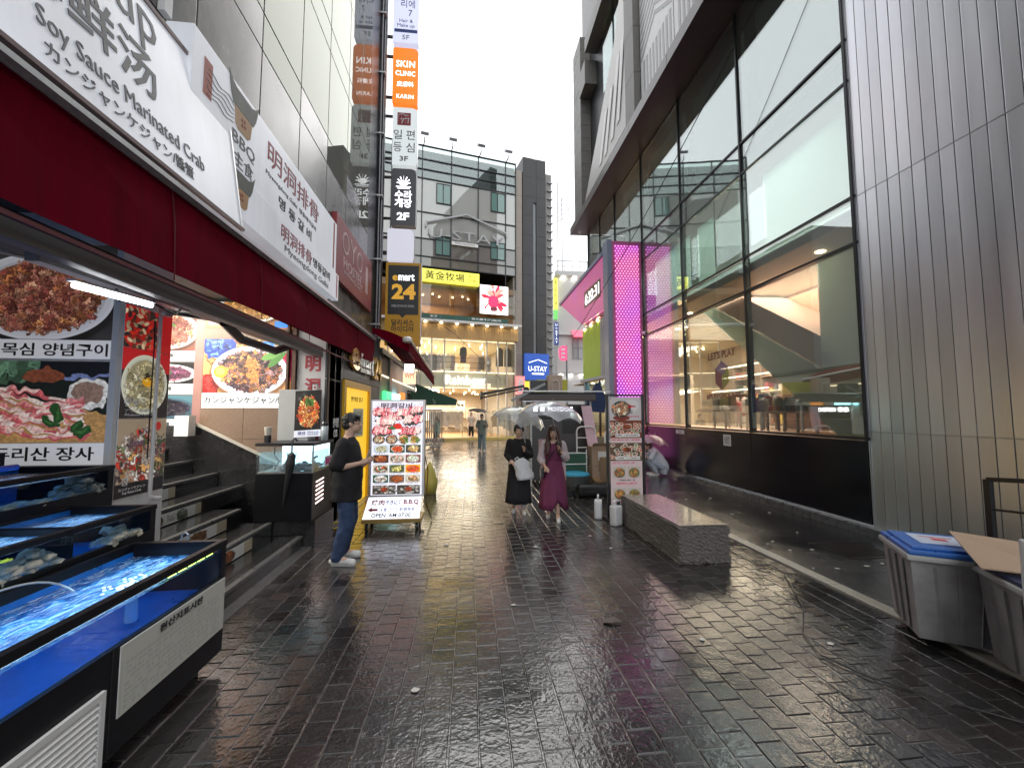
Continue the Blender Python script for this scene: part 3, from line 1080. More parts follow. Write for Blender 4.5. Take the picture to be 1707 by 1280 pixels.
# the end pier with drain pipes
pier = thing('dark_pier', 'narrow black building edge with pipes behind the stacked shop signs', 'building', (-2.9, 10.6, 0))
part('pier_wall', mat('black_cladding', (0.022, 0.022, 0.026), .3, var=.2), pier, (-4.5, -2.52, 9.97, 11.2, 0, 24))
part('pier_edge', M_DARK, pier, (-2.51, -2.40, 11.05, 11.2, 3.6, 24))
for x in (-2.47, -2.43):
    b = MB(); b.tube([(x, 10.9 + (x + 2.47) * 3, 3.3), (x, 10.9 + (x + 2.47) * 3, 24)], .022, 8); b.build('drain_pipe', M_GREY, pier)
for z in np.arange(4, 22, 1.75):
    part('pipe_bracket', M_ALU, pier, (-2.52, -2.37, 10.86, 11.0, z, z + .04))
# ================================================================ LEFT: SEAFOOD RESTAURANT SHOP FRONT
pr = np.random.default_rng(21)
shop = thing('seafood_restaurant', 'open seafood restaurant front with dark stairs and lit food posters under the red awning', 'shop', (-4, 4, 0))
M_SHOPW = mat('shop_wall_grey', (0.16, 0.155, 0.15), .6, var=.15)
M_CEIL = mat('dark_ceiling', (0.05, 0.05, 0.05), .6)
part('back_wall', M_SHOPW, shop, (-9.0, -8.8, -6, 6.9, 0, 3.44))
part('ceiling', M_CEIL, shop, (-8.8, -2.56, -6, 6.9, 3.36, 3.44))
part('near_wall', M_SHOPW, shop, (-8.8, -4.4, -6.2, -6.0, 0, 3.36))
part('cheek_wall', M_WPLAS, shop, (-8.8, -2.90, 3.68, 4.26, -.02, 3.36))
# ---- stairs
M_STEP = mat('wet_black_granite', (0.022, 0.022, 0.023), .16, var=.3, scale=14, coat=.6, bump=.08)
M_NOSE = mat('step_nosing', (0.09, 0.09, 0.09), .3, var=.2, scale=14, coat=.4)
stairs = thing('staircase', 'black granite steps with food stickers on the risers leading up into the restaurant', 'stairs', (-2.1, 4.6, 0))
def riser_pic(k):
    c = canvas(220, 36, (.86, .86, .85))
    prect(c, 196, 0, 220, 36, (.72, .68, .58))
    cols_ = [[(.55, .35, .2), (.7, .6, .4)], [(.3, .35, .25), (.7, .7, .65)], [(.45, .2, .12), (.6, .35, .2)]]
    for q in range(2):
        dish(c, 62 + q * 84 + 12 * pr.random(), 19, 17, 16, (.1, .1, .1), cols_[(k + q) % 3], pr, 26, .82, .25)
    scribble(c, 96, 8, 126, 30, (.3, .3, .3), pr, 4)
    return picmat('riser_sticker_print', c)
nose_x = [-2.10, -2.47, -2.84, -3.21, -3.55, -3.89, -4.23, -4.57]
for i, xn in enumerate(nose_x):
    z = .15 + .176 * i
    y0 = 3.08 if xn > -2.9 else 4.27
    y1 = 5.52 if i < 3 else 6.26
    nx_ = nose_x[i + 1] if i < 7 else xn - 1.6
    zb = -.02 if i == 0 else z - .176 - .03
    b = MB(); b.bbox(nx_ - .02, xn, y0, y1, zb, z, .008)
    b.build('step', M_STEP, stairs)
    b = MB(); b.bbox(xn - .05, xn + .012, y0, y1, z - .028, z + .004, .006)
    b.build('step_nosing', M_NOSE, stairs)
    if 0 < i < 6:
        w = (1.54, 1.70, .99, 1.05, 1.10)[i - 1]
        ya = 3.5 if i < 3 else 4.35
        panel('riser_sticker', riser_pic(i), M_WHITE, stairs, (xn + .016, ya, z - .165), (xn + .016, ya + w, z - .165), (xn + .016, ya, z - .04), .006)
part('landing', M_STEP, stairs, (-8.7, -6.15, 4.27, 6.26, 0, 1.382))
# sloping stone stringer and handrail line against the granite wall
b = MB(); b.prism([(-2.7, 6.27, 0), (-2.7, 6.27, .92), (-3.85, 6.27, 1.52), (-5, 6.27, 1.52), (-5, 6.27, 0)], (0, .025, 0))
b.build('stringer', M_STEP, stairs)
b = MB(); b.bar((-2.68, 6.25, .95), (-3.86, 6.25, 1.54), .05, .03); b.build('stair_trim', mat('pale_stone_trim', (.45, .43, .38), .4), stairs)
# post box at top of stairs
part('newel_box', M_WPLAS, stairs, (-4.02, -3.84, 6.05, 6.2, 1.38, 1.66))

# ---- granite side wall (tiles)
M_GRAN = mat('brown_granite', (0.20, 0.135, 0.095), .4, var=.35, scale=70, bump=.05)
gw = thing('granite_side_wall', 'brown granite side wall with the marinated crab poster beside the stairs', 'wall', (-3.1, 6.4, 0))
part('backing', M_DARK, gw, (-3.86, -2.1, 6.31, 6.9, -.02, 3.36))
for i in range(3):
    for j in range(5):
        b = MB(); b.bbox(-3.85 + i * .59 + .002, -3.85 + (i + 1) * .59 - .002, 6.29, 6.309, .0 + j * .66 + .002, (j + 1) * .66 - .002, .003)
        b.build('granite_tile', M_GRAN, gw)
# rear lobby wall behind the stairs
part('lobby_wall', M_SHOPW, shop, (-8.8, -3.87, 6.62, 6.9, 0, 3.36))
part('lobby_pillar', mat('reddish_pillar', (.30, .16, .14), .35), shop, (-4.06, -3.9, 6.45, 6.6, 1.38, 3.36))

# ---- posters -------------------------------------------------------
MEAT = [(.62, .36, .31), (.72, .46, .38), (.52, .27, .23), (.80, .58, .46), (.68, .42, .26)]
CRAB = [(.30, .20, .22), (.45, .33, .30), (.62, .45, .30), (.20, .14, .18), (.75, .45, .25), (.55, .42, .42)]
KIM = [(.70, .22, .10), (.80, .40, .15), (.55, .12, .08), (.85, .60, .30)]
PORK = [(.86, .55, .55), (.92, .75, .72), (.78, .38, .40), (.93, .84, .80)]
BOWL = [(.85, .78, .62), (.75, .68, .45), (.6, .55, .35), (.9, .85, .75)]
GRN = (.25, .45, .18)
PSX0, PSX1 = -4.10, -2.955
wy = 3.672
c = canvas(520, 360, (.22, .21, .21))
c *= (.8 + .4 * vnoise(360, 520, 60, pr))[..., None]
dish(c, 270, 200, 250, 165, (.82, .82, .84), MEAT, pr, 1000, .80, .055)
for q in range(14):
    pell(c, 400 + 90 * pr.random(), 60 + 60 * pr.random(), 36, 16, np.array((.35, .48, .22)) * (.6 + .6 * pr.random()), pr.random() * 3)
p_meat = picmat('meat_poster_print', c, .18)
c = canvas(520, 300, (.12, .14, .13))
for q in range(120):
    pell(c, 260 * pr.random(), 60 * pr.random(), 40, 14, np.array((.35, .48, .38)) * (.5 + .7 * pr.random()), pr.random() * 3)
pell(c, 420, 30, 150, 34, (.45, .5, .68)); pell(c, 420, 22, 140, 30, (.10, .11, .13))
pell(c, 300, 50, 70, 26, (.50, .28, .2)); pell(c, 455, 120, 70, 60, (.85, .84, .82)); pell(c, 455, 115, 55, 40, (.55, .45, .4))
for yy in range(300):  # wooden board
    x1 = 520 if yy > 120 + 80 else int(max(0, (yy - 60) * 520 / 140))
    if yy > 60:
        c[yy, :x1] = np.array((.78, .60, .38)) * (.9 + .2 * math.sin(yy * .9) * .3)
for q in range(9):
    yy = 92 + q * 19
    for s in range(90):
        tt = s / 90
        col = PORK[(int(tt * 9 + q * 1.7)) % 4]
        xx = tt * 430 + q * 4; y2 = yy + 45 * tt + 9 * math.sin(tt * 9 + q) 
        pell(c, xx, y2, 10, 8, np.array(col) * (.88 + .2 * pr.random()), .3)
        pell(c, xx, y2 + 6, 9, 2.5, (.95, .88, .85) if (q % 2) else (.72, .30, .33), .2)
for (xx, yy, aa) in ((330, 225, .4), (352, 190, 1.3), (420, 240, 2.2), (440, 262, 2.6)):
    pell(c, xx, yy, 36, 15, (.16, .30, .16), aa); pell(c, xx, yy - 3, 28, 5, (.25, .42, .22), aa)
dy, dx = (vnoise(300, 520, 22, pr) - .5) * 22, (vnoise(300, 520, 22, pr) - .5) * 22
yy_, xx_ = np.mgrid[0:300, 0:520]
c = c[np.clip(yy_ + dy, 0, 299).astype(int), np.clip(xx_ + dx, 0, 519).astype(int)] * (.85 + .3 * vnoise(300, 520, 7, pr))[..., None]
p_pork = picmat('pork_poster_print', c, .18)
pw = thing('meat_poster', 'large poster of seasoned red meat on a white plate above the fish tanks', 'poster', (PSX0, wy, 2.14))
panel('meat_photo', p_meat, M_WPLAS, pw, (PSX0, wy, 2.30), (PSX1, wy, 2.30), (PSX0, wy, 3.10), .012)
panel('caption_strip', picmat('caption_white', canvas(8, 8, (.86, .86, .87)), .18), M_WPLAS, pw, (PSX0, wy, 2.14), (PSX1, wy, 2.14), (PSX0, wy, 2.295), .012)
text('목심 양념구이', pw, M_TEXTK, (-3.37, wy - .002, 2.215), X, Z, .105, .78, .003, bold=.012)
pw2 = thing('pork_poster', 'large poster of raw pork belly slices with leaves above the fish tanks', 'poster', (PSX0, wy, 1.3))
panel('pork_photo', p_pork, M_WPLAS, pw2, (PSX0, wy, 1.46), (PSX1, wy, 1.46), (PSX0, wy, 2.12), .012)
panel('caption_strip', picmat('caption_white2', canvas(8, 8, (.84, .84, .85)), .18), M_WPLAS, pw2, (PSX0, wy, 1.28), (PSX1, wy, 1.28), (PSX0, wy, 1.455), .012)
text('두리산 장사', pw2, M_TEXTK, (-3.40, wy - .002, 1.37), X, Z, .11, .74, .003, bold=.012)
part('poster_frame', M_WPLAS, shop, (PSX1 + .003, -2.90, 3.662, 3.678, 1.2, 3.36))

# narrow banner on the street face of the cheek wall
cx = -2.888
def banner_quad(z0, z1):
    return (cx, 3.70, z0), (cx, 4.24, z0), (cx, 3.70, z1)
bt = thing('porridge_banner', 'tall narrow food banner with egg porridge bowl on the white wall edge by the stairs', 'banner', (cx, 3.97, 1.0))
c = canvas(150, 110, (.75, .08, .10))
for q in range(130):
    pell(c, 105 * pr.random(), 110 * pr.random(), 9, 5, np.array([(.35, .2, .15), (.8, .7, .55), (.75, .15, .1), (.2, .15, .13)][int(pr.integers(4))]) * (.7 + .5 * pr.random()), pr.random() * 3)
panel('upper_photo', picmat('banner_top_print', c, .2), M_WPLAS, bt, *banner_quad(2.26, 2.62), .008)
c = canvas(150, 190, (.10, .09, .09)); prect(c, 0, 0, 150, 60, (.78, .07, .10))
dish(c, 72, 96, 72, 84, (.88, .88, .80), [(.84, .79, .60), (.78, .72, .5), (.66, .62, .46), (.9, .86, .72)], pr, 240, .82, .07)
pell(c, 78, 88, 17, 14, (.93, .66, .10)); pell(c, 74, 84, 6, 4, (1, .85, .4))
heap(c, 76, 72, 16, 9, [(.12, .1, .09), (.2, .2, .12)], 16, pr, .2)
panel('porridge_photo', picmat('banner_mid_print', c, .2), M_WPLAS, bt, *banner_quad(1.655, 2.255), .008)
text('전복죽', bt, M_TEXTW, (cx + .002, 3.86, 1.79), Y, Z, .075, .24, .003, bold=.01)
text('アワビ粥/鮑魚粥\nAbalone Porridge', bt, M_TEXTW, (cx + .002, 3.93, 1.70), Y, Z, .07, .36, .003)
c = canvas(150, 200, (.62, .55, .46))
heap(c, 75, 110, 78, 76, [(.60, .48, .42), (.75, .70, .66), (.35, .25, .30), (.8, .6, .35), (.25, .3, .15), (.7, .2, .12), (.85, .82, .78)], 330, pr, .085)
prect(c, 0, 165, 150, 200, (.08, .05, .05)); pell(c, 122, 20, 9, 12, (.7, .1, .1))
panel('seafood_photo', picmat('banner_low_print', c, .2), M_WPLAS, bt, *banner_quad(.99, 1.645), .008)
text('장', bt, M_TEXTW, (cx + .002, 3.80, 1.12), Y, Z, .07, .08, .003, bold=.01)
text('カンジャンケジャン\nSoy Sauce Crab', bt, M_TEXTW, (cx + .002, 3.88, 1.04), Y, Z, .06, .28, .003)
# pole and cables on it
pl = thing('white_pole', 'thin white pipe standing in front of the porridge banner', 'pole', (-2.84, 4.02, .95))
b = MB(); b.tube([(-2.84, 4.02, .95), (-2.84, 4.02, 2.75)], .016, 10); b.build('pipe', M_WPLAS, pl)
b = MB(); b.tube([(-2.83, 4.02, .95), (-2.82, 4.05, .93), (-2.80, 4.09, .93)], .02, 8); b.build('pipe_elbow', M_WPLAS, pl)
b = MB(); b.tube([(-2.85, 3.98, 1.3), (-2.848, 3.975, 1.9), (-2.85, 3.98, 2.3), (-2.8, 3.9, 2.52)], .006, 6); b.build('cable', M_BLACK, pl)

# lobby posters (three stacked) behind the stairs
lw = 6.612
lx0, lx1 = -5.16, -4.09
def lobby(z0, z1, bg, plate, pal, lab, nm):
    c = canvas(180, 110, bg)
    dish(c, 100, 58, 74, 48, plate, pal, pr, 150, .8, .1, garnish=GRN)
    t = thing(nm, lab, 'poster', (lx0, lw, z0))
    panel('photo', picmat(nm + '_print', c, .3), M_WPLAS, t, (lx0, lw, z0 + .16), (lx1, lw, z0 + .16), (lx0, lw, z1), .01)
    panel('caption_strip', p_cap, M_WPLAS, t, (lx0, lw, z0), (lx1, lw, z0), (lx0, lw, z0 + .155), .01)
c = canvas(120, 14, (.84, .84, .84)); scribble(c, 20, 3, 90, 11, (.25, .25, .25), pr)
p_cap = picmat('lobby_caption', c, .3)
lobby(2.48, 3.30, (.45, .28, .22), (.88, .86, .84), MEAT, 'lobby poster of a grilled meat dish at the top of the stairs', 'grill_poster')
lobby(1.98, 2.46, (.09, .09, .09), (.86, .86, .84), [(.45, .25, .35), (.55, .35, .4), (.3, .2, .25)], 'lobby poster of octopus on a white plate, middle of the stack', 'octopus_poster')
lobby(1.45, 1.96, (.28, .42, .46), (.25, .35, .4), [(.12, .10, .16), (.2, .17, .22), (.3, .28, .3)], 'lobby poster of black shellfish on blue, lowest of the stack', 'shellfish_poster')
part('red_strip', mat('red_vinyl', (.45, .03, .04), .4), shop, (lx0 - .14, lx0 - .01, lw - .006, lw, 1.4, 3.3))

# crab posters on the granite wall
cw = 6.283
c = canvas(420, 270, (.75, .52, .32))
heap(c, 210, 60, 200, 90, [(.80, .58, .36), (.70, .46, .27), (.84, .66, .44)], 60, pr, .22)
pell(c, 70, 30, 80, 50, (.10, .22, .62)); pell(c, 60, 50, 60, 45, (.12, .25, .68)); heap(c, 66, 40, 60, 40, [(.08, .18, .52), (.14, .30, .74), (.30, .45, .85)], 40, pr, .3)
prect(c, 370, 30, 420, 190, (.78, .14, .30)); prect(c, 0, 190, 60, 270, (.75, .10, .12)); heap(c, 395, 110, 26, 80, [(.70, .10, .26), (.85, .22, .38)], 40, pr, .5); heap(c, 25, 235, 40, 40, [(.66, .07, .09), (.82, .2, .18)], 30, pr, .3)
dish(c, 220, 160, 180, 125, (.88, .88, .93), CRAB, pr, 420, .80, .07)
for q in range(60):
    pell(c, 230 + 60 * (pr.random() - .5), 160 + 110 * (pr.random() - .5), 10, 5, np.array((.85, .5, .28)) * (.8 + .3 * pr.random()), pr.random() * 3)
pell(c, 80, 165, 32, 30, (.88, .68, .15)); pell(c, 80, 162, 22, 20, (.95, .82, .35))
pell(c, 350, 95, 60, 18, (.30, .48, .24), -.8); pell(c, 320, 80, 50, 18, (.40, .58, .30), -.4)
prect(c, 278, 8, 335, 40, (.25, .50, .85))
crabp = thing('crab_poster', 'poster of soy sauce crab plate with Japanese caption on the granite wall', 'poster', (-3.25, cw, 1.77))
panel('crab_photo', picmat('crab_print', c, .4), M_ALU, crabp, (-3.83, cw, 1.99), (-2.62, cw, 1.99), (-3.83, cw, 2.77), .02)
panel('caption_strip', picmat('crab_caption', canvas(8, 8, (.82, .83, .84)), .35), M_ALU, crabp, (-3.83, cw, 1.77), (-2.62, cw, 1.77), (-3.83, cw, 1.985), .02)
text('カンジャンケジャン/醬蟹', crabp, M_TEXTK, (-3.80, cw - .002, 1.885), X, Z, .105, 1.22, .003, align='L', bold=.008)
text('포장', crabp, M_TEXTW, (-2.79, cw - .002, 2.69), X, Z, .075, .20, .003, bold=.01)
text('包裝', crabp, M_TEXTW, (-2.98, cw - .002, 2.69), X, Z, .055, .12, .003)
text('PACKING', crabp, M_TEXTW, (-2.84, cw - .002, 2.61), X, Z, .05, .34, .003, bold=.03)
c = canvas(420, 130, (.62, .42, .25))
dish(c, 210, 20, 160, 80, (.88, .87, .84), [(.72, .5, .25), (.8, .62, .35), (.55, .35, .15)], pr, 160, .82, .08)
prect(c, 330, 90, 395, 122, (.25, .50, .85)); prect(c, 15, 80, 120, 112, (.82, .82, .82)); scribble(c, 20, 86, 115, 106, (.5, .15, .15), pr)
o = panel('upper_crab_poster', picmat('crab_print_upper', c, .4), M_ALU, None, (-3.83, cw, 2.93), (-2.62, cw, 2.93), (-3.83, cw, 3.32), .02)
tag(o, 'upper poster of fried crab partly hidden behind the awning on the granite wall', 'poster')

# red characters banner
bn = thing('restaurant_banner', 'grey vertical banner with red characters beside the aquarium', 'banner', (-2.31, 6.24, 1.3))
part('banner_board', mat('banner_grey', (.50, .50, .51), .5, var=.04), bn, (-2.52, -2.11, 6.245, 6.275, 1.25, 2.95))
for k, ch in enumerate('明洞갈비'):
    text(ch, bn, M_TEXTR, (-2.30, 6.243, 2.42 - k * .33), X, Z, .24, .22, .003, bold=.03)
part('door_frame', mat('brown_door_frame', (.10, .05, .03), .4), shop, (-2.58, -2.53, 6.2, 6.28, 0, 3.3), (-2.66, -2.63, 6.2, 6.28, 0, 3.3))

# ---- aquarium cabinet -----------------------------------------------
aq = thing('aquarium', 'black cabinet aquarium with pale lit water and shellfish at the foot of the stairs', 'fish tank', (-2.2, 5.85, 0))
M_CAB = mat('black_cabinet', (0.007, 0.007, 0.009), .4, var=.25, scale=4, spec=.25)
AX0, AX1, AY0, AY1 = -2.68, -1.985, 5.50, 6.22
part('plinth', M_STEP, aq, (AX0 + .12, AX1 + .03, AY0 + .05, AY1 + .05, -.02, .33))
b = MB(); b.bbox(AX0, AX1, AY0, AY1, .335, .93, .01); b.build('cabinet', M_CAB, aq)
M_AQG = gmat('aquarium_glass', (.93, .97, .98), 1.5)
M_AQB = emat('aquarium_backlight', (.70, .88, .95), 1.5, (.6, .7, .75))
part('tank_back', M_AQB, aq, (AX0 + .02, AX1 - .03, AY1 - .03, AY1 - .02, .95, 1.27))
part('tank_floor', mat('shell_sand', (.35, .3, .28), .7), aq, (AX0 + .02, AX1 - .02, AY0 + .02, AY1 - .04, .931, .95))
part('glass_front', M_AQG, aq, (AX0 + .01, AX1 - .005, AY0 + .004, AY0 + .012, .935, 1.275))
part('glass_side', M_AQG, aq, (AX1 - .012, AX1 - .004, AY0 + .016, AY1 - .01, .935, 1.275))
part('corner_seal', M_ALU, aq, (AX1 - .016, AX1 + .001, AY0, AY0 + .015, .935, 1.275))
part('water', gmat('aquarium_water', (.80, .93, .97), 1.33, haze=.12, hcol=(.75, .85, .88)), aq, (AX0 + .03, AX1 - .03, AY0 + .03, AY1 - .05, .955, 1.2))
b = MB(); b.bbox(AX0 - .01, AX1 + .012, AY0 - .012, AY1 + .01, 1.278, 1.318, .006); b.build('lid', M_BLACK, aq)
b = MB(); b.tube([(-2.5, 5.6, 1.26), (-2.5, 5.6, 1.15), (-2.44, 5.6, 1.08), (-2.5, 5.6, .97)], .007, 6); b.build('air_hose', M_DARK, aq)
b = MB(); b.tube([(-2.02, 5.62, 1.1), (-2.0, 5.62, 1.13), (-1.97, 5.62, 1.13)], .012, 6); b.build('filter_pipe', M_BLACK, aq)
b = MB()
for k in range(90):
    b.ell((AX0 + .08 + .6 * pr.random(), AY0 + .06 + .55 * pr.random(), .955 + .09 * pr.random() * pr.random()), (.03 + .02 * pr.random(), .025, .018), 7, 4, .4)
o = b.build('shellfish', mat('aquarium_shells', (.55, .46, .48), .5, var=.5, scale=22), aq); o['kind'] = 'stuff'
M_SLOT = emat('lit_vent_slot', (1.0, .72, .66), 1.6)
for k in range(6):
    b = MB(); b.prism([(AX1 + .001, 5.62, .52 + k * .055), (AX1 + .001, 5.90, .535 + k * .055), (AX1 + .001, 5.90, .551 + k * .055), (AX1 + .001, 5.62, .536 + k * .055)], (.003, 0, 0)); b.build('vent_slot', M_SLOT, aq)
lb = thing('price_label', 'white label with magenta characters stuck on the aquarium side glass', 'label', (AX1, 6.05, .98))
part('label_card', M_WHITE, lb, (AX1 - .003, AX1 + .002, 5.93, 6.2, .96, 1.10))
text('製成品', lb, mat('magenta_print', (.55, .05, .25), .5), (AX1 + .003, 6.065, 1.03), Y, Z, .10, .23, .003, bold=.02)
# poster box on the lid
pb = thing('poster_light_box', 'grey box with spicy noodle bowl poster standing on the aquarium lid', 'light box', (-2.3, 6.0, 1.32))
b = MB(); b.bbox(-2.62, -2.22, 5.92, 6.18, 1.32, 2.02, .006); b.build('box_body', mat('box_grey', (.48, .50, .50), .4, var=.04), pb)
c = canvas(150, 240, (.10, .095, .09))
heap(c, 40, 30, 40, 26, [(.2, .2, .2), (.35, .33, .32)], 30, pr, .2)
dish(c, 78, 110, 66, 92, (.07, .07, .07), [(.80, .36, .14), (.86, .55, .26), (.72, .22, .10), (.9, .75, .5)], pr, 190, .86, .09)
for q in range(25):
    pell(c, 62 + 40 * pr.random(), 45 + 30 * pr.random(), 12, 5, np.array((.28, .42, .18)) * (.6 + .6 * pr.random()), pr.random() * 3)
pell(c, 82, 108, 11, 11, (.42, .2, .15)); pell(c, 80, 105, 6, 6, (.7, .5, .4))
prect(c, 0, 205, 150, 240, (.85, .86, .9))
panel('noodle_photo', picmat('noodle_print', c, .25), M_WHITE, pb, (-2.40, 5.914, 1.36), (-2.05, 5.914, 1.38), (-2.40, 5.914, 2.0), .008)
text('海鮮 짬뽕', pb, M_TEXTB, (-2.3, 5.911, 1.42), X, Z, .05, .1, .002)
text('Seafood noodle\nlunch & dinner', pb, M_TEXTB, (-2.15, 5.911, 1.425), X, Z, .05, .15, .002)
dp = thing('napkin_dispenser', 'clear cylinder dispenser with black lid beside the noodle poster', 'dispenser', (-1.99, 5.9, 1.32))
b = MB(); b.lathe((0, 0, 0), [(.045, 0), (.045, .2)], 14); b.build('cylinder', mat('dispenser_body', (.45, .52, .55), .2), dp, local=True, smooth=True)
b = MB(); b.lathe((0, 0, .201), [(.047, 0), (.047, .03), (.03, .06)], 14); b.build('lid', M_BLACK, dp, local=True)
cu = thing('paper_cup_stack', 'stack of pale paper cups in dark holder on the aquarium corner', 'cup', (-2.60, 5.62, 1.32))
b = MB(); b.lathe((0, 0, .0), [(.04, 0), (.042, .09)], 12); b.build('holder', M_BLACK, cu, local=True)
b = MB(); b.lathe((0, 0, .091), [(.036, 0), (.045, .1), (.046, .105)], 12); b.build('cups', mat('cup_paper', (.6, .57, .48), .6), cu, local=True)
# black umbrella hung on the lid
um = thing('folded_umbrella', 'closed black umbrella hanging by its hook on the aquarium front', 'umbrella', (-2.23, 5.47, .55))
b = MB(); b.tube([(-2.23, 5.455, 1.16), (-2.23, 5.455, 1.30), (-2.225, 5.47, 1.36), (-2.21, 5.50, 1.375), (-2.20, 5.53, 1.34)], .011, 8); b.build('handle', M_BLACK, um)
b = MB(); b.tube([(-2.23, 5.455, 1.20), (-2.232, 5.455, 1.17), (-2.24, 5.45, 1.06), (-2.26, 5.45, .9), (-2.29, 5.455, .72), (-2.315, 5.46, .52)], [.018, .045, .055, .036, .022, .006], 9); b.build('canopy', mat('umbrella_cloth_black', (.012, .012, .013), .6), um)
for a in range(5):
    b = MB(); b.tube([(-2.23 + .045 * math.cos(a * 1.25), 5.45 + .02 * math.sin(a * 1.25), 1.12), (-2.23 + .06 * math.cos(a * 1.25), 5.44 + .02 * math.sin(a * 1.25), 1.2)], .004, 5); b.build('rib_tip', M_GREY, um)

# ---- fish tanks, three tiers ----------------------------------------
M_TBLUE = mat('blue_tank_liner', (0.012, 0.13, 0.42), .3, var=.5, scale=4)
M_TFR = mat('tank_frame_black', (0.006, 0.006, 0.009), .45, var=.4, scale=9, spec=.22)
M_TGL = gmat('tank_glass', (.82, .92, 1.0), 1.5)
def water_mat():
    m, nt, out = nmat('tank_water')
    N, L = nt.nodes, nt.links
    tr = N.new('ShaderNodeBsdfTransparent'); tr.inputs[0].default_value = (.55, .80, .98, 1)
    df = N.new('ShaderNodeBsdfDiffuse'); df.inputs[0].default_value = (.05, .24, .46, 1)
    gl = N.new('ShaderNodeBsdfGlossy'); gl.inputs['Roughness'].default_value = .04
    g = N.new('ShaderNodeNewGeometry')
    mp = N.new('ShaderNodeMapping'); mp.inputs['Scale'].default_value = (20, 9, 9)
    L.new(g.outputs['Position'], mp.inputs[0])
    n = N.new('ShaderNodeTexNoise'); n.inputs['Scale'].default_value = 1.0; n.inputs['Detail'].default_value = 5; n.inputs['Distortion'].default_value = 1.2
    L.new(mp.outputs[0], n.inputs['Vector'])
    bp = N.new('ShaderNodeBump'); bp.inputs['Strength'].default_value = .9; bp.inputs['Distance'].default_value = .05
    L.new(n.outputs[0], bp.inputs['Height'])
    cr = N.new('ShaderNodeValToRGB')   # pump foam, and light on the ripples painted into the water colour
    cr.color_ramp.elements[0].position = .42; cr.color_ramp.elements[0].color = (.01, .07, .20, 1)
    cr.color_ramp.elements[1].position = .72; cr.color_ramp.elements[1].color = (.42, .68, .82, 1)
    e_ = cr.color_ramp.elements.new(.56); e_.color = (.03, .22, .48, 1)
    L.new(n.outputs[0], cr.inputs[0]); L.new(cr.outputs[0], df.inputs[0])
    L.new(bp.outputs[0], gl.inputs['Normal'])
    m0 = N.new('ShaderNodeMixShader'); m0.inputs[0].default_value = .6
    L.new(tr.outputs[0], m0.inputs[1]); L.new(df.outputs[0], m0.inputs[2])
    mx = N.new('ShaderNodeMixShader'); L.new(schlick(N, L, 1.6), mx.inputs[0])
    L.new(m0.outputs[0], mx.inputs[1]); L.new(gl.outputs[0], mx.inputs[2])
    L.new(mx.outputs[0], out.inputs[0])
    return m
M_WATER = water_mat()
E_BLUE = emat('blue_led_bar', (.02, .24, 1.0), 3.6)
E_LEDW = emat('white_led_bar', (.75, .95, 1.0), 3.0)
E_LEDY = emat('lime_led_bar', (.75, 1.0, .12), 3.5)
def fish_tank(label, x0, x1, y0, y1, zbot, zg0, zg1, ztop, wz, led=True):
    """x1 street side; glass window zg0..zg1 in the street face"""
    t = thing('fish_tank', label, 'fish tank', ((x0 + x1) / 2, (y0 + y1) / 2, max(zbot, 0)), group='stepped fish tanks in front of the restaurant')
    b = MB(); b.bbox(x1 - .03, x1, y0, y1, zbot, zg0, .004); b.build('front_panel', M_TFR, t)
    b = MB(); b.bbox(x1 - .035, x1 + .006, y0, y1, zg1, ztop, .006); b.build('top_rail', M_TFR, t)
    part('glass', M_TGL, t, (x1 - .02, x1 - .008, y0, y1 - .05, zg0, zg1))
    b = MB(); b.bbox(x0, x1 - .001, y1 - .05, y1, zbot, ztop - .002, .004); b.build('end_panel', M_TFR, t)
    b = MB(); b.bbox(x0, x0 + .03, y0, y1 - .052, zbot, ztop, .004); b.build('back_panel', M_TFR, t)
    part('liner', M_TBLUE, t, (x0 + .032, x0 + .037, y0, y1 - .055, zg0 - .07, wz + .03), (x0 + .04, x1 - .033, y0, y1 - .055, zg0 - .075, zg0 - .068))
    b = MB(); b.quad((x0 + .04, y0, wz), (x1 - .036, y0, wz), (x1 - .036, y1 - .055, wz), (x0 + .04, y1 - .055, wz)); b.build('water', M_WATER, t)
    if led:
        part('led_bar', E_BLUE, t, (x1 - .055, x1 - .04, y0, y1 - .08, zg0 - .050, zg0 - .038))
    return t
t1 = fish_tank('long front fish tank with lit blue water, white price board and louvre vent, lowest tier', -2.26, -1.67, -.9, 3.09, .09, .585, .785, .83, .745)
part('led_strip', E_LEDW, t1, (-1.70, -1.69, .5, 2.55, .772, .782))
for k in range(5):
    part('lime_led', E_LEDY, t1, (-1.70, -1.69, 2.57 + k * .085, 2.63 + k * .085, .768, .782))
part('plinth', M_BLACK, t1, (-2.2, -1.76, -.9, 3.0, -.02, .088))
part('cabinet_seam', M_BLACK, t1, (-1.672, -1.6685, 2.196, 2.2, .1, .58))
c = canvas(320, 130, (.80, .80, .77))
for q in range(9):
    prect(c, 4, 28 + q * 11, 316, 28.9 + q * 11, (.66, .66, .64))
for q in range(11):
    prect(c, 4 + q * 31, 28, 5 + q * 31, 126, (.70, .70, .68))
scribble(c, 12, 32, 300, 124, (.74, .74, .715), pr, 9)
panel('price_board', picmat('price_board_print', c), M_WHITE, t1, (-1.662, 2.235, .245), (-1.662, 3.075, .245), (-1.662, 2.235, .575), .006)
text('원산지표시판', t1, M_TEXTK, (-1.660, 2.66, .535), Y, Z, .042, .36, .002, bold=.015)
vt = MB(); vt.box(-1.668, -1.650, 1.20, 2.15, .40, .43); vt.box(-1.668, -1.650, 1.20, 2.15, .04, .065); vt.box(-1.668, -1.650, 2.125, 2.15, .066, .399)
vt.build('vent_frame', M_WPLAS, t1)
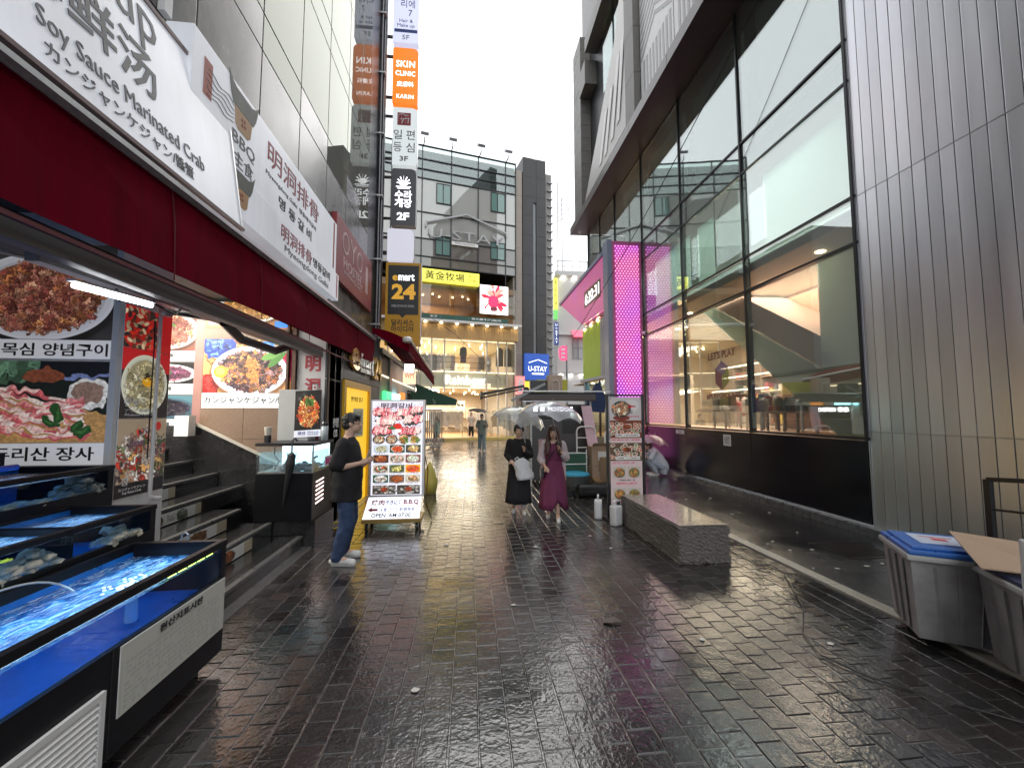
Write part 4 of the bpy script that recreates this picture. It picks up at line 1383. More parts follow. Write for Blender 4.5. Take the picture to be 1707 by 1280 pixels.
for k in range(11):
    z = .075 + k * .0295
    b = MB(); b.prism([(-1.667, 1.20, z), (-1.650, 1.20, z + .004), (-1.667, 1.20, z + .022)], (0, .92, 0)); b.build('vent_slat', M_WPLAS, t1)
b = MB(); b.tube([(-1.86, 2.55, .55), (-1.86, 2.55, .64), (-1.87, 2.55, .735)], [.03, .028, .034], 10); b.build('bubble_column', gmat('bubbles', (.7, .8, .85), 1.3, .1, .4, (.75, .85, .9), through=.5), t1)
M_HOSE = mat('pale_air_hose', (.45, .47, .46), .35)
for (x_, y_) in ((-2.27, 2.35),):
    b = MB(); b.tube([(x_ + .16 * q, y_ - .25 + .42 * q, .835 + .03 * math.sin(q * 2.6) - .13 * q ** 4) for q in np.linspace(0, 1, 12)], .0055, 7); b.build('air_hose', M_HOSE, t1)
b = MB()
for k in range(70):
    a_, r__ = 6.28 * pr.random(), .11 * pr.random()
    b.ell((-1.87 + r__ * math.cos(a_), 2.55 + 1.5 * r__ * math.sin(a_), .748), (.010, .010, .006), 6, 4)
o = b.build('foam', mat('foam_white', (.7, .75, .78), .4), t1); o['kind'] = 'stuff'
b = MB(); b.tube([(-1.95, 3.07, .83), (-1.95, 3.07, .87), (-1.93, 3.07, .885), (-1.91, 3.07, .87), (-1.91, 3.07, .83)], .006, 6); b.build('hook', M_ALU, t1)
t2 = fish_tank('middle tier fish tank with pale shells heaped behind its glass', -2.84, -2.28, -.9, 3.30, .3, .86, 1.0, 1.035, .985)
part('divider', M_TFR, t2, (-2.80, -2.32, 2.70, 2.72, .84, 1.03))
t3 = fish_tank('uppermost fish tank in the stack with bright blue water below the pork poster', -3.5, -2.83, -.9, 3.62, .5, 1.10, 1.25, 1.285, 1.235)
part('top_shelf', M_TFR, t3, (-3.5, -3.2, -.9, 3.2, 1.30, 1.42))
b = MB(); b.tube([(-3.17, -.9, 1.32), (-3.17, 3.25, 1.32)], .02, 8); b.build('blue_pipe', mat('blue_pipe', (.02, .08, .5), .3), t3)
def shells(t, nm, m, x0, x1, y0, y1, z, n, hh):
    b = MB()
    for k in range(n):
        u = pr.random(); y = y0 + u * (y1 - y0)
        b.ell((x0 + (x1 - x0) * pr.random(), y, z + hh * math.sin(u * math.pi) * pr.random()), (.025 + .02 * pr.random(), .03 + .02 * pr.random(), .018 + .012 * pr.random()), 8, 5, .5)
    o = b.build(nm, m, t); o['kind'] = 'stuff'
M_SHELL = mat('pale_shells', (.42, .38, .30), .5, var=.4, scale=30, bump=.3)
M_SHELLG = mat('grey_shells', (.20, .21, .19), .5, var=.5, scale=25, bump=.3)
shells(t2, 'scallops', M_SHELL, -2.42, -2.30, 2.28, 2.66, .85, 60, .10)
shells(t2, 'crab_legs', M_SHELL, -2.42, -2.30, 2.95, 3.2, .85, 34, .08)
shells(t3, 'abalones', M_SHELLG, -2.97, -2.86, 3.28, 3.55, 1.09, 46, .15)
shells(t3, 'small_clams', M_SHELL, -2.95, -2.86, 2.2, 3.2, 1.085, 40, .03)
d = bpy.data.lights.new('lobby_lamp', 'AREA'); d.size = 1.2; d.energy = 80; d.color = (1, .93, .82)  # unseen lamp added to brighten the dark stairs and riser stickers
o = bpy.data.objects.new('lobby_lamp', d); COL.objects.link(o); o.location = (-4.4, 5.3, 3.3)
# blue lamps over the tanks are the LEDs themselves
for (x, y, z, e) in ((-1.95, 1.4, .80, 5), (-2.55, 1.6, 1.02, 3), (-3.1, 1.8, 1.27, 3.5)):
    d = bpy.data.lights.new('tank_lamp', 'AREA'); d.shape = 'RECTANGLE'; d.size = .3; d.size_y = 3.2; d.energy = e; d.color = (.35, .66, 1.0)
    o = bpy.data.objects.new('tank_lamp', d); COL.objects.link(o); o.location = (x, y, z)

# ---- awning and its hardware ----------------------------------------
M_RED = mat('dark_red_awning', (0.125, 0.001, 0.011), .8, var=.38, scale=5, stretch=(1, 1.6, .18), bump=.06, bscale=300, spec=.03)
aw = thing('red_awning', 'long dark red awning drop hung over the tanks under the white signs', 'awning', (-2.2, 4, 2.6))
ypts = [-1.2 + k * .55 for k in range(20)]
ypts = [y for y in ypts if y < 8.7] + [9.0]
b = MB(); vs = []; fs = []
for i, y in enumerate(ypts):
    f = (y + 1.2) / 10.2
    zb = 2.58 + .16 * f
    zt = 3.245 + .02 * f
    sag = .016 * math.sin(i * 1.9) + .01 * math.sin(i * .7)
    e = .35 if i == len(ypts) - 1 else 0
    vs += [(-2.06, y, zt), (-2.03 + sag, y - e * .5, (zt + zb) / 2), (-2.01 + sag, y - e, zb), (-2.05, y - e, zb + .015), (-2.10, y, zt)]
for i in range(len(ypts) - 1):
    for k in range(4):
        fs.append((i * 5 + k, (i + 1) * 5 + k, (i + 1) * 5 + k + 1, i * 5 + k + 1))
b.add(vs, fs); b.build('awning_cloth', M_RED, aw)
M_SEAM = mat('awning_seam', (.10, .002, .008), .8)
for y in np.arange(-.6, 8.6, 1.18):
    b = MB(); b.tube([(-2.058, y, 3.28), (-2.026, y + .004, 3.0), (-2.006, y, 2.60)], .0045, 5); b.build('seam', M_SEAM, aw)
M_GRIME = mat('grey_grime_strip', (.16, .13, .13), .7, var=.5, scale=14)
b = MB(); b.prism([(-2.012, -1.2, 3.235), (-2.012, 8.9, 3.255), (-2.03, 8.9, 3.225), (-2.03, -1.2, 3.205)], (.008, 0, 0)); b.build('upper_hem', M_GRIME, aw)
b = MB(); b.prism([(-2.12, -1.2, 3.252), (-2.02, -1.2, 3.252), (-2.02, -1.2, 3.285), (-2.12, -1.2, 3.295)], (0, 10.2, .02)); b.build('head_rail', M_ALU, aw)
b = MB(); b.bbox(-2.20, -2.11, -1.2, 6.1, 2.50, 2.64, .015); b.build('front_bar', mat('awning_bar_grey', (.10, .095, .09), .45), aw)
b = MB(); b.bbox(-2.62, -2.52, -1.2, 6.9, 2.62, 2.74, .01); b.build('rear_bar', mat('awning_bar_dark', (.05, .045, .045), .45), aw)
part('hem', mat('awning_hem', (.09, .006, .012), .6), aw, (-2.03, -2.005, -1.2, 8.6, 2.555, 2.578))
for y0 in (1.6, 3.2, 6.2):
    b = MB(); b.bar((-2.3, y0, 2.60), (-2.75, y0 + .75, 2.62), .06, .05); b.bar((-2.75, y0 + .75, 2.62), (-2.5, y0 + 1.5, 2.68), .05, .05); b.build('folding_arm', M_GREY, aw)
    b = MB(); b.lathe((-2.75, y0 + .75, 2.57), [(.05, 0), (.05, .1)], 12); b.build('elbow_joint', M_ALU, aw)
b = MB(); b.bar((-2.45, 2.5, 2.585), (-2.45, 3.75, 2.60), .08, .07); b.build('junction_rail', M_ALU, aw)
b = MB(); b.tube([(-2.42, 3.0, 2.58), (-2.5, 3.15, 2.50), (-2.47, 3.3, 2.57), (-2.4, 3.55, 2.5), (-2.44, 3.7, 2.6)], .009, 6); b.build('cable', M_BLACK, aw)
b = MB(); b.tube([(-2.5, 4.4, 2.62), (-2.55, 4.8, 2.52), (-2.45, 5.4, 2.48), (-2.4, 5.7, 2.6)], .05, 8); b.build('wrapped_cloth', M_BLACK, aw)
tb = thing('tube_light', 'lit white fluorescent tube hanging under the awning in front of the meat poster', 'lamp', (-2.3, 2.85, 2.42))
b = MB(); b.tube([(-2.3, 2.58, 2.44), (-2.3, 3.16, 2.475)], .016, 10); b.build('tube', E_COOL, tb)
b = MB(); b.bar((-2.3, 2.56, 2.466), (-2.3, 3.18, 2.50), .05, .012); b.build('reflector', M_WPLAS, tb)
b = MB(); b.tube([(-2.3, 3.17, 2.49), (-2.31, 3.22, 2.6), (-2.36, 3.1, 2.62)], .006, 6); b.build('bracket', M_GREY, tb)

# ---- signs above -----------------------------------------------------
def light_face(name, col, es, body):
    """acrylic face lit unevenly by the tubes behind it, with rain dirt on it"""
    m = emat(name, col, es, body)
    nt = m.node_tree; N, L = nt.nodes, nt.links
    p = [n for n in N if n.type == 'BSDF_PRINCIPLED'][0]
    g = N.new('ShaderNodeNewGeometry')
    mp = N.new('ShaderNodeMapping'); mp.inputs['Scale'].default_value = (1, 3.5, .5)
    L.new(g.outputs['Position'], mp.inputs[0])
    nz = N.new('ShaderNodeTexNoise'); nz.inputs['Scale'].default_value = 2.2; nz.inputs['Detail'].default_value = 7; nz.inputs['Roughness'].default_value = .7
    L.new(mp.outputs[0], nz.inputs['Vector'])
    mx = N.new('ShaderNodeMix'); mx.data_type = 'RGBA'
    mx.inputs[6].default_value = tuple(c * .74 for c in body) + (1,); mx.inputs[7].default_value = tuple(min(1, c * 1.12) for c in body) + (1,)
    L.new(nz.outputs[0], mx.inputs[0]); L.new(mx.outputs[2], p.inputs['Base Color'])
    n2 = N.new('ShaderNodeTexNoise'); n2.inputs['Scale'].default_value = .9; L.new(g.outputs['Position'], n2.inputs['Vector'])
    mr = N.new('ShaderNodeMapRange'); mr.inputs[3].default_value = es * .4; mr.inputs[4].default_value = es * 1.6
    L.new(n2.outputs[0], mr.inputs[0]); L.new(mr.outputs[0], p.inputs['Emission Strength'])
    return m
M_LBX = light_face('lit_sign_face', (.86, .91, 1.0), .15, (.58, .59, .62))
sg = thing('seafood_soup_sign', 'big white lit sign with grey Soy Sauce Marinated Crab lettering, nearest on the left', 'sign', (-2.2, 1.5, 3.56))
b = MB()
b.prism([(-2.096, -1.6, 3.385), (-2.275, -1.6, 4.56), (-2.46, -1.6, 4.56), (-2.46, -1.6, 3.43)], (0, 5.46, 0)); b.build('light_box', M_LBX, sg)
b = MB(); b.bar((-2.092, 3.868, 3.385), (-2.272, 3.868, 4.56), .022, .012); b.build('end_trim', M_ALU, sg)
b = MB(); b.bar((-2.092, -1.6, 3.375), (-2.092, 3.88, 3.375), .04, .026); b.build('lower_rail', mat('pinkish_rail', (.25, .18, .18), .4), sg)
b = MB(); b.bar((-2.28, -1.6, 4.565), (-2.28, 3.88, 4.565), .04, .03); b.build('upper_rail', MATS['pinkish_rail'], sg)
S_UP = Vector((-.175, 0, 1.14)).normalized()
def s1(y, z, body, h, w, m, bold=0.0):
    x = -2.10 - (z - 3.42) * .175 / 1.14 + .002
    text(body, sg, m, (x, y, z), Y, S_UP, h, w, .004, bold=bold)
s1(1.92, 4.36, 'Seafood Soup', .42, 2.1, M_TEXTG, .0)
s1(2.43, 3.985, '海鲜汤', .34, .98, M_TEXTG, .012)
s1(2.74, 3.655, 'Soy Sauce Marinated Crab', .145, 1.28, M_TEXTG)
s1(2.68, 3.515, 'カンジャンケジャン/醬蟹', .10, 1.10, M_TEXTG)
sg2 = thing('galbi_sign', 'white restaurant sign with roofed house emblems and red characters behind the near sign', 'sign', (-2.24, 5.2, 3.57))
b = MB(); b.bbox(-2.44, -2.23, 3.32, 6.88, 4.01, 4.83, .006); b.build('upper_box', M_LBX, sg2)
b = MB(); b.bbox(-2.44, -2.215, 3.88, 7.0, 3.57, 4.0, .006); b.build('lower_box', M_LBX, sg2)
fx = -2.228
part('red_bar', mat('sign_red_bar', (.45, .12, .09), .5), sg2, (fx, fx + .002, 3.46, 3.57, 4.36, 4.68))
part('red_bar', MATS['sign_red_bar'], sg2, (fx, fx + .002, 6.72, 6.78, 4.05, 4.8))
text('BBQ', sg2, M_TEXTG, (fx, 4.09, 4.30), Y, Z, .14, .40, .003)
text('主食', sg2, M_TEXTG, (fx, 4.10, 4.12), Y, Z, .15, .34, .003)
text('明洞排骨', sg2, M_TEXTR, (fx, 5.30, 4.57), Y, Z, .27, 1.50, .003)
text('Myeongdong Galbi  명동돼지갈비', sg2, M_TEXTG, (fx, 5.25, 4.33), Y, Z, .07, 1.45, .003)
text('명 동 갈 비', sg2, M_TEXTK, (fx, 5.33, 4.16), Y, Z, .14, .98, .003, bold=.02)
fl = -2.213
text('明洞排骨', sg2, M_TEXTR, (fl, 5.36, 3.83), Y, Z, .19, .92, .003)
text('명동갈비', sg2, M_TEXTK, (fl, 6.22, 3.83), Y, Z, .13, .68, .003, bold=.02)
text('Myeongdong Galbi', sg2, M_TEXTG, (fl, 5.75, 3.655), Y, Z, .10, 1.5, .003)
part('red_edge', mat('sign_red_bar', (.45, .12, .09), .5), sg2, (fl, fl + .002, 6.88, 6.93, 3.6, 3.98))
def emblem(x, y, z, s):
    b = MB(); roof = [(-.58, .56), (-.47, .44), (-.3, .36), (.3, .36), (.47, .44), (.58, .56), (.48, .16), (.38, -.02), (-.38, -.02), (-.48, .16)]
    b.prism([(x, y + u * s, z + v * s) for u, v in roof], (.004, 0, 0)); b.build('emblem_roof', mat('emblem_roof_grey', (.09, .10, .085), .5), sg2)
    b = MB(); body = [(-.33, -.03), (.33, -.03), (.28, -.38), (.18, -.46), (-.18, -.46), (-.28, -.38)]
    b.prism([(x, y + u * s, z + v * s) for u, v in body], (.004, 0, 0)); b.build('emblem_body', mat('emblem_body_tan', (.50, .28, .12), .5), sg2)
    b = MB()
    for k in range(4):
        a = k * math.pi / 2 + .4
        b.prism([(x + .004, y + s * .11 * math.cos(a + d) * r_, z + s * (-.22 + .11 * math.sin(a + d) * r_)) for d, r_ in ((0, .4), (.3, 1), (.9, 1), (1.0, .4))], (.003, 0, 0))
    b.build('emblem_flower', mat('emblem_flower_red', (.35, .08, .05), .5), sg2)
emblem(fx, 4.06, 4.62, .46)
emblem(fl, 4.05, 3.86, .40)
b = MB()
for k in range(5):
    pts = [(fx + .001, 3.50 + .05 * q, 4.60 - .05 * k + .018 * math.sin(q * 1.3 + k)) for q in range(9)]
    b.tube(pts, .004, 4)
b.build('wave_print', mat('pale_wave_print', (.50, .52, .52), .5), sg2)
oy = thing('hostel_sign', 'dull red OYO hostel sign fixed along the marble building', 'sign', (-2.42, 8.7, 4.1))
b = MB(); b.bbox(-2.495, -2.40, 7.40, 10.03, 4.12, 5.32, .01); b.build('sign_board', mat('oyo_red', (.33, .05, .055), .4, var=.05), oy)
M_OYO = mat('oyo_pale_print', (.72, .52, .52), .5)
for k, ch in enumerate('OYO'):
    text(ch, oy, M_OYO, (-2.398, 7.95 + k * .5, 4.95), Y, Z, .44, .44, .003, bold=-.008)
text('HOSTEL', oy, M_OYO, (-2.398, 8.5, 4.56), Y, Z, .21, 1.35, .003, bold=.012)
text('MYEONGDONG', oy, M_OYO, (-2.398, 8.5, 4.38), Y, Z, .09, 1.2, .003)
text('1', oy, M_OYO, (-2.398, 9.55, 4.75), Y, Z, .62, .2, .003)

# ---- convenience store ------------------------------------------------
st = thing('convenience_store', 'dark grey convenience store front with gold letters beyond the aquarium', 'shop', (-2.1, 8, 0))
M_STG = mat('store_grey_cladding', (.055, .057, .062), .45, var=.15, scale=3)
EX = -2.1
part('store_wall', M_DARK, st, (-6, EX - .03, 6.92, 9.72, -.02, 3.42))
b = MB()
pz = [(0, .85), (.86, 2.2), (2.21, 3.4)]
for (y0, y1) in ((6.24, 6.62), (6.63, 7.0)):
    for (z0, z1) in pz:
        b = MB(); b.bbox(EX - .029, EX, y0 + .004, y1 - .004, z0, z1, .004); b.build('cladding_panel', M_STG, st)
for (y0, y1) in ((7.0, 7.9), (7.9, 8.85), (8.85, 9.72)):
    b = MB(); b.bbox(EX - .029, EX, y0 + .004, y1 - .004, 2.28, 3.4, .004); b.build('cladding_panel', M_STG, st)
b = MB(); b.bbox(EX - .029, EX, 8.85, 9.72, 0, 2.27, .004); b.build('cladding_panel', M_STG, st)
M_GOLD = mat('gold_letter', (.62, .36, .06), .28, .6, var=.05)
M_LETW = mat('white_letter', (.78, .76, .70), .35)
text('e', st, M_GOLD, (EX + .02, 7.50, 2.66), Y, Z, .40, .52, .06, bold=.03)
text('mart', st, M_LETW, (EX + .02, 8.35, 2.68), Y, Z, .44, 1.02, .06, bold=.02)
text('24', st, M_GOLD, (EX + .02, 9.28, 2.66), Y, Z, .48, .70, .06, bold=.02)
text('편의점\nCVS', st, M_TEXTW, (EX + .001, 6.70, 1.47), Y, Z, .30, .26, .003, bold=.015)
M_YEL = mat('yellow_panel', (.72, .40, .015), .35, var=.06)
E_YEL = emat('yellow_lit_panel', (1.0, .62, .03), .35, (.72, .42, .02))
part('yellow_door_frame', M_YEL, st, (EX - .02, EX + .03, 7.02, 7.14, 0, 2.26), (EX - .02, EX + .03, 8.72, 8.84, 0, 2.26), (EX - .02, EX + .03, 7.14, 8.72, 2.14, 2.26))
part('yellow_door', E_YEL, st, (EX - .028, EX - .012, 7.141, 8.719, 0, 2.139))
text('편의점 입구', st, M_TEXTK, (EX - .010, 7.95, 1.95), Y, Z, .09, .8, .003)
c = canvas(60, 80, (.86, .86, .78)); scribble(c, 8, 8, 52, 74, (.3, .4, .35), pr, 9)
panel('door_notice', picmat('door_notice_print', c), M_WHITE, st, (EX - .008, 7.7, 1.25), (EX - .008, 8.4, 1.25), (EX - .008, 7.7, 1.78), .003)
yl = thing('yellow_hose', 'thin yellow hose loop lying at the foot of the convenience store wall', 'hose', (-1.95, 6.55, 0))
b = MB(); b.tube([(-2.0 + .1 * math.cos(a), 6.5 + .2 * math.sin(a), .015) for a in np.linspace(0, 6, 24)], .009, 6); b.build('hose_loop', mat('hose_yellow', (.5, .35, .03), .4), yl)

# ---- stack of blade signs ---------------------------------------------
def blade(nm, lab, x0, x1, z0, z1, m, cut=True, edge=None):
    t = thing(nm, lab, 'sign', ((x0 + x1) / 2, 11.5, z0))
    b = MB()
    r_ = .14
    if cut:
        pts = [(x0, z0 + .02), (x0 + .1, z0), (x1 - .02, z0), (x1, z0 + .06), (x1, z1 - r_)]
        pts += [(x1 - r_ + r_ * math.cos(a), z1 - r_ + r_ * math.sin(a)) for a in (.5, 1.0, 1.57)] + [(x0 + .04, z1), (x0, z1 - .05)]
    else:
        pts = [(x0, z0), (x1, z0), (x1, z1), (x0, z1)]
    b.prism([(x, 11.5, z) for x, z in pts], (0, .22, 0)); b.build('light_box', m, t)
    b = MB(); b.prism([(x + .012, 11.52, z + .01) for x, z in pts], (0, .17, 0)); b.build('casing', M_ALU, t)
    for zb_ in (z0 + .2, z1 - .26):
        part('bracket', M_DARK, t, (x0 - .25, x0 + .02, 11.56, 11.62, zb_, zb_ + .06))
    return t
yb = 11.496
E_TXT = emat('lit_white_letter', (.92, .92, 1.0), 1.1)
e5 = blade('salon_sign', 'white and blue Hair and Makeup blade sign, topmost of the stack', -2.32, -1.59, 12.52, 14.3, emat('salon_face', (.72, .76, 1.0), .35, (.5, .5, .6)))
text('리에\n  7', e5, M_TEXTB, (-1.9, yb, 13.62), X, Z, .50, .40, .004)
text('Hair &\nMake up', e5, M_TEXTB, (-1.95, yb, 13.12), X, Z, .28, .50, .004)
part('dark_band', M_TEXTB, e5, (-2.28, -1.62, yb - .003, yb, 12.84, 12.94))
text('5F', e5, M_TEXTG, (-1.95, yb, 12.69), X, Z, .14, .2, .004)
e4 = blade('clinic_sign', 'orange SKIN CLINIC blade sign in the stack', -2.30, -1.58, 10.64, 12.36, emat('clinic_orange', (1.0, .22, .012), .42, (.55, .13, .01)))
text('SKIN', e4, E_TXT, (-1.94, yb, 11.86), X, Z, .20, .54, .004, bold=.01, spacing=1.08)
text('CLINIC', e4, E_TXT, (-1.94, yb, 11.57), X, Z, .15, .56, .004, bold=.01, spacing=1.08)
text('皮膚科', e4, E_TXT, (-1.94, yb, 11.24), X, Z, .16, .48, .004)
text('KARIN', e4, E_TXT, (-1.94, yb, 10.86), X, Z, .12, .48, .004, spacing=1.1)
e3 = blade('sirloin_sign', 'white blade sign with red square seal and black brush letters, 3F', -2.27, -1.58, 8.78, 10.52, emat('sirloin_face', (.85, .92, .95), .28, (.5, .52, .52)))
b = MB(); b.bbox(-2.14, -1.76, yb - .004, yb, 9.98, 10.36, .002); b.build('red_seal', M_TEXTR, e3)
b = MB()
for q in (((-2.1, 10.3), (-2.1, 10.05)), ((-2.1, 10.3), (-1.95, 10.32)), ((-2.02, 10.24), (-2.02, 10.08)), ((-1.95, 10.28), (-1.82, 10.28)), ((-1.9, 10.3), (-1.9, 10.03)), ((-2.06, 10.16), (-1.8, 10.2)), ((-1.82, 10.2), (-1.84, 10.04)), ((-2.02, 10.03), (-1.95, 10.18))):
    b.bar((q[0][0], yb - .006, q[0][1]), (q[1][0], yb - .006, q[1][1]), .004, .022)
b.build('seal_strokes', M_TEXTW, e3)
for ch, x, z in (('일', -2.12, 9.70), ('편', -1.76, 9.70), ('등', -2.12, 9.32), ('심', -1.76, 9.32)):
    text(ch, e3, M_TEXTK, (x, yb, z), X, Z, .28, .24, .004)
text('3F', e3, M_TEXTG, (-1.94, yb, 8.98), X, Z, .15, .24, .004, bold=.02)
e2 = blade('crab_house_sign', 'black blade sign with white crowned emblem and 2F', -2.27, -1.58, 7.0, 8.68, emat('black_sign_face', (.05, .05, .06), .3, (.02, .02, .022)))
E_TXT = emat('lit_white_letter', (.92, .92, 1.0), 1.1)
text('수라\n게장', e2, E_TXT, (-1.93, yb, 7.78), X, Z, .50, .48, .004, bold=.02, line=.9)
text('2F', e2, E_TXT, (-1.93, yb, 7.27), X, Z, .22, .34, .004, bold=.03)
b = MB()
for k in range(7):  # crown-like crab emblem
    a = math.pi * k / 6
    b.bar((-1.93 + .08 * math.cos(a), yb - .002, 8.24 + .06 * math.sin(a)), (-1.93 + .19 * math.cos(a), yb - .002, 8.26 + .2 * math.sin(a)), .004, .03)
b.ell((-1.93, yb, 8.24), (.12, .004, .08), 12, 6); b.bar((-2.14, yb - .002, 8.14), (-1.72, yb - .002, 8.14), .004, .025); b.bar((-2.1, yb - .002, 8.09), (-1.76, yb - .002, 8.09), .004, .02)
b.build('emblem', E_TXT, e2)
blade('blank_sign', 'blank pale grey blade sign above the yellow and black store sign', -2.35, -1.62, 5.97, 6.90, emat('blank_face', (.62, .62, .72), .35, (.5, .5, .55)))
em = blade('store_blade_sign', 'black and yellow emart24 blade sign above the far red awning', -2.37, -1.40, 3.58, 5.92, mat('blade_yellow', (.70, .36, .02), .4, var=.04), cut=False)
b = MB(); b.prism([(-2.30, yb, 4.44), (-1.98, yb, 4.44), (-1.89, yb, 4.34), (-1.80, yb, 4.44), (-1.46, yb, 4.44), (-1.46, yb, 5.84), (-2.30, yb, 5.84)], (0, -.004, 0)); b.build('black_field', mat('blade_black', (.022, .024, .026), .4), em)
M_BGOLD = emat('blade_gold', (.8, .42, .05), .25, (.65, .34, .03))
text('e', em, M_BGOLD, (-2.11, yb - .005, 5.48), X, Z, .16, .15, .004, bold=.03)
text('mart', em, E_TXT, (-1.80, yb - .005, 5.50), X, Z, .19, .44, .004, bold=.02)
text('24', em, M_BGOLD, (-1.87, yb - .005, 5.09), X, Z, .44, .66, .004, bold=.04)
text('DELICIOUS IDEA', em, M_TEXTW, (-1.88, yb - .005, 4.68), X, Z, .06, .62, .004, bold=.01)
text('딜리셔스\n아이디어', em, M_TEXTK, (-1.89, yb, 4.12), X, Z, .36, .62, .004, bold=.015, line=.95)

# ---- second awning with flood lamp --------------------------------------
a2 = thing('extended_awning', 'far red awning stretched out over the alley with a flood lamp under it', 'awning', (-1.8, 10, 3))
b = MB()
def A2(u, v):  # u out from wall, v along the street
    y = 9.4 + v * 4.6
    xw, zw = -2.2, 3.62 - .30 * v
    xf, zf = -1.40 + .16 * v, 3.34 - .42 * v
    return Vector((xw + (xf - xw) * u, y, zw + (zf - zw) * u + .05 * math.sin(u * math.pi)))
vs = []; fs = []
nu, nv = 7, 9
for i in range(nu):
    for j in range(nv):
        vs.append(A2(i / (nu - 1), j / (nv - 1)))
for i in range(nu - 1):
    for j in range(nv - 1):
        fs.append((i * nv + j, (i + 1) * nv + j, (i + 1) * nv + j + 1, i * nv + j + 1))
b.add(vs, fs); b.build('awning_cloth', M_RED, a2)
b = MB(); vs = []; fs = []
for j in range(nv):
    p = A2(1, j / (nv - 1)); vs += [p + Vector((.02, 0, .02)), p + Vector((.04, 0, -.28 - .012 * (j % 2))), p + Vector((.0, 0, -.28))]
for j in range(nv - 1):
    fs.append((3 * j, 3 * j + 1, 3 * j + 4, 3 * j + 3)); fs.append((3 * j + 1, 3 * j + 2, 3 * j + 5, 3 * j + 4))
b.add(vs, fs); b.build('valance', M_RED, a2)
b = MB(); q0, q1 = A2(0, 0), A2(1, 0); b.prism([q0 + Vector((0, -.02, 0)), q0.lerp(q1, .5) + Vector((0, -.02, .05)), q1 + Vector((0, -.02, 0)), q1 + Vector((.03, -.02, -.27)), q0.lerp(q1, .45) + Vector((0, -.02, -.20)), q0 + Vector((0, -.02, -.12))], (0, .015, 0)); b.build('side_panel', M_RED, a2)
b = MB(); b.tube([A2(1, 0) + Vector((.02, 0, .03)), A2(1, .5) + Vector((.02, 0, .03)), A2(1, 1) + Vector((.02, 0, .03))], .035, 8); b.build('front_bar', M_WPLAS, a2)
b = MB(); b.lathe(A2(1, 0) + Vector((-.02, -.03, -.06)), [(.06, 0), (.11, .03), (.11, .1), (.06, .14)], 12); b.build('end_cap', M_WPLAS, a2)
b = MB(); b.bar(A2(.05, .1) - Vector((0, 0, .1)), A2(.95, .1) - Vector((0, 0, .12)), .05, .05); b.bar(A2(.05, .75) - Vector((0, 0, .1)), A2(.95, .75) - Vector((0, 0, .12)), .05, .05); b.build('folding_arm', M_ALU, a2)
fl_ = thing('flood_lamp', 'bright white flood lamp clamped under the far red awning', 'lamp', (-1.42, 10.2, 2.75))
b = MB(); b.bbox(-1.62, -1.36, 10.2, 10.28, 2.68, 2.90, .01); b.build('housing', M_DARK, fl_)
b = MB(); b.quad((-1.60, 10.196, 2.695), (-1.38, 10.196, 2.695), (-1.38, 10.196, 2.885), (-1.60, 10.196, 2.885)); b.build('lens', emat('flood_lens', (1, .97, .9), 8), fl_)
b = MB(); b.tube([(-1.5, 10.3, 2.9), (-1.6, 10.3, 3.05), (-1.62, 10.2, 3.2)], .012, 6); b.build('arm', M_GREY, fl_)
# ================================================================ FAR END: CLOTHES SHOP BUILDING
pr = np.random.default_rng(31)
rb = thing('clothes_shop_building', 'glass fronted building with warmly lit Rainbow clothes shop at the end of the alley', 'building', (-3.2, 25.5, 0), R(12.9))
M_FGL = gmat('far_glass', (.80, .88, .86), ior=2.2, wave=.03)
M_FPAN = gmat('far_spandrel', (.5, .5, .5), ior=2.4, haze=.8, hcol=(.42, .42, .39), wave=.02)
M_FPAND = gmat('far_spandrel_dark', (.4, .4, .4), ior=2.2, haze=.8, hcol=(.20, .18, .165), wave=.02)
M_BEIGE = mat('beige_pilaster', (.33, .29, .25), .6, var=.12, scale=2)
M_IVORY = mat('ivory_wall', (.70, .61, .46), .5, var=.05)
M_WOODF = mat('wood_floor', (.30, .18, .09), .35, var=.2, stretch=(1, 6, 1))
L_ = dict(local=True)
part('upper_core', M_FRAME, rb, (-4, 6.4, .3, 9, 10.9, 18.7), local=True)
part('side_wall', M_BEIGE, rb, (-4, -3.9, .1, 9, 0, 18.7), (6.25, 6.4, .1, 9, 0, 10.9), local=True)
part('rear_wall', M_IVORY, rb, (-3.9, 6.25, 8.6, 8.8, 0, 10.9), local=True)
part('shop_floor', M_WOODF, rb, (-3.9, 6.25, .1, 8.6, -.02, .14), local=True)
part('ground_ceiling', M_IVORY, rb, (-3.9, 6.25, .12, 8.6, 3.30, 4.28), local=True)
part('first_ceiling', M_IVORY, rb, (-3.9, 6.25, .12, 8.6, 6.36, 7.58), local=True)
part('restaurant_ceiling', mat('restaurant_ceiling', (.3, .2, .12), .6), rb, (-3.9, 6.25, .12, 8.6, 9.6, 10.0), local=True)
part('restaurant_back', mat('restaurant_back', (.35, .22, .12), .6), rb, (-3.9, 6.25, 4.0, 4.1, 7.6, 9.6), local=True)
xs = [-4, -1.8, .08, 1.96, 3.76, 5.68, 6.40]
zs = [10.93, 11.57, 12.72, 14.44, 16.67, 17.28, 17.95, 18.85]
for i in range(6):
    for j in range(7):
        m = M_FGL if j >= 4 else (M_FPAND if j in (0, 1) else M_FPAN)
        b = MB(); b.box(xs[i] + .02, xs[i + 1] - .02, .05, .09, zs[j] + .02, zs[j + 1] - .02)
        t_ = pr.normal(0, .003, 2)
        b.v = [(x, y + (x - xs[i]) * t_[0] + (z - zs[j]) * t_[1], z) for x, y, z in b.v]
        b.build('facade_panel', m, rb, local=True)
for x in xs:
    part('mullion', M_FRAME, rb, (x - .03, x + .03, 0, .12, 10.0, 18.9), local=True)
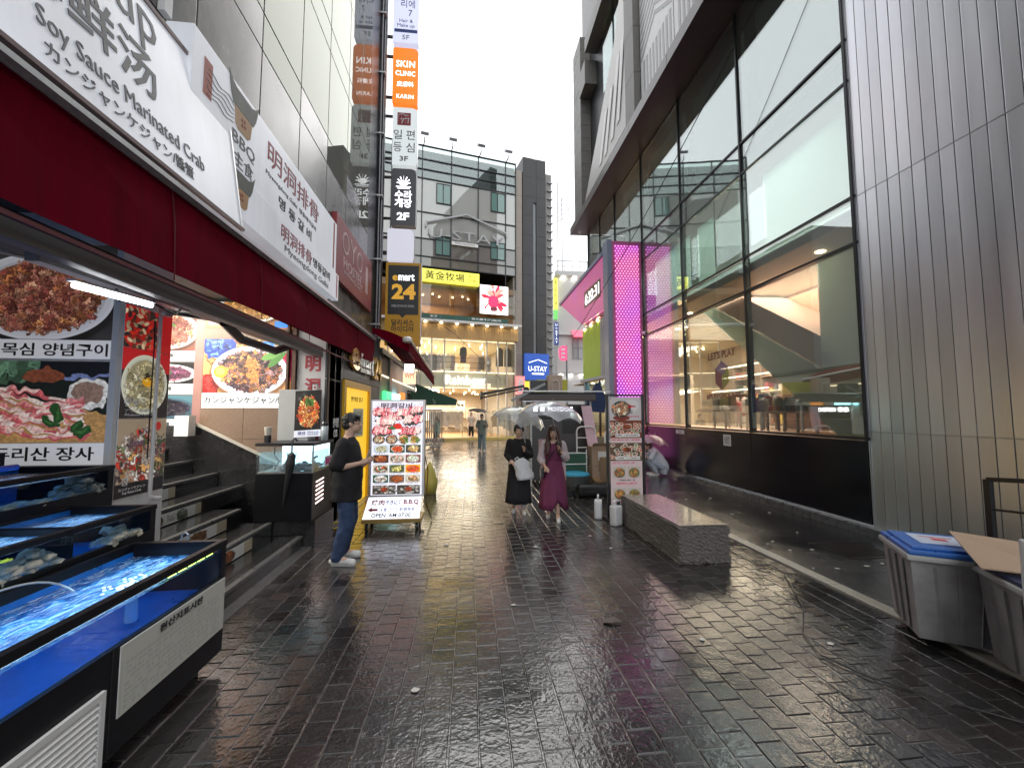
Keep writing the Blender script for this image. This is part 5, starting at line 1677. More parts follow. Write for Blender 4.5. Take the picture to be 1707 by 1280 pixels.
for z in zs:
    part('transom', M_FRAME, rb, (-4, 6.43, -.012, .11, z - .03, z + .03), local=True)
M_GWIN = gmat('green_window', (.35, .6, .55), 1.9, haze=.5, hcol=(.25, .42, .38))
for (x0, x1, z0, z1) in ((.98, 1.93, 15.15, 16.5), (4.62, 5.64, 15.2, 16.55), (.95, 1.93, 11.75, 13.0), (4.62, 5.64, 11.9, 13.1)):
    b = MB(); xm = (x0 + x1) / 2 - .03
    for q in ((x0, x0 + .05, z0, z1), (x1 - .05, x1, z0, z1), (xm - .025, xm + .025, z0, z1)):
        b.box(q[0], q[1], -.02, .04, q[2], q[3])
    b.box(x0 + .051, xm - .026, -.02, .04, z1 - .05, z1); b.box(x0 + .051, xm - .026, -.02, .04, z0, z0 + .05)
    b.box(xm + .026, x1 - .051, -.02, .04, z1 - .05, z1); b.box(xm + .026, x1 - .051, -.02, .04, z0, z0 + .05)
    w = b.build('window', M_FRAME, rb, local=True)
    bb = MB(); bb.box(x0 + .052, xm - .027, .0, .01, z0 + .052, z1 - .052); bb.build('pane', M_GWIN, w, local=True)
    bb = MB(); bb.box(xm + .027, x1 - .052, .0, .01, z0 + .052, z1 - .052); bb.build('pane', M_GWIN, w, local=True)
# metal logo over the glass
M_LOGO = mat('steel_logo', (.40, .40, .41), .4, .5, var=.05)
b = MB()
for (p, q) in (((.35, 13.75), (2.95, 14.62)), ((2.95, 14.62), (5.7, 13.75)), ((.35, 13.75), (.35, 13.45)), ((5.7, 13.75), (5.7, 13.5))):
    b.bar((p[0], -.12, p[1]), (q[0], -.12, q[1]), .10, .10)
b.build('logo_roof', M_LOGO, rb, local=True)
o = text('U-STAY', rb, M_LOGO, (3.0, -.07, 13.12), X, Z, .62, 5.0, .1, bold=-.005, local=True)
part('logo_plate', M_WPLAS, rb, (2.0, 3.75, -.1, -.02, 12.52, 12.74), local=True)
text('MYEONGDONG', rb, M_TEXTG, (2.87, -.101, 12.63), X, Z, .1, 1.3, .003, local=True)
for x in (.15, 1.96, 3.85, 5.75):
    t = None
    b = MB(); b.box(x - .03, x + .03, -.35, .05, 18.92, 18.97); b.box(x - .025, x + .025, -.33, -.28, 18.97, 19.2); b.build('lamp_arm', M_DARK, rb, local=True)
    b = MB(); b.prism([(x - .24, -.50, 19.2), (x + .24, -.50, 19.2), (x + .24, -.16, 19.42), (x - .24, -.16, 19.42)], (0, -.08, .16)); b.build('roof_lamp', M_GREY, rb, local=True)
# restaurant storey: yellow sign, windows, screen, green band
E_YSIGN = emat('yellow_sign_face', (.92, .86, .10), .55, (.75, .72, .10))
ysn = thing('yellow_restaurant_sign', 'long bright yellow sign with dark Chinese characters on the far building', 'sign', (-1.3, 25.8, 9.9), R(12.9))
SO = Vector((-3.2, 25.5, 0)); SU = Vector((math.cos(R(12.9)), math.sin(R(12.9)), 0)); SN = Vector((SU.y, -SU.x, 0))
def W(x, y, z):
    return SO + SU * x - SN * y + Vector((0, 0, z))
def wbox(name, m, parent, x0, x1, y0, y1, z0, z1):
    b = MB()
    b.box(x0, x1, y0, y1, z0, z1); b.v = [tuple(W(*v)) for v in b.v]
    return b.build(name, m, parent)
wbox('sign_box', E_YSIGN, ysn, .1, 3.78, -.32, -.02, 9.92, 10.68)
text('黃金牧場', ysn, M_TEXTK, W(1.55, -.323, 10.3), SU, Z, .56, 2.5, .004, bold=.01)
text('烤肉\n排骨', ysn, mat('olive_print', (.40, .36, .12), .5), W(3.28, -.323, 10.3), SU, Z, .5, .6, .004)
M_WARMG = gmat('warm_glass', (.85, .85, .8), 1.7)
for (x0, x1) in ((-1.8, .06), (.1, 1.96), (1.98, 3.76)):
    part('restaurant_window', M_WARMG, rb, (x0 + .02, x1 - .02, .05, .08, 7.9, 9.88), local=True)
    part('window_post', M_FRAME, rb, (x1 - .019, x1 + .0, .02, .1, 7.9, 9.9), local=True)
for (z0, z1) in ((7.95, 8.75), (8.8, 9.5)):
    part('small_window', M_WARMG, rb, (5.85, 6.36, .05, .08, z0, z1), local=True)
E_REST = emat('restaurant_glow', (1.0, .55, .18), 2.2)
for x in (.5, 1.2, 2.6, 3.2):
    part('counter_light', E_REST, rb, (x, x + .55, 3.7, 3.75, 8.45 + .25 * (x % .7), 8.5 + .25 * (x % .7)), local=True)
for x in (.4, 1.0, 1.5, 2.4, 3.0, 3.5):
    b = MB(); b.lathe((x, 1.2 + x % 1, 9.5), [(.06, 0), (.06, .04)], 10); b.build('ceiling_lamp', E_WARM, rb, local=True)
d = bpy.data.lights.new('restaurant_light', 'AREA'); d.size = 3; d.energy = 60; d.color = (1, .66, .35)
o = bpy.data.objects.new('restaurant_light', d); COL.objects.link(o); o.location = W(1.5, 2.2, 9.5)
c = canvas(160, 160, (.92, .88, .86))
for q in range(60):
    a = pr.random() * 6.28; l = 20 + 70 * pr.random()
    pell(c, 80 + math.cos(a) * l * .6, 75 + math.sin(a) * l * .7, 26, 9, np.array([(.80, .22, .25), (.90, .45, .40), (.95, .75, .70), (.7, .1, .2)][int(pr.integers(4))]), a)
pell(c, 75, 90, 30, 36, (.75, .15, .28)); pell(c, 78, 130, 20, 14, (.3, .1, .15))
scr = thing('meat_screen', 'bright video screen showing red sliced meat on the far building', 'screen', tuple(W(4.8, -.2, 8.1)), R(12.9))
wbox('screen_box', M_FRAME, scr, 3.80, 5.80, -.28, -.04, 8.08, 10.06)
p_ = [W(3.84, -.285, 8.12), W(5.76, -.285, 8.12), W(3.84, -.285, 10.02)]
panel('screen_picture', picmat('screen_print', c, 1.3), M_FRAME, scr, *p_, .004)
text('炭火烤牛肉', scr, M_TEXTW, W(4.8, -.29, 8.3), SU, Z, .16, 1.2, .004, bold=.01)
gbn = thing('green_banner', 'dark green strip banner with white characters above the clothes shop', 'banner', tuple(W(2.8, -.2, 7.6)), R(12.9))
wbox('banner_board', mat('banner_green', (.03, .09, .07), .5), gbn, -2, 5.8, -.2, -.04, 7.60, 7.88)
text('主食  ·', gbn, M_TEXTW, W(1.0, -.205, 7.74), SU, Z, .15, .7, .004, bold=.01)
text('·  炭火雞牛烤(燒)肉', gbn, M_TEXTW, W(4.2, -.205, 7.73), SU, Z, .16, 2.2, .004, bold=.01)
# ribbed timber fascia with downlights
M_RIB = mat('timber_rib', (.62, .42, .20), .5, var=.1, stretch=(1, 1, .2))
part('fascia_back', M_RIB, rb, (-4, 6.5, -.22, .1, 6.42, 7.28), local=True)
b_ = MB(); b_.box(-.028, .028, -.255, -.222, 6.43, 7.27); me = b_.mesh('timber_rib'); me.materials.append(M_RIB)
for k in range(85):
    o = bpy.data.objects.new('timber_rib', me); COL.objects.link(o); o.parent = rb; o.location = (-2.0 + k * .1, 0, 0)
part('fascia_cap', M_WPLAS, rb, (-4, 6.55, -.75, .1, 7.30, 7.44), local=True)
E_SPOT = emat('fascia_spot', (1.0, .82, .50), 10)
for k in range(7):
    x = .35 + k * .98
    b = MB(); b.lathe((x, -.5, 7.25), [(.07, 0), (.07, .045)], 12); b.build('downlight', E_SPOT, rb, local=True)
# shop front glass, two storeys
M_SGL = gmat('shop_glass', (.95, .97, .95), 1.45)
M_PROF = mat('shop_profile', (.55, .52, .46), .35, .4)
px_ = [-1.8, -.6, .02, .82, 1.62, 4.38, 5.15, 5.75, 6.35]
for i, x in enumerate(px_):
    part('profile', M_PROF, rb, (x - .045, x + .045, -.05, .06, .14 if (i < 3 or i > 4) else 3.0, 6.38), local=True)
for i in range(len(px_) - 1):
    part('upper_pane', M_SGL, rb, (px_[i] + .05, px_[i + 1] - .05, -.005, .01, 4.34, 6.34), local=True)
    part('sign_pane', M_SGL, rb, (px_[i] + .05, px_[i + 1] - .05, -.005, .01, 3.02, 4.26), local=True)
    if i < 2 or i > 4:
        part('lower_pane', M_SGL, rb, (px_[i] + .05, px_[i + 1] - .05, -.005, .01, .16, 3.0), local=True)
E_LINE = emat('shop_line_light', (1.0, .86, .58), 1.15)
part('line_light', E_LINE, rb, (-1.8, 6.3, .03, .06, 4.285, 4.325), local=True)
part('line_light', E_LINE, rb, (-1.8, 6.3, .03, .06, 3.26, 3.295), local=True)
part('line_light', E_LINE, rb, (-1.8, 6.3, .03, .06, 6.315, 6.35), local=True)
part('threshold', mat('yellow_threshold', (.6, .45, .15), .4), rb, (1.6, 6.4, -.4, .08, -.02, .15), local=True)
part('door_step', M_CONC, rb, (-2, 1.59, -.45, .08, -.02, .13), local=True)
rs = thing('rainbow_sign', 'white lit Rainbow letters over the clothes shop entrance', 'sign', tuple(W(2.9, -.1, 3.5)), R(12.9))
text('Rainbow', rs, emat('rainbow_letter', (1, .98, .95), 1.3), W(2.98, -.08, 3.78), SU, Z, .60, 2.55, .06, bold=.012, spacing=1.12)
# interior lamps
for k in range(22):
    x = -1.5 + 7.4 * pr.random(); y = .6 + 6.5 * pr.random()
    b = MB(); b.ell((x, y, 3.2), (.06, .06, .05), 8, 5); b.build('ceiling_spot', E_WARM, rb, local=True)
for k in range(26):
    x = -1.5 + 7.4 * pr.random(); y = .5 + 6.5 * pr.random()
    b = MB(); b.tube([(x, y, 6.36), (x, y, 6.2)], .01, 4); b.ell((x, y, 6.18), (.055, .055, .06), 8, 5); b.build('track_spot', E_WARM, rb, local=True)
part('light_panel', emat('white_light_panel', (1, .95, .85), 6), rb, (-.6, 1.6, 2, 4.2, 3.26, 3.29), local=True)
for (z, e) in ((3.15, 440), (6.2, 290)):
    d = bpy.data.lights.new('clothes_shop_light', 'AREA'); d.shape = 'RECTANGLE'; d.size = 6; d.size_y = 6; d.energy = e; d.color = (1, .87, .68)
    o = bpy.data.objects.new('clothes_shop_light', d); COL.objects.link(o); o.location = W(2.2, 3.8, z); o.rotation_euler = (0, 0, R(12.9))
# clothes
def garment(bmb, x, y, z, w, h, d=.05, sleeves=True):
    """a hanging top or coat: shoulders, sleeves, hem, with soft folds"""
    out = [(-.10, 0), (.10, 0), (.42, -.06), (.5, -.16), (.56, -.55), (.43, -.57), (.38, -.25), (.42, -1), (-.42, -1), (-.38, -.25), (-.43, -.57), (-.56, -.55), (-.5, -.16), (-.42, -.06)]
    if not sleeves:
        out = [(-.10, 0), (.10, 0), (.4, -.06), (.42, -1), (-.42, -1), (-.4, -.06)]
    bmb.prism([(x + u * w, y + .015 * math.sin(u * 25), z + v * h) for u, v in out], (0, d, 0))
cl_cols = [(.72, .66, .58), (.62, .52, .40), (.70, .60, .52), (.78, .75, .70), (.60, .45, .34), (.55, .48, .42), (.16, .15, .15), (.35, .32, .36)]
cmats = [mat('cloth_%s' % n, c, .85, var=.1) for n, c in zip(('oat', 'camel', 'blush', 'cream', 'tan', 'taupe', 'charcoal', 'slate'), cl_cols)]
def rack(nm, lab, x0, x1, y, zr, n, ids, h=.85, rail=True, w=.34):
    t = thing(nm, lab, 'clothes rack', tuple(W((x0 + x1) / 2, y, .14 if zr < 3 else 4.3)), R(12.9))
    b = MB()
    zb = .14 if zr < 3 else 4.3
    b.tube([(x0, y, zb), (x0, y, zr)], .018, 6); b.tube([(x1, y, zb), (x1, y, zr)], .018, 6); b.tube([(x0, y, zr), (x1, y, zr)], .018, 6)
    b.v = [tuple(W(*v)) for v in b.v]; b.build('rail', M_GREY, t)
    for k in range(n):
        b = MB(); garment(b, x0 + (k + .5) * (x1 - x0) / n, y - .06 + .05 * (k % 3), zr - .06, w * (.9 + .3 * pr.random()), h * (.85 + .3 * pr.random()))
        b.v = [tuple(W(*v)) for v in b.v]
        b.build('garment', cmats[ids[int(pr.integers(len(ids)))]], t)
rack('clothes_rack', 'rack of oat and blush tops in the doorway, left of the shop entrance', .9, 3.0, .9, 1.86, 10, [0, 1, 2, 3], 1.0)
rack('clothes_rack', 'rack with a black coat and pale tops behind the man with the umbrella', 3.5, 5.1, 1.6, 1.75, 7, [3, 6, 0], .95)
rack('clothes_rack', 'rack of brown and cream clothes at right end of the shop front', 5.0, 6.2, .8, 1.8, 6, [4, 3, 5], 1.1)
rack('clothes_rack', 'deep rack of tan clothes along the rear wall of the ground floor', .5, 5.5, 6.5, 2.2, 14, [0, 1, 4, 5], .9)
rack('clothes_rack', 'upstairs rack of dark coats, left of the hanging mannequin', .1, 2.5, 1.2, 5.6, 8, [6, 7, 5], 1.1)
rack('clothes_rack', 'upstairs rack of dark clothes, right of the hanging mannequin', 3.6, 5.0, 1.4, 5.6, 6, [6, 7, 4], 1.0)
rack('clothes_rack', 'upstairs low rack of tan clothes deep in the store', .5, 5.0, 3.2, 5.3, 12, [1, 4, 2], .6)
mq = thing('mannequin', 'dark coat on a mannequin hanging in the upper shop window', 'mannequin', tuple(W(3.0, .6, 4.6)), R(12.9))
b = MB(); garment(b, 2.95, .5, 6.0, .42, 1.05, .2); b.v = [tuple(W(*v)) for v in b.v]; b.build('coat', cmats[6], mq)
b = MB(); b.tube([(2.95, .6, 5.98), (2.95, .6, 6.35)], .012, 5); b.v = [tuple(W(*v)) for v in b.v]; b.build('hanger_wire', M_GREY, mq)
for x in (5.42, 6.02):
    t = thing('arched_mirror', 'tall dark arched display frame in upper shop window, %s of the pair' % ('left' if x < 5.7 else 'right'), 'mirror', tuple(W(x, .5, 4.4)), R(12.9))
    b = MB()
    pts = [(x + .26 * math.cos(a), .5, 5.75 + .32 * math.sin(a)) for a in np.linspace(0, math.pi, 9)] + [(x - .26, .5, 4.8), (x + .26, .5, 4.8)]
    b.prism(pts, (0, .05, 0)); b.v = [tuple(W(*v)) for v in b.v]; b.build('frame', mat('dark_brown_frame', (.09, .07, .055), .5), t)
b = MB()
for z in (4.6, 4.95, 5.25):
    b.bar((.2, .35, z), (4.3, .35, z), .02, .02)
b.build('guard_rail', M_DARK, rb, local=True)
# goods shelves at the back of the shop
for k in range(5):
    b = MB(); b.box(-.5 + k * 1.3, .5 + k * 1.3, 8.2, 8.55, .5, .55); b.box(-.5 + k * 1.3, .5 + k * 1.3, 8.2, 8.55, 1.2, 1.25); b.box(-.5 + k * 1.3, .5 + k * 1.3, 8.2, 8.55, 1.9, 1.95)
    b.build('wall_shelf', M_PROF, rb, local=True)
pp = thing('face_print', 'small framed monochrome print on the back wall of the clothes shop', 'picture', tuple(W(3.7, 4.9, 2.0)), R(12.9))
b = MB(); b.box(3.4, 4.05, 5.0, 5.05, 1.85, 2.6); b.v = [tuple(W(*v)) for v in b.v]; b.build('frame', M_IVORY, pp)
b = MB(); b.box(3.5, 3.68, 4.985, 5.0, 2.2, 2.36); b.box(3.75, 3.95, 4.985, 5.0, 2.2, 2.36); b.v = [tuple(W(*v)) for v in b.v]; b.build('print', M_TEXTK, pp)

# ---- dark stone tower to the right -------------------------------------
tw = thing('stone_tower', 'slim dark grey stone tower with a pale vertical slit beside the clothes shop', 'building', tuple(W(8.1, 0, 0)), R(12.9))
M_TSTONE = mat('dark_tower_stone', (.036, .036, .038), .45, var=.35, scale=1.2)
for k in range(14):
    z0 = k * 1.4
    for (x0, x1) in ((6.97, 7.75), (7.98, 8.70)):
        b = MB(); b.bbox(x0 + .004, x1 - .004, .12, 2.2, z0 + .004, z0 + 1.396, .01); b.v = [tuple(W(*v)) for v in b.v]; b.build('stone_panel', M_TSTONE, tw)
wbox('slit_glass', mat('slit_glass_grey', (.26, .28, .29), .2, var=.2, scale=.6), tw, 7.75, 7.98, .25, .5, 5.6, 16.4)
wbox('slit_cap', M_TSTONE, tw, 7.75, 7.98, .14, 1, 16.41, 19.59)
bp_ = thing('beige_pilaster', 'narrow beige wall strip between clothes shop and dark tower', 'wall', tuple(W(6.7, 0, 0)), R(12.9))
for k in range(10):
    wbox('pilaster_block', M_BEIGE, bp_, 6.45, 6.94, .2, 1.5, k * 1.86 + .005, k * 1.86 + 1.855)
gs = thing('grey_side_building', 'grey building edge with pipes right of the dark tower', 'building', tuple(W(9.0, 0, 0)), R(12.9))
wbox('wall', mat('grey_render', (.24, .235, .22), .7, var=.2, scale=2), gs, 8.74, 9.30, .5, 4, 0, 18.9)
for k in range(26):
    wbox('wall_band', M_GREY, gs, 8.98, 9.36, .38, .498, 3.2 + k * .6, 3.28 + k * .6)
us = thing('hostel_board', 'blue U-STAY board with white roof line at the foot of the dark tower', 'sign', tuple(W(7.9, -.1, 3.95)), R(12.9))
wbox('board', emat('ustay_blue', (.03, .10, .42), .35, (.02, .07, .33)), us, 7.0, 8.74, -.2, .1, 3.9, 5.68)
E_USW = emat('ustay_white', (.9, .93, 1), .8)
text('U-STAY', us, E_USW, W(7.9, -.203, 4.66), SU, Z, .34, 1.36, .004, bold=.01)
b = MB(); b.bar((7.25, -.205, 5.05), (7.92, -.205, 5.28), .004, .05); b.bar((7.92, -.205, 5.28), (8.58, -.205, 5.05), .004, .05); b.bar((7.48, -.205, 4.32), (8.36, -.205, 4.32), .004, .1); b.v = [tuple(W(*v)) for v in b.v]; b.build('logo_lines', E_USW, us)
wbox('yellow_base', emat('yellow_strip', (.85, .7, .05), .5), us, 6.9, 9.0, -.15, .1, 3.35, 3.8)
ws = thing('pink_sign', 'small pink lit sign with white swirl below the beige wall strip', 'sign', tuple(W(6.5, -.3, 2.9)), R(12.9))
wbox('box', emat('pink_box', (.85, .25, .25), .5, (.6, .2, .2)), ws, 6.30, 6.85, -.5, -.2, 2.9, 4.1)
text('8', ws, M_TEXTW, W(6.57, -.503, 3.55), SU, Z, .75, .36, .004, bold=.04)
# ---- white building ------------------------------------------------------
wb = thing('white_building', 'white rendered building with floodlit ledges and pink window awning in the distance', 'building', (9, 31, 0))
M_WREN = mat('white_render', (.62, .61, .60), .6, var=.05, scale=1.5)
part('wall', M_WREN, wb, (6.75, 14, 31, 38, 0, 12.75))
part('ledge', M_WREN, wb, (6.6, 14, 30.55, 30.99, 12.4, 12.75), (6.6, 14, 30.8, 30.99, 7.75, 7.85), (6.6, 14, 30.7, 30.99, 4.7, 4.85))
E_FLOOD = emat('ledge_lamp', (1, .97, .92), 7)
for (x, z) in ((7.25, 12.28), (8.15, 12.28), (9.0, 12.28), (7.0, 4.58), (7.75, 4.58), (8.6, 4.58)):
    b = MB(); b.lathe((x, 30.78, z), [(.09, 0), (.09, .1)], 10); b.build('ledge_lamp', E_FLOOD, wb)
d = None
wnd = part('window', gmat('white_building_glass', (.5, .5, .5), 1.6, haze=.6, hcol=(.6, .62, .65)), wb, (8.0, 9.3, 30.95, 30.98, 5.9, 7.6))
b = MB()
for x in (8.0, 8.43, 8.86, 9.29):
    b.box(x - .02, x + .02, 30.90, 30.945, 5.9, 7.6)
b.box(7.98, 9.31, 30.885, 30.898, 6.75, 6.79)
b.build('window_bar', M_GREY, wnd)
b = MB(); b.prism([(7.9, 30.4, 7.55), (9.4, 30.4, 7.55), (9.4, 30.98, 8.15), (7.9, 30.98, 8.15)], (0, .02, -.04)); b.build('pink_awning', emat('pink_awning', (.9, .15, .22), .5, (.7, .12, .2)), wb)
b = MB()
for k in range(12):
    b.bar((6.8 + k * .62, 31.1, 12.75), (6.8 + k * .62, 31.1, 13.75), .04, .04)
b.bar((6.8, 31.1, 13.75), (13.6, 31.1, 13.75), .05, .05); b.bar((6.8, 31.1, 13.3), (13.6, 31.1, 13.3), .03, .03); b.build('roof_railing', M_GREY, wb)
b = MB()
for (x, z0, z1) in ((7.0, 12.75, 20.5), (7.35, 12.75, 19.2)):
    b.bar((x, 31.6, z0), (x, 31.6, z1), .06, .06)
for k in range(5):
    b.bar((7.0, 31.6, 17.2 + k * .35), (7.9, 31.6, 17.8 + k * .5), .04, .04)
b.bar((7.9, 31.6, 17.8), (7.9, 31.6, 19.8), .04, .04)
b.build('roof_antenna_frame', M_GREY, wb)
vs_ = thing('vertical_yellow_sign', 'tall yellow and green vertical sign on the corner of the white building', 'sign', (6.6, 30.9, 8.9))
part('yellow_panel', emat('vsign_yellow', (.85, .82, .08), .6, (.7, .66, .08)), vs_, (6.44, 6.74, 30.7, 30.95, 9.7, 12.2))
part('green_panel', emat('vsign_green', (.15, .55, .12), .5, (.1, .4, .1)), vs_, (6.44, 6.74, 30.7, 30.95, 8.95, 9.69))
for k, ch in enumerate('黃金牧場'):
    text(ch, vs_, M_TEXTG, (6.59, 30.695, 11.85 - k * .55), X, Z, .4, .24, .004)
vu = thing('vertical_hostel_sign', 'navy vertical U-STAY sign below the yellow corner sign', 'sign', (6.6, 30.9, 7))
part('panel', emat('navy_sign', (.02, .05, .2), .3, (.02, .04, .15)), vu, (6.46, 6.80, 30.7, 30.95, 6.95, 8.7))
for k, ch in enumerate('U-STAY'):
    text(ch, vu, E_USW, (6.63, 30.695, 8.5 - k * .27), X, Z, .20 if ch != '-' else .04, .15, .004)
hp = thing('hexagon_pole_sign', 'pink hexagonal lit sign on a tall grey pole before the white building', 'sign', (6.9, 29, 0))
b = MB(); b.tube([(7.02, 29, 0), (7.02, 29, 6.6)], .07, 8); b.build('pole', M_GREY, hp)
b = MB(); b.prism([(6.45, 28.9, 5.75), (6.62, 28.9, 5.5), (7.02, 28.9, 5.5), (7.02, 28.9, 6.55), (6.62, 28.9, 6.55), (6.42, 28.9, 6.3)], (0, .2, 0)); b.build('sign_box', emat('hex_pink', (.8, .08, .2), .6, (.6, .05, .12)), hp)
for k in range(3):
    part('white_mark', M_TEXTW, hp, (6.58, 6.85, 28.885, 28.899, 5.66 + k * .28, 5.80 + k * .28))
# far backdrop buildings down the cross street so that no gap shows empty ground
bd = thing('grey_street_block', 'plain grey street block closing the view behind the stall', 'building', (9, 33, 0))
part('wall', mat('grey_block', (.35, .35, .35), .7, var=.1), bd, (2.8, 6.7, 31, 34, 0, 3.3))
part('window', M_FRAME, bd, (3.4, 4.4, 30.96, 30.99, .3, 2.6), (5.0, 6.2, 30.96, 30.99, .3, 2.6))
lb_ = thing('left_street_block', 'dim tall block behind the stacked signs on the left side street', 'building', (-12, 24, 0))
part('wall', mat('dim_block', (.2, .2, .2), .7, var=.1), lb_, (-26, -7.4, 20, 30, 0, 12))

# ================================================================ LEFT SIDE BEYOND THE CONVENIENCE STORE
ls = thing('pale_corner_shop', 'pale shop wall with a yellow light line beyond the convenience store', 'shop', (-2.6, 13, 0))
M_PALE = mat('pale_shop_wall', (.52, .50, .45), .5, var=.06)
part('shop_wall', M_PALE, ls, (-6, -2.42, 11.25, 18.5, -.02, 3.3))
part('line_light', E_LINE, ls, (-2.415, -2.40, 11.3, 18, 2.72, 2.75))
part('pilaster', M_GREY, ls, (-2.419, -2.36, 12.4, 12.7, 0, 3.3))
part('wall_cap', M_DARK, ls, (-6, -2.35, 11.22, 18.52, 3.31, 3.45))
E_GRN = emat('green_lamp', (.05, .6, .18), 1.2, (.05, .3, .1))
for (y0, y1, z0, z1, m, nm) in ((11.6, 12.3, 1.95, 2.3, E_GRN, 'green_light_box'), (13.0, 13.8, 2.0, 2.3, emat('cyan_lamp', (.35, .9, 1), 2.2, (.3, .6, .7)), 'cyan_light_box'), (14.4, 14.9, 1.95, 2.4, emat('orange_lamp', (.85, .30, .05), .5, (.6, .2, .04)), 'orange_light_box')):
    part(nm, m, ls, (-2.41, -2.30, y0, y1, z0, z1))
wm = thing('peach_sign', 'square peach lit sign with orange letters under the flood lamp', 'sign', (-2.1, 14, 2.7))
part('box', emat('peach_box', (1, .50, .32), .8, (.8, .45, .3)), wm, (-2.28, -1.86, 14.2, 14.3, 2.68, 3.12))
text('WM', wm, mat('orange_print', (.75, .18, .05), .5), (-2.07, 14.197, 2.98), X, Z, .2, .3, .003)
M_GAW = mat('dark_green_awning', (.015, .075, .05), .6, var=.15)
def stall(lab, x0, x1, y0, y1, zl, zr_, hv):
    t = thing('green_stall_awning', lab, 'awning', ((x0 + x1) / 2, (y0 + y1) / 2, 0))
    b = MB(); b.prism([(x0, y0, zl), (x1, y0, zr_), (x1, y1, zr_ - .02), (x0, y1, zl - .02)], (0, 0, .03)); b.build('cloth', M_GAW, t)
    b = MB(); b.prism([(x1, y0, zr_), (x1 + .02, y0, zr_ - hv), (x1 + .02, y1, zr_ - hv), (x1, y1, zr_)], (.012, 0, 0)); b.build('valance', M_GAW, t)
    b = MB(); b.prism([(x0 + .3, y0 - .01, zl - .05), (x1, y0 - .01, zr_), (x1, y0 - .01, zr_ - hv), (x0 + .3, y0 - .01, zr_ - hv)], (0, .012, 0)); b.build('side_valance', M_GAW, t)
    b = MB(); b.bar((x0, y0 + .1, zl - .06), (x1, y0 + .1, zr_ - .04), .04, .04); b.bar((x0, y1 - .1, zl - .06), (x1, y1 - .1, zr_ - .04), .04, .04); b.build('arm', M_ALU, t)
    return t
t_ = stall('lower dark green awning above the pale fence beside the menu board', -2.6, -1.45, 16.2, 17.6, 2.62, 2.22, .18)
t_ = stall('upper dark green awning sloping far out into the alley', -2.7, -.60, 18.6, 20.0, 3.05, 2.28, .24)
fz = thing('pale_fence', 'pale slatted fence panel below the green awnings', 'fence', (-1.8, 20, 0))
b = MB(); b.box(-2.6, -1.35, 20.3, 20.36, 1.78, 1.86); b.box(-2.6, -1.35, 20.3, 20.36, .1, .18); b.build('rail', M_PALE, fz)
b_ = MB(); b_.box(-.025, .025, 20.31, 20.35, .19, 1.77); me = b_.mesh('slat', fz); me.materials.append(M_PALE)
for k in range(13):
    o = bpy.data.objects.new('slat', me); COL.objects.link(o); o.parent = fz; o.location = (-2.55 + k * .1, 0, 0)
yb_ = thing('yellow_bag', 'limp yellow plastic bag leaning behind the menu board', 'bag', (-.83, 8.9, 0))
b = MB(); b.tube([(0, 0, .0), (.02, .02, .25), (-.01, .02, .5), (.0, 0, .66)], [.13, .15, .09, .02], 9); b.build('bag_body', mat('yellow_bag', (.55, .48, .12), .4), yb_, local=True, smooth=True)
# ================================================================ PINK LED PORTAL
pr = np.random.default_rng(41)
def led_mat(name, pitch, dot, col_a, col_b, col_c, base, es, axes):
    """rows of LED dots, every other row shifted by half a step; colour drifts over the wall"""
    m, nt, out = nmat(name)
    N, L = nt.nodes, nt.links
    def mth(op, a, b=None, c=None):
        n = N.new('ShaderNodeMath'); n.operation = op
        for i, v in enumerate((a, b, c)):
            if v is None:
                continue
            if isinstance(v, (int, float)):
                n.inputs[i].default_value = v
            else:
                L.new(v, n.inputs[i])
        return n.outputs[0]
    g = N.new('ShaderNodeNewGeometry')
    sp = N.new('ShaderNodeSeparateXYZ'); L.new(g.outputs['Position'], sp.inputs[0])
    u = mth('DIVIDE', sp.outputs[axes[0]], pitch)
    v = mth('DIVIDE', sp.outputs[axes[1]], pitch * .80)
    row = mth('FLOOR', v)
    sh = mth('MULTIPLY', mth('MODULO', row, 2.0), .5)
    fu = mth('SUBTRACT', mth('FRACT', mth('ADD', u, sh)), .5)
    fv = mth('MULTIPLY', mth('SUBTRACT', mth('FRACT', v), .5), .80)
    d = mth('SQRT', mth('ADD', mth('MULTIPLY', fu, fu), mth('MULTIPLY', fv, fv)))
    mask = N.new('ShaderNodeMapRange'); mask.inputs[1].default_value = dot; mask.inputs[2].default_value = dot * .6
    L.new(d, mask.inputs[0])
    nz = N.new('ShaderNodeTexNoise'); nz.inputs['Scale'].default_value = .75; nz.inputs['Detail'].default_value = 1
    L.new(g.outputs['Position'], nz.inputs['Vector'])
    cr = N.new('ShaderNodeValToRGB')
    cr.color_ramp.elements[0].position = .36; cr.color_ramp.elements[0].color = col_a + (1,)
    cr.color_ramp.elements[1].position = .66; cr.color_ramp.elements[1].color = col_c + (1,)
    e = cr.color_ramp.elements.new(.5); e.color = col_b + (1,)
    L.new(nz.outputs[0], cr.inputs[0])
    p = N.new('ShaderNodeBsdfPrincipled'); p.inputs['Base Color'].default_value = base + (1,); p.inputs['Roughness'].default_value = .4
    wm_ = N.new('ShaderNodeMix'); wm_.data_type = 'RGBA'; wm_.inputs[7].default_value = (1, .75, 1, 1)
    L.new(mth('MULTIPLY', mask.outputs[0], .45), wm_.inputs[0]); L.new(cr.outputs[0], wm_.inputs[6])
    L.new(wm_.outputs[2], p.inputs['Emission Color'])
    L.new(mth('MULTIPLY_ADD', mask.outputs[0], es, es * .34), p.inputs['Emission Strength'])
    L.new(p.outputs[0], out.inputs[0])
    return m
M_LED = led_mat('magenta_led_wall', .105, .30, (.40, .02, .85), (.72, .03, .62), (.88, .09, .36), (.35, .05, .25), .68, (0, 2))
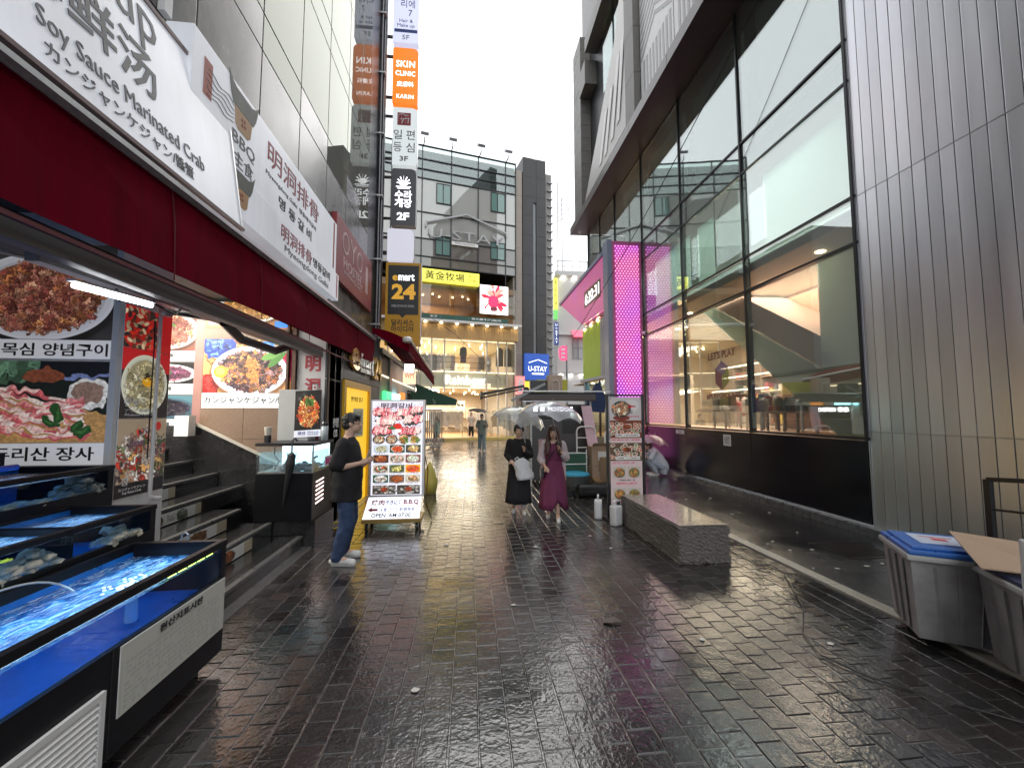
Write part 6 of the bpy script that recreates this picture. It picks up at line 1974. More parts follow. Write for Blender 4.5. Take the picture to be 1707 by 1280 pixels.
M_LED2 = led_mat('crimson_led_sign', .115, .28, (.55, .02, .40), (.60, .02, .22), (.55, .03, .25), (.25, .03, .12), .42, (1, 2))
M_PFR = mat('blue_grey_frame', (.22, .25, .36), .4, var=.06)
M_PINKF = mat('pink_surround', (.55, .13, .32), .4, var=.05)
po = thing('led_portal', 'tall pink LED dotted entrance portal with slanted clock sign beside the glass building', 'portal', (5, 12.9, 0))
part('led_front', M_LED, po, (4.72, 5.52, 12.665, 12.70, .3, 7.22))
part('pink_surround', M_PINKF, po, (4.62, 5.62, 12.70, 13.15, .0, 7.36))
part('blue_edge', M_PFR, po, (4.46, 4.615, 12.69, 13.15, 0, 7.40))
b = MB(); b.prism([(4.47, 13.16, 5.17), (4.47, 15.8, 5.22), (4.47, 19.6, 7.02), (4.47, 13.16, 7.02)], (.09, 0, 0)); b.build('clock_face_panel', M_LED2, po)
b = MB(); b.bar((4.5, 13.16, 7.10), (4.5, 19.75, 7.10), .16, .14); b.build('blue_top_rail', M_PFR, po)
b = MB(); b.prism([(4.57, 13.16, 5.12), (4.57, 15.8, 5.17), (4.57, 19.6, 6.98), (4.57, 19.6, 7.02), (4.57, 13.16, 7.02)], (1.05, 0, 0)); b.build('canopy_body', M_PINKF, po)
b = MB(); b.prism([(4.462, 13.45, 5.72), (4.462, 15.45, 5.78), (4.462, 15.45, 6.42), (4.462, 13.45, 6.36)], (.006, 0, 0)); b.build('clock_housing', M_FRAME, po)
text('6:22:31', po, emat('clock_digit', (1, 1, 1), 1.0), (4.460, 14.45, 6.07), NY, Z, .42, 1.70, .01, bold=0)
M_LIME = mat('lime_slat', (.38, .55, .03), .45, var=.05)
M_GSL = mat('grey_slat', (.30, .30, .36), .45, var=.05)
for k in range(15):
    y0 = 13.25 + k * .205
    m = M_GSL if k < 4 else M_LIME
    b = MB(); b.bbox(4.62, 4.74, y0, y0 + .165, 2.98 + .02 * k * .2, 5.08, .01); b.build('facade_slat', m, po)
part('slat_backing', mat('slat_backing_dark', (.12, .18, .02), .6), po, (4.745, 4.80, 13.2, 16.35, 3.0, 5.05))
b = MB(); b.bar((4.6, 13.16, 2.93), (4.6, 16.5, 3.0), .1, .1); b.build('slat_sill', M_PFR, po)
for k in range(4):
    y = 13.4 + k * .85
    b = MB(); b.lathe((4.63, y, 5.02), [(.07, 0), (.07, .06)], 12); b.build('eave_spot', emat('eave_spot', (1, .9, .45), 10), po)
part('blue_pillar', mat('door_blue', (.03, .10, .22), .4), po, (4.58, 4.76, 15.9, 16.1, 0, 2.92))
part('door_glass', gmat('portal_door_glass', (.8, .85, .75), 1.6), po, (4.70, 4.72, 13.2, 15.88, .85, 2.88))
part('door_base', M_DARK, po, (4.66, 4.74, 13.2, 15.88, 0, .84))
part('door_post', M_FRAME, po, (4.67, 4.75, 14.4, 14.46, .85, 2.88))
part('lobby_back', M_INW, po, (7.5, 7.6, 13.2, 18.5, 0, 3.0), (5.66, 7.5, 18.6, 18.7, 0, 3.0))
part('lobby_ceiling', M_INW, po, (4.8, 7.5, 13.2, 18.5, 2.95, 2.99))
for (x, y) in ((5.2, 14), (5.4, 15.4), (5.1, 16.5), (6.4, 15)):
    b = MB(); b.lathe((x, y, 2.90), [(.08, 0), (.08, .03)], 10); b.build('lobby_lamp', E_WARM, po)
d = bpy.data.lights.new('lobby_light', 'AREA'); d.size = 2; d.energy = 45; d.color = (1, .85, .6)
o = bpy.data.objects.new('lobby_light', d); COL.objects.link(o); o.location = (5.7, 15.3, 2.88)
cc_ = thing('security_camera', 'small white security camera fixed at the edge of the pink LED portal', 'camera', (5.6, 12.5, 4.25))
b = MB(); b.tube([(5.58, 12.62, 4.30), (5.58, 12.5, 4.27), (5.58, 12.36, 4.24)], [.045, .05, .05], 10); b.build('camera_body', M_WPLAS, cc_)
b = MB(); b.tube([(5.58, 12.355, 4.24), (5.58, 12.33, 4.235)], .04, 10); b.build('camera_lens', M_BLACK, cc_)

# ================================================================ STREET THINGS ON THE RIGHT
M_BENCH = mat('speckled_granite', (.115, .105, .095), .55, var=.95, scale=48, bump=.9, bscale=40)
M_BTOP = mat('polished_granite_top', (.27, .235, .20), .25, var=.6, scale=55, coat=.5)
be = thing('granite_bench', 'long grey granite block bench standing on the wet paving', 'bench', (2.66, 5.4, 0))
bm_ = bmesh.new(); bmesh.ops.create_cube(bm_, size=1)
for v in bm_.verts:
    v.co = Vector((2.665 + v.co.x * .61, 5.39 + v.co.y * 1.78, .199 + v.co.z * .418))
bmesh.ops.subdivide_edges(bm_, edges=bm_.edges[:], cuts=22, use_grid_fill=True)
br = np.random.default_rng(17)
for v in bm_.verts:   # rough split faces, worn and chipped along the edges and the foot
    ex = [abs(v.co.x - 2.36) < .001 or abs(v.co.x - 2.97) < .001, abs(v.co.y - 4.5) < .001 or abs(v.co.y - 6.28) < .001, v.co.z > .40, v.co.z < .02]
    k_ = sum(ex)
    j_ = .0028 if k_ < 2 else .007
    c_ = Vector((2.665, 5.39, .2)) - v.co
    v.co += Vector((br.normal(0, j_), br.normal(0, j_), br.normal(0, j_ * .6) if v.co.z < .40 else -abs(br.normal(0, j_ * .5))))
    if k_ >= 2 and br.random() < .16:
        v.co += c_.normalized() * .014
b = MB(); bm_.verts.index_update(); b.add([v.co[:] for v in bm_.verts], [[v.index for v in f.verts] for f in bm_.faces]); bm_.free()
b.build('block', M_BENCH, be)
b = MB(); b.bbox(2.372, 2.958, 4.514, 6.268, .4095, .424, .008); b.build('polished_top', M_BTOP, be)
sd = thing('menu_stand', 'black framed food banner stand behind the granite bench', 'sign', (2.5, 6.42, 0))
b = MB()
b.box(2.19, 2.225, 6.40, 6.44, .03, 2.0); b.box(2.79, 2.825, 6.40, 6.44, .03, 2.0); b.box(2.226, 2.789, 6.40, 6.44, 1.97, 2.0); b.box(2.226, 2.789, 6.40, 6.44, .05, .08)
b.build('frame', M_BLACK, sd)
b = MB(); b.box(2.17, 2.245, 6.2, 6.64, 0, .029); b.box(2.77, 2.845, 6.2, 6.64, 0, .029); b.build('foot', M_BLACK, sd)
c = canvas(170, 620, (.78, .70, .71))
prect(c, 0, 0, 170, 125, (.72, .70, .70)); pell(c, 118, 45, 40, 34, (.78, .76, .76))
pell(c, 62, 112, 45, 14, (.45, .18, .12)); dish(c, 62, 62, 50, 42, (.10, .12, .12), [(.80, .68, .55), (.85, .78, .68), (.7, .45, .3)], pr, 70, .78, .16, rim=(.16, .19, .19))
prect(c, 112, 46, 140, 53, (.70, .08, .15)); pell(c, 110, 50, 7, 10, (.70, .08, .15)); scribble(c, 100, 70, 125, 90, (.3, .3, .3), pr, 2); scribble(c, 100, 100, 160, 110, (.7, .15, .25), pr, 1)
def feast(y0, y1, wood):
    prect(c, 0, y0, 170, y1, wood)
    for q in range(46):
        x, y = 170 * pr.random(), y0 + 8 + (y1 - y0 - 20) * pr.random()
        pell(c, x, y, 11, 8, (.86, .85, .82)); pell(c, x, y, 8, 5.5, np.array([(.25, .2, .15), (.6, .35, .2), (.45, .5, .3), (.7, .3, .15)][int(pr.integers(4))]))
    dish(c, 90, y0 + 36, 28, 18, (.88, .86, .82), [(.72, .3, .15), (.5, .25, .12)], pr, 30, .8, .2)
    prect(c, 28, y1 - 24, 160, y1 - 6, (.82, .81, .80)); scribble(c, 32, y1 - 20, 156, y1 - 10, (.35, .3, .3), pr, 1)
feast(126, 222, (.42, .20, .11)); scribble(c, 6, 226, 160, 236, (.75, .2, .3), pr, 1)
feast(248, 345, (.35, .27, .20)); scribble(c, 6, 350, 130, 362, (.75, .2, .3), pr, 2)
for (yy, k) in ((375, 0), (490, 1)):
    for xx in (12, 90):
        prect(c, xx, yy, xx + 70, yy + 62, (.70, .68, .64))
        dish(c, xx + 35, yy + 32, 27, 24, (.45, .3, .2), [(.85, .65, .3), (.75, .45, .3), (.5, .55, .35)], pr, 40, .8, .18)
    scribble(c, 40, yy + 68, 130, yy + 78, (.2, .18, .18), pr, 1); scribble(c, 30, yy + 84, 140, yy + 98, (.75, .2, .3), pr, 2)
panel('food_print', picmat('stand_print', c, .10), M_WHITE, sd, (2.245, 6.395, .12), (2.77, 6.395, .12), (2.245, 6.395, 1.95), .006)
for (x, z) in ((2.26, 1.93), (2.755, 1.93), (2.26, .14), (2.755, .14)):
    b = MB(); b.tube([(x, 6.386, z), (x, 6.394, z)], .008, 8); b.build('eyelet', M_BLACK, sd)
# water jugs weighing it down
def jug(lab, loc, rz):
    t = thing('water_jug', lab, 'jug', loc, rz, group='white water jugs at the foot of the banner stand')
    b = MB(); b.bbox(-.085, .085, -.06, .06, 0, .30, .03); b.build('jug_body', mat('jug_plastic', (.66, .67, .68), .35, var=.05), t, local=True, smooth=True)
    b = MB(); b.tube([(-.05, 0, .29), (-.06, 0, .35), (.0, 0, .375), (.05, 0, .35)], .014, 8); b.build('handle', mat('jug_plastic', (.66, .67, .68), .35, var=.05), t, local=True)
    b = MB(); b.lathe((.055, 0, .295), [(.028, 0), (.028, .05), (.022, .06)], 10); b.build('cap', M_BLACK, t, local=True)
jug('front white water jug against the end of the bench', (2.22, 6.12, 0), .5)
jug('rear white water jug half hidden behind the black stand pole', (2.08, 6.55, 0), 1.2)

# wheelie bins
M_BIN = mat('grey_bin_plastic', (.34, .33, .33), .5, var=.35, scale=5, bump=.08)
M_RIM = mat('pale_bin_rim', (.46, .46, .45), .4, var=.05)
def bin_(lab, loc, rz, h=.66):
    t = thing('wheelie_bin', lab, 'bin', loc, rz, group='grey wheelie bins in the near right corner')
    b = MB()
    w0, d0, w1, d1 = .228, .228, .262, .262
    lo = [(-w0, -d0, .06), (w0, -d0, .06), (w0, d0, .06), (-w0, d0, .06)]
    hi = [(-w1, -d1, h), (w1, -d1, h), (w1, d1, h), (-w1, d1, h)]
    b.add(lo + hi, [(3, 2, 1, 0), (0, 1, 5, 4), (1, 2, 6, 5), (2, 3, 7, 6), (3, 0, 4, 7), (4, 5, 6, 7)]); b.build('bin_body', M_BIN, t, local=True)
    for s in (-1, 1):
        for u in (-.13, 0, .13):
            b = MB(); b.bar((u * .8, s * (d0 + .004), .08), (u, s * (d1 + .002), h - .03), .022, .008); b.build('side_rib', M_BIN, t, local=True)
            b = MB(); b.bar((s * (w0 + .004), u * .8, .08), (s * (w1 + .002), u, h - .03), .008, .022); b.build('side_rib', M_BIN, t, local=True)
    b = MB(); b.bbox(-.285, .285, -.285, .285, h + .001, h + .04, .012); b.build('rim', M_RIM, t, local=True)
    for s in (-1, 1):
        b = MB(); b.tube([(s * .13, .2, .07), (s * .18, .2, .07)], .07, 16); wl_ = b.build('wheel', M_BLACK, t, local=True)
        b = MB(); b.tube([(s * .1801, .2, .07), (s * .184, .2, .07)], .035, 12); b.build('hub', M_GREY, wl_, local=True)
    b = MB(); b.tube([(-.2, .26, h + .02), (-.2, .34, h + .05), (.2, .34, h + .05), (.2, .26, h + .02)], .014, 8); b.build('handle', M_RIM, t, local=True)
    return t
M_LIDB = mat('blue_lid_plastic', (.03, .14, .48), .3, var=.08)
b1 = bin_('grey wheelie bin with a blue lid carrying a white paper', (3.60, 2.86, 0), -.55, .62)
b = MB(); b.bbox(-.275, .275, -.28, .28, .661, .695, .014); b.bbox(-.24, .24, -.24, .24, .6955, .715, .01); b.build('lid', M_LIDB, b1, local=True)
pa = thing('paper_sheet', 'white paper with red print in a blue sleeve on the bin lid', 'paper', (3.60, 2.86, .717), -.55)
b = MB(); b.bbox(-.15, .15, -.12, .16, 0, .004, .002); b.build('sheet', mat('paper_blue_white', (.60, .66, .80), .35, var=.06), pa, local=True)
b = MB(); b.box(-.04, .05, -.01, .05, .0042, .006); b.box(-.1, .1, .08, .09, .0042, .006); b.build('red_print', mat('paper_red', (.6, .1, .1), .5), pa, local=True)
b2 = bin_('grey wheelie bin with open flaps of brown cardboard lying on it', (3.63, 2.22, 0), -.5, .60)
b = MB(); b.bbox(-.27, .27, -.27, .27, .641, .67, .012); b.build('lid', mat('navy_lid', (.015, .02, .06), .35), b2, local=True)
M_CARD = mat('brown_cardboard', (.42, .30, .21), .7, var=.08, scale=4)
cd = thing('cardboard_sheet', 'folded brown cardboard sheet lying across the second bin', 'cardboard', (3.72, 2.40, .68), -.5)
b = MB(); b.prism([(-.36, -.2, .01), (.05, -.28, .025), (.05, .25, .10), (-.32, .22, .14)], (0, 0, .008)); b.prism([(.052, -.28, .025), (.46, -.3, .0), (.46, .3, .06), (.052, .25, .10)], (0, 0, .008)); b.build('flap', M_CARD, cd, local=True)
wbx = thing('white_box', 'white upright panel standing in front of the cardboard covered bin', 'box', (3.16, 1.78, 0))
b = MB(); b.bbox(3.045, 3.21, 1.5, 2.03, 0, 1.0, .015); b.build('panel_body', M_WPLAS, wbx)
# black metal railing by the steel wall
rl = thing('black_railing', 'black steel hand railing beside the steel clad wall', 'railing', (5, 3.2, 0))
b = MB(); b.bar((4.98, 3.50, 0), (4.98, 3.50, 1.06), .05, .05); b.build('post', M_BLACK, rl)
b = MB(); b.bar((4.98, 1.5, 0), (4.98, 1.5, 1.3), .05, .05); b.build('post', M_BLACK, rl)
b = MB(); b.bar((4.98, 3.50, 1.06), (4.98, 1.5, 1.26), .04, .04); b.build('top_rail', M_BLACK, rl)
b = MB(); b.bar((4.98, 3.47, .78), (4.98, 1.53, .95), .02, .02); b.build('lower_rail', M_BLACK, rl)
b = MB(); b.bar((4.98, 3.47, .36), (4.98, 1.53, .5), .02, .02); b.build('lower_rail', M_BLACK, rl)
# overhead cable
cb = thing('overhead_cable', 'thin black cable slung across the alley in front of the glass building', 'cable', (5.2, 8, 7))
b = MB(); pts = []
p0, p1 = Vector((5.3, 5.6, 9.75)), Vector((3.9, 15.0, 4.6))
for k in range(17):
    t_ = k / 16
    pts.append(p0.lerp(p1, t_) - Vector((0, 0, .30 * 4 * t_ * (1 - t_))))
b.tube(pts, .011, 6); b.build('cable_run', M_BLACK, cb)
cb2 = thing('thin_cable', 'thin black cable across the Rainbow clothes shop front', 'cable', (0, 20, 6))
b = MB(); b.tube([(-2.5, 18, 6.4), (-.8, 20, 5.6), (.7, 22, 4.5), (1.8, 24, 3.7)], .012, 5); b.build('cable_run', M_BLACK, cb2)
# ground cables and a drain grate
gc = thing('ground_cable', 'thin black cable snaking over the paving from the bench to the bins', 'cable', (3.4, 4, 0))
b = MB(); b.tube([(3.0, 5.3, .012), (3.25, 4.6, .012), (3.3, 4.1, .012), (2.9, 3.4, .012), (2.55, 3.0, .012), (2.45, 2.75, .012), (2.55, 2.5, .012), (2.8, 2.25, .012), (3.2, 1.9, .012), (3.8, 1.6, .012)], .004, 6); b.build('cable_run', M_BLACK, gc)
dg = thing('drain_grate', 'rusty square drain grate set in the asphalt near the steel wall', 'grate', (4.75, 4.75, 0))
b = MB(); b.box(4.42, 5.1, 4.45, 4.48, .0, .007); b.box(4.42, 5.1, 5.02, 5.05, .0, .007); b.build('frame_bar', mat('rust_brown', (.03, .024, .021), .35, var=.5), dg)
b_ = MB(); b_.box(-.010, .010, 4.482, 5.018, .0, .006); me = b_.mesh('grate_bar', dg)
me.materials.append(MATS['rust_brown'])
for k in range(13):
    o = bpy.data.objects.new('grate_bar', me); COL.objects.link(o); o.parent = dg; o.location = (4.45 + k * .052, 0, 0)

# ================================================================ MENU LIGHT BOARD
mb = thing('menu_board', 'tall white lit menu board on castors crowded with food pictures', 'sign', (-1.09, 6.42, 0), .0)
c = canvas(310, 520, (.84, .83, .88))
def ph(x0, y0, x1, y1, bg, plate, pal, n=60):
    prect(c, x0, y0, x1, y1, bg)
    cx_, cy_ = (x0 + x1) / 2, (y0 + y1) / 2
    dish(c, cx_, cy_, (x1 - x0) * .42, (y1 - y0) * .42, plate, pal, pr, n, .82, .2)
RAW = [(.80, .25, .32), (.88, .45, .48), (.92, .68, .66), (.68, .18, .24), (.90, .80, .76)]
for (cx_, cy_, rx, ry, a) in ((55, 55, 52, 26, .1), (120, 80, 70, 26, -.15), (200, 62, 60, 26, .1), (265, 45, 45, 24, .2), (250, 100, 62, 24, -.1), (80, 110, 60, 24, .1), (60, 160, 60, 28, 0), (230, 165, 66, 26, -.1)):
    pell(c, cx_, cy_ + 8, rx * 1.05, ry * 1.05, (.20, .18, .17), a)
    for q in range(9):
        pell(c, cx_ - rx * .8 + q * rx * .2, cy_ + 3 * (pr.random() - .5), rx * .16, ry * .9, np.array(RAW[int(pr.integers(5))]), .35)
        pell(c, cx_ - rx * .8 + q * rx * .2, cy_, rx * .03, ry * .8, (.95, .88, .86), .35)
c[8:196, 6:304] = (lambda a, dy, dx: a[np.clip(np.mgrid[0:188, 0:298][0] + dy, 0, 187).astype(int), np.clip(np.mgrid[0:188, 0:298][1] + dx, 0, 297).astype(int)])(c[8:196, 6:304].copy(), (vnoise(188, 298, 9, pr) - .5) * 16, (vnoise(188, 298, 9, pr) - .5) * 16) * (.72 + .4 * vnoise(188, 298, 5, pr))[..., None]
pell(c, 155, 140, 26, 17, (.72, .16, .12)); pell(c, 120, 150, 24, 8, (.2, .35, .15)); pell(c, 160, 165, 20, 10, (.88, .86, .82))
for q, x in enumerate((42, 120, 195, 262)):
    dish(c, x, 212, 36 - (q > 1) * 4, 24, (.12, .11, .10) if q < 2 else (.84, .82, .85), [(.85, .78, .66), (.7, .5, .35), (.5, .3, .2)] if q < 2 else [(.8, .6, .3), (.6, .4, .2), (.3, .5, .2)], pr, 40, .8, .2)
rows_ = [[((.7, .75, .8), (.85, .86, .88), [(.86, .84, .72), (.5, .5, .3)]), ((.15, .25, .15), (.85, .84, .82), [(.75, .2, .1), (.85, .4, .2)]), ((.2, .25, .2), (.3, .28, .26), [(.85, .6, .3), (.9, .8, .6)])],
         [((.2, .15, .12), (.5, .3, .2), [(.8, .5, .3), (.6, .25, .15)]), ((.75, .7, .65), (.2, .2, .2), [(.9, .88, .82), (.8, .6, .5)]), ((.45, .25, .18), (.75, .72, .68), [(.9, .9, .85), (.7, .75, .6)])],
         [((.7, .68, .6), (.2, .18, .16), [(.9, .88, .8), (.7, .3, .2), (.3, .4, .2)]), ((.35, .4, .3), (.15, .15, .15), [(.9, .85, .5), (.5, .45, .2)]), ((.85, .6, .1), (.85, .3, .15), [(.9, .3, .15), (.95, .5, .3)])],
         [((.15, .3, .2), (.85, .85, .85), [(.9, .88, .85), (.6, .5, .4)]), ((.45, .4, .35), (.2, .18, .16), [(.75, .4, .2), (.6, .3, .15)]), ((.7, .68, .6), (.85, .84, .8), [(.8, .6, .4), (.5, .4, .3)])]]
for r, rw in enumerate(rows_):
    for q, (bg, pl_, pal_) in enumerate(rw):
        x0 = 12 + q * 98; y0 = 244 + r * 55
        ph(x0, y0, x0 + 92, y0 + 43, bg, pl_, pal_)
        scribble(c, x0 + 10, y0 + 45, x0 + 80, y0 + 50, (.25, .22, .3), pr, 1)
for q in range(2):
    x0 = 10 + q * 148; prect(c, x0, 466, x0 + 142, 516, (.22, .2, .18))
    for k in range(34):
        pell(c, x0 + 142 * pr.random(), 470 + 42 * pr.random(), 8, 5, np.array((.7, .68, .65)) * (.5 + .5 * pr.random()))
    dish(c, x0 + 70, 488, 22, 14, (.5, .3, .2), [(.6, .25, .15)], pr, 20, .8, .2)
    for k in (0, 1):
        prect(c, x0 + k * 141, 466, x0 + k * 141 + 1, 516, (.84, .83, .88))
LB = dict(local=True)
b = MB(); b.bbox(-.405, .405, -.04, .14, .44, 1.90, .01); b.build('light_box', M_ALU, mb, local=True)
panel('menu_pictures', picmat('menu_board_print', c, .48), M_WHITE, mb, (-.375, -.046, .47), (.375, -.046, .47), (-.375, -.046, 1.875), .005, local=True)
text('明洞갈비', mb, mat('menu_violet', (.16, .06, .12), .5), (-.02, -.048, 1.81), X, Z, .085, .46, .003, bold=.02, local=True)
E_SKIRT = emat('lit_skirt', (.85, .88, 1), .55, (.75, .75, .8))
b = MB(); b.prism([(-.40, -.06, .43), (.37, -.06, .43), (.37, -.24, .17), (-.44, -.24, .17)], (0, .012, .012)); b.build('skirt_board', E_SKIRT, mb, local=True)
S2 = Vector((0, .18, .26)).normalized()
def sk(z, x, body, h, w, m, bold=.0):
    y = -.24 + (z - .17) * .18 / .26 - .003
    text(body, mb, m, (x, y, z), X, S2, h, w, .003, bold=bold, local=True)
sk(.375, -.25, '焼肉', .085, .19, M_TEXTR, .02); sk(.375, -.03, 'やきにく', .08, .22, M_TEXTB, .02); sk(.375, .23, 'B.B.Q', .085, .22, M_TEXTR, .03)
sk(.285, .04, '主食 アワビ粥/鮑魚粥', .06, .5, M_TEXTB); sk(.215, -.04, 'OPEN: AM 07:00', .06, .56, M_TEXTK, .015)
b = MB(); yy = -.24 + (.285 - .17) * .18 / .26
b.prism([(-.38, yy - .008, .285), (-.32, yy - .0, .32), (-.32, yy - .005, .30), (-.24, yy - .005, .30), (-.24, yy - .012, .27), (-.32, yy - .012, .27), (-.32, yy - .016, .25)], (0, -.004, 0)); b.build('red_arrow', M_TEXTR, mb, local=True)
b = MB(); b.bbox(-.45, .40, -.26, .18, .11, .165, .01); b.build('trolley_base', mat('yellow_wood', (.30, .20, .06), .4), mb, local=True)
for (x, y) in ((-.38, -.2), (.33, -.2), (-.38, .12), (.33, .12)):
    b = MB(); b.tube([(x - .02, y, .05), (x + .02, y, .05)], .05, 14); ca = b.build('castor', M_BLACK, mb, local=True)
    b = MB(); b.box(x - .026, x - .021, y - .015, y + .015, .04, .11); b.box(x + .021, x + .026, y - .015, y + .015, .04, .11); b.build('fork', M_ALU, ca, local=True)
b = MB(); b.tube([(.36, .16, 1.2), (.44, .2, .8), (.42, .15, .3), (.5, .3, .02)], .008, 6); b.build('power_cord', M_BLACK, mb, local=True)

# ================================================================ SNACK STALL AND CLUTTER
sl = thing('snack_stall', 'dark grey closed snack stall cart with rolled canopy and small lit white letters', 'stall', (2.1, 9.9, 0))
M_STALL = mat('stall_dark_grey', (.075, .072, .078), .4, var=.15, scale=2)
b = MB(); b.bbox(1.42, 2.92, 9.6, 10.9, .12, 1.55, .02); b.build('body', M_STALL, sl)
b = MB(); b.bbox(1.42, 2.92, 9.62, 10.9, 1.56, 1.9, .01); b.build('fascia', M_BLACK, sl)
text('■ ■  HOTDOG', sl, emat('stall_letter', (1, .98, .95), 4), (1.98, 9.618, 1.79), X, Z, .11, .95, .006, bold=.03)
b = MB(); b.bbox(1.15, 2.95, 9.35, 9.62, 1.98, 2.12, .02); b.build('canopy_roll', mat('canopy_roll_grey', (.10, .085, .08), .5, var=.2, stretch=(.3, 6, 6)), sl)
part('canopy_rail', M_ALU, sl, (1.1, 3.3, 9.30, 9.34, 2.19, 2.215), (1.2, 2.5, 9.32, 9.345, 1.955, 1.972))
part('roof', M_DARK, sl, (1.3, 3.0, 9.5, 11.0, 2.13, 2.185))
b = MB(); b.bar((1.25, 9.4, 2.32), (.25, 9.3, 2.12), .06, .06); b.bar((1.2, 9.34, 2.24), (.28, 9.26, 2.04), .05, .035); b.bar((.26, 9.2, 2.12), (.26, 9.4, 2.06), .05, .12); b.build('folded_arm', mat('arm_green_black', (.03, .035, .03), .4), sl)
b = MB(); b.bar((.95, 9.35, 1.98), (1.75, 9.4, 2.38), .05, .06); b.bar((1.2, 9.5, 1.6), (1.3, 9.4, 2.3), .12, .05); b.build('arm_bracket', M_GREY, sl)
b = MB(); b.bbox(1.4, 1.8, 9.38, 9.6, 2.2, 2.46, .03); b.build('motor_box', M_BLACK, sl)
for x in (1.44, 2.88):
    b = MB(); b.tube([(x, 9.56, .0), (x, 9.56, 2.0)], .022, 8); b.build('corner_post', M_WPLAS, sl)
part('window_screen', M_BLACK, sl, (2.20, 2.62, 9.585, 9.598, 1.22, 1.52))
part('pink_notice', mat('pink_notice', (.50, .33, .35), .5), sl, (1.62, 2.0, 9.588, 9.598, .70, 1.08))
for x in (1.7, 2.6):
    b = MB(); b.tube([(x - .04, 9.75, .1), (x + .04, 9.75, .1)], .1, 14); b.build('wheel', M_BLACK, sl)
ab = thing('arched_wood_box', 'beige wooden block with an arch standing on the stall roof', 'box', (2.05, 9.8, 2.19))
b = MB(); b.bbox(1.88, 2.24, 9.7, 9.95, 2.19, 2.62, .02); b.build('block', mat('pale_wood', (.50, .38, .30), .5), ab)
b = MB(); b.tube([(1.98, 9.69, 2.2), (1.98, 9.69, 2.40), (2.0, 9.69, 2.46), (2.06, 9.69, 2.49), (2.12, 9.69, 2.46), (2.14, 9.69, 2.40), (2.14, 9.69, 2.2)], .018, 6); b.build('arch', mat('arch_white', (.6, .52, .48), .5), ab)
yb2 = thing('yellow_crate', 'low bright yellow crate behind the arched block on the stall roof', 'crate', (2.1, 10.4, 2.19))
b = MB(); b.box(1.7, 2.5, 10.3, 10.7, 2.19, 2.55); b.build('crate_body', mat('crate_yellow', (.55, .52, .05), .5), yb2)
tc_ = thing('clear_sheet', 'hanging clear plastic sheet at the corner of the snack stall', 'sheet', (1.2, 9.5, 0))
b = MB(); vs = []; fs = []
for i in range(9):
    for j in range(2):
        vs.append((1.12 + i * .035, 9.5 + .03 * math.sin(i * 2.1), .35 + j * 1.3))
for i in range(8):
    fs.append((2 * i, 2 * i + 2, 2 * i + 3, 2 * i + 1))
b.add(vs, fs); b.build('sheet', gmat('clear_vinyl', (.85, .87, .88), 1.5, .12, .35, (.6, .62, .64)), tc_)
# navy tarpaulin hanging beside the blue pillar
nv_ = thing('navy_parasol', 'folded navy blue parasol cloth beside the blue door pillar', 'parasol', (3.3, 10.6, 0))
b = MB(); b.tube([(3.1, 10.6, 0), (3.1, 10.6, 2.3)], .02, 8); b.build('pole', M_GREY, nv_)
b = MB(); b.prism([(2.98, 10.5, 1.75), (3.55, 10.5, 1.70), (3.6, 10.5, 2.1), (3.42, 10.5, 2.5), (3.32, 10.5, 2.48)], (0, .12, 0)); b.build('cloth', mat('navy_cloth', (.012, .03, .10), .6), nv_)
# white trolleys
def trolley(lab, x, y, h):
    t = thing('white_trolley', lab, 'trolley', (x, y, 0), 0, 'white tube trolleys beside the stall')
    b = MB(); b.tube([(-.22, 0, .1), (-.22, 0, h - .1), (-.19, 0, h - .03), (-.12, 0, h), (.12, 0, h), (.19, 0, h - .03), (.22, 0, h - .1), (.22, 0, .1)], .018, 8); b.build('handle_frame', M_WPLAS, t, local=True)
    for k in range(3):
        b = MB(); b.tube([(-.21, 0, h - .25 - k * .22), (.21, 0, h - .25 - k * .22)], .013, 6); b.build('crossbar', M_WPLAS, t, local=True)
    b = MB(); b.bbox(-.25, .25, -.45, .02, .08, .115, .008); b.build('platform', M_GREY, t, local=True)
    for s in (-1, 1):
        b = MB(); b.tube([(s * .2 - .02, -.05, .04), (s * .2 + .02, -.05, .04)], .04, 12); b.build('wheel', M_BLACK, t, local=True)
trolley('white tube trolley left of the pink plank', 2.66, 9.2, 1.38)
trolley('white tube trolley half hidden by the black banner stand', 3.22, 8.9, 1.32)
pk = thing('pink_plank', 'pale pink plank leaning beside the white trolley', 'plank', (2.9, 9.3, 0))
b = MB(); b.prism([(2.74, 9.0, .35), (2.98, 9.0, .35), (2.84, 9.35, 1.86), (2.60, 9.35, 1.86)], (0, .03, .007)); b.build('board', mat('pink_board', (.62, .42, .50), .5), pk)
gcart = thing('green_cart', 'low green tub cart with white rails behind the woman in purple', 'cart', (2.2, 9.0, 0))
b = MB(); b.bbox(1.98, 2.55, 8.85, 9.35, .35, .80, .02); b.build('tub', mat('tub_green', (.03, .10, .06), .45), gcart)
b = MB(); b.tube([(1.97, 8.84, .82), (2.56, 8.84, .82)], .014, 6); b.tube([(1.97, 8.84, .58), (2.56, 8.84, .58)], .014, 6); b.tube([(2.56, 8.84, .1), (2.56, 8.84, .9)], .014, 6); b.build('rail', M_WPLAS, gcart)
bs = thing('grey_basin', 'round grey basin covered with a bright blue sheet', 'basin', (2.22, 8.55, 0))
b = MB(); b.lathe((0, 0, .1), [(.24, 0), (.29, .1), (.32, .30)], 20); b.build('basin_body', mat('basin_grey', (.10, .11, .11), .4), bs, local=True)
b = MB(); b.lathe((0, 0, .402), [(.31, 0), (.30, .03), (.2, .05), (.02, .055)], 20); b.build('blue_cover', mat('sheet_blue', (.04, .38, .60), .4), bs, local=True)
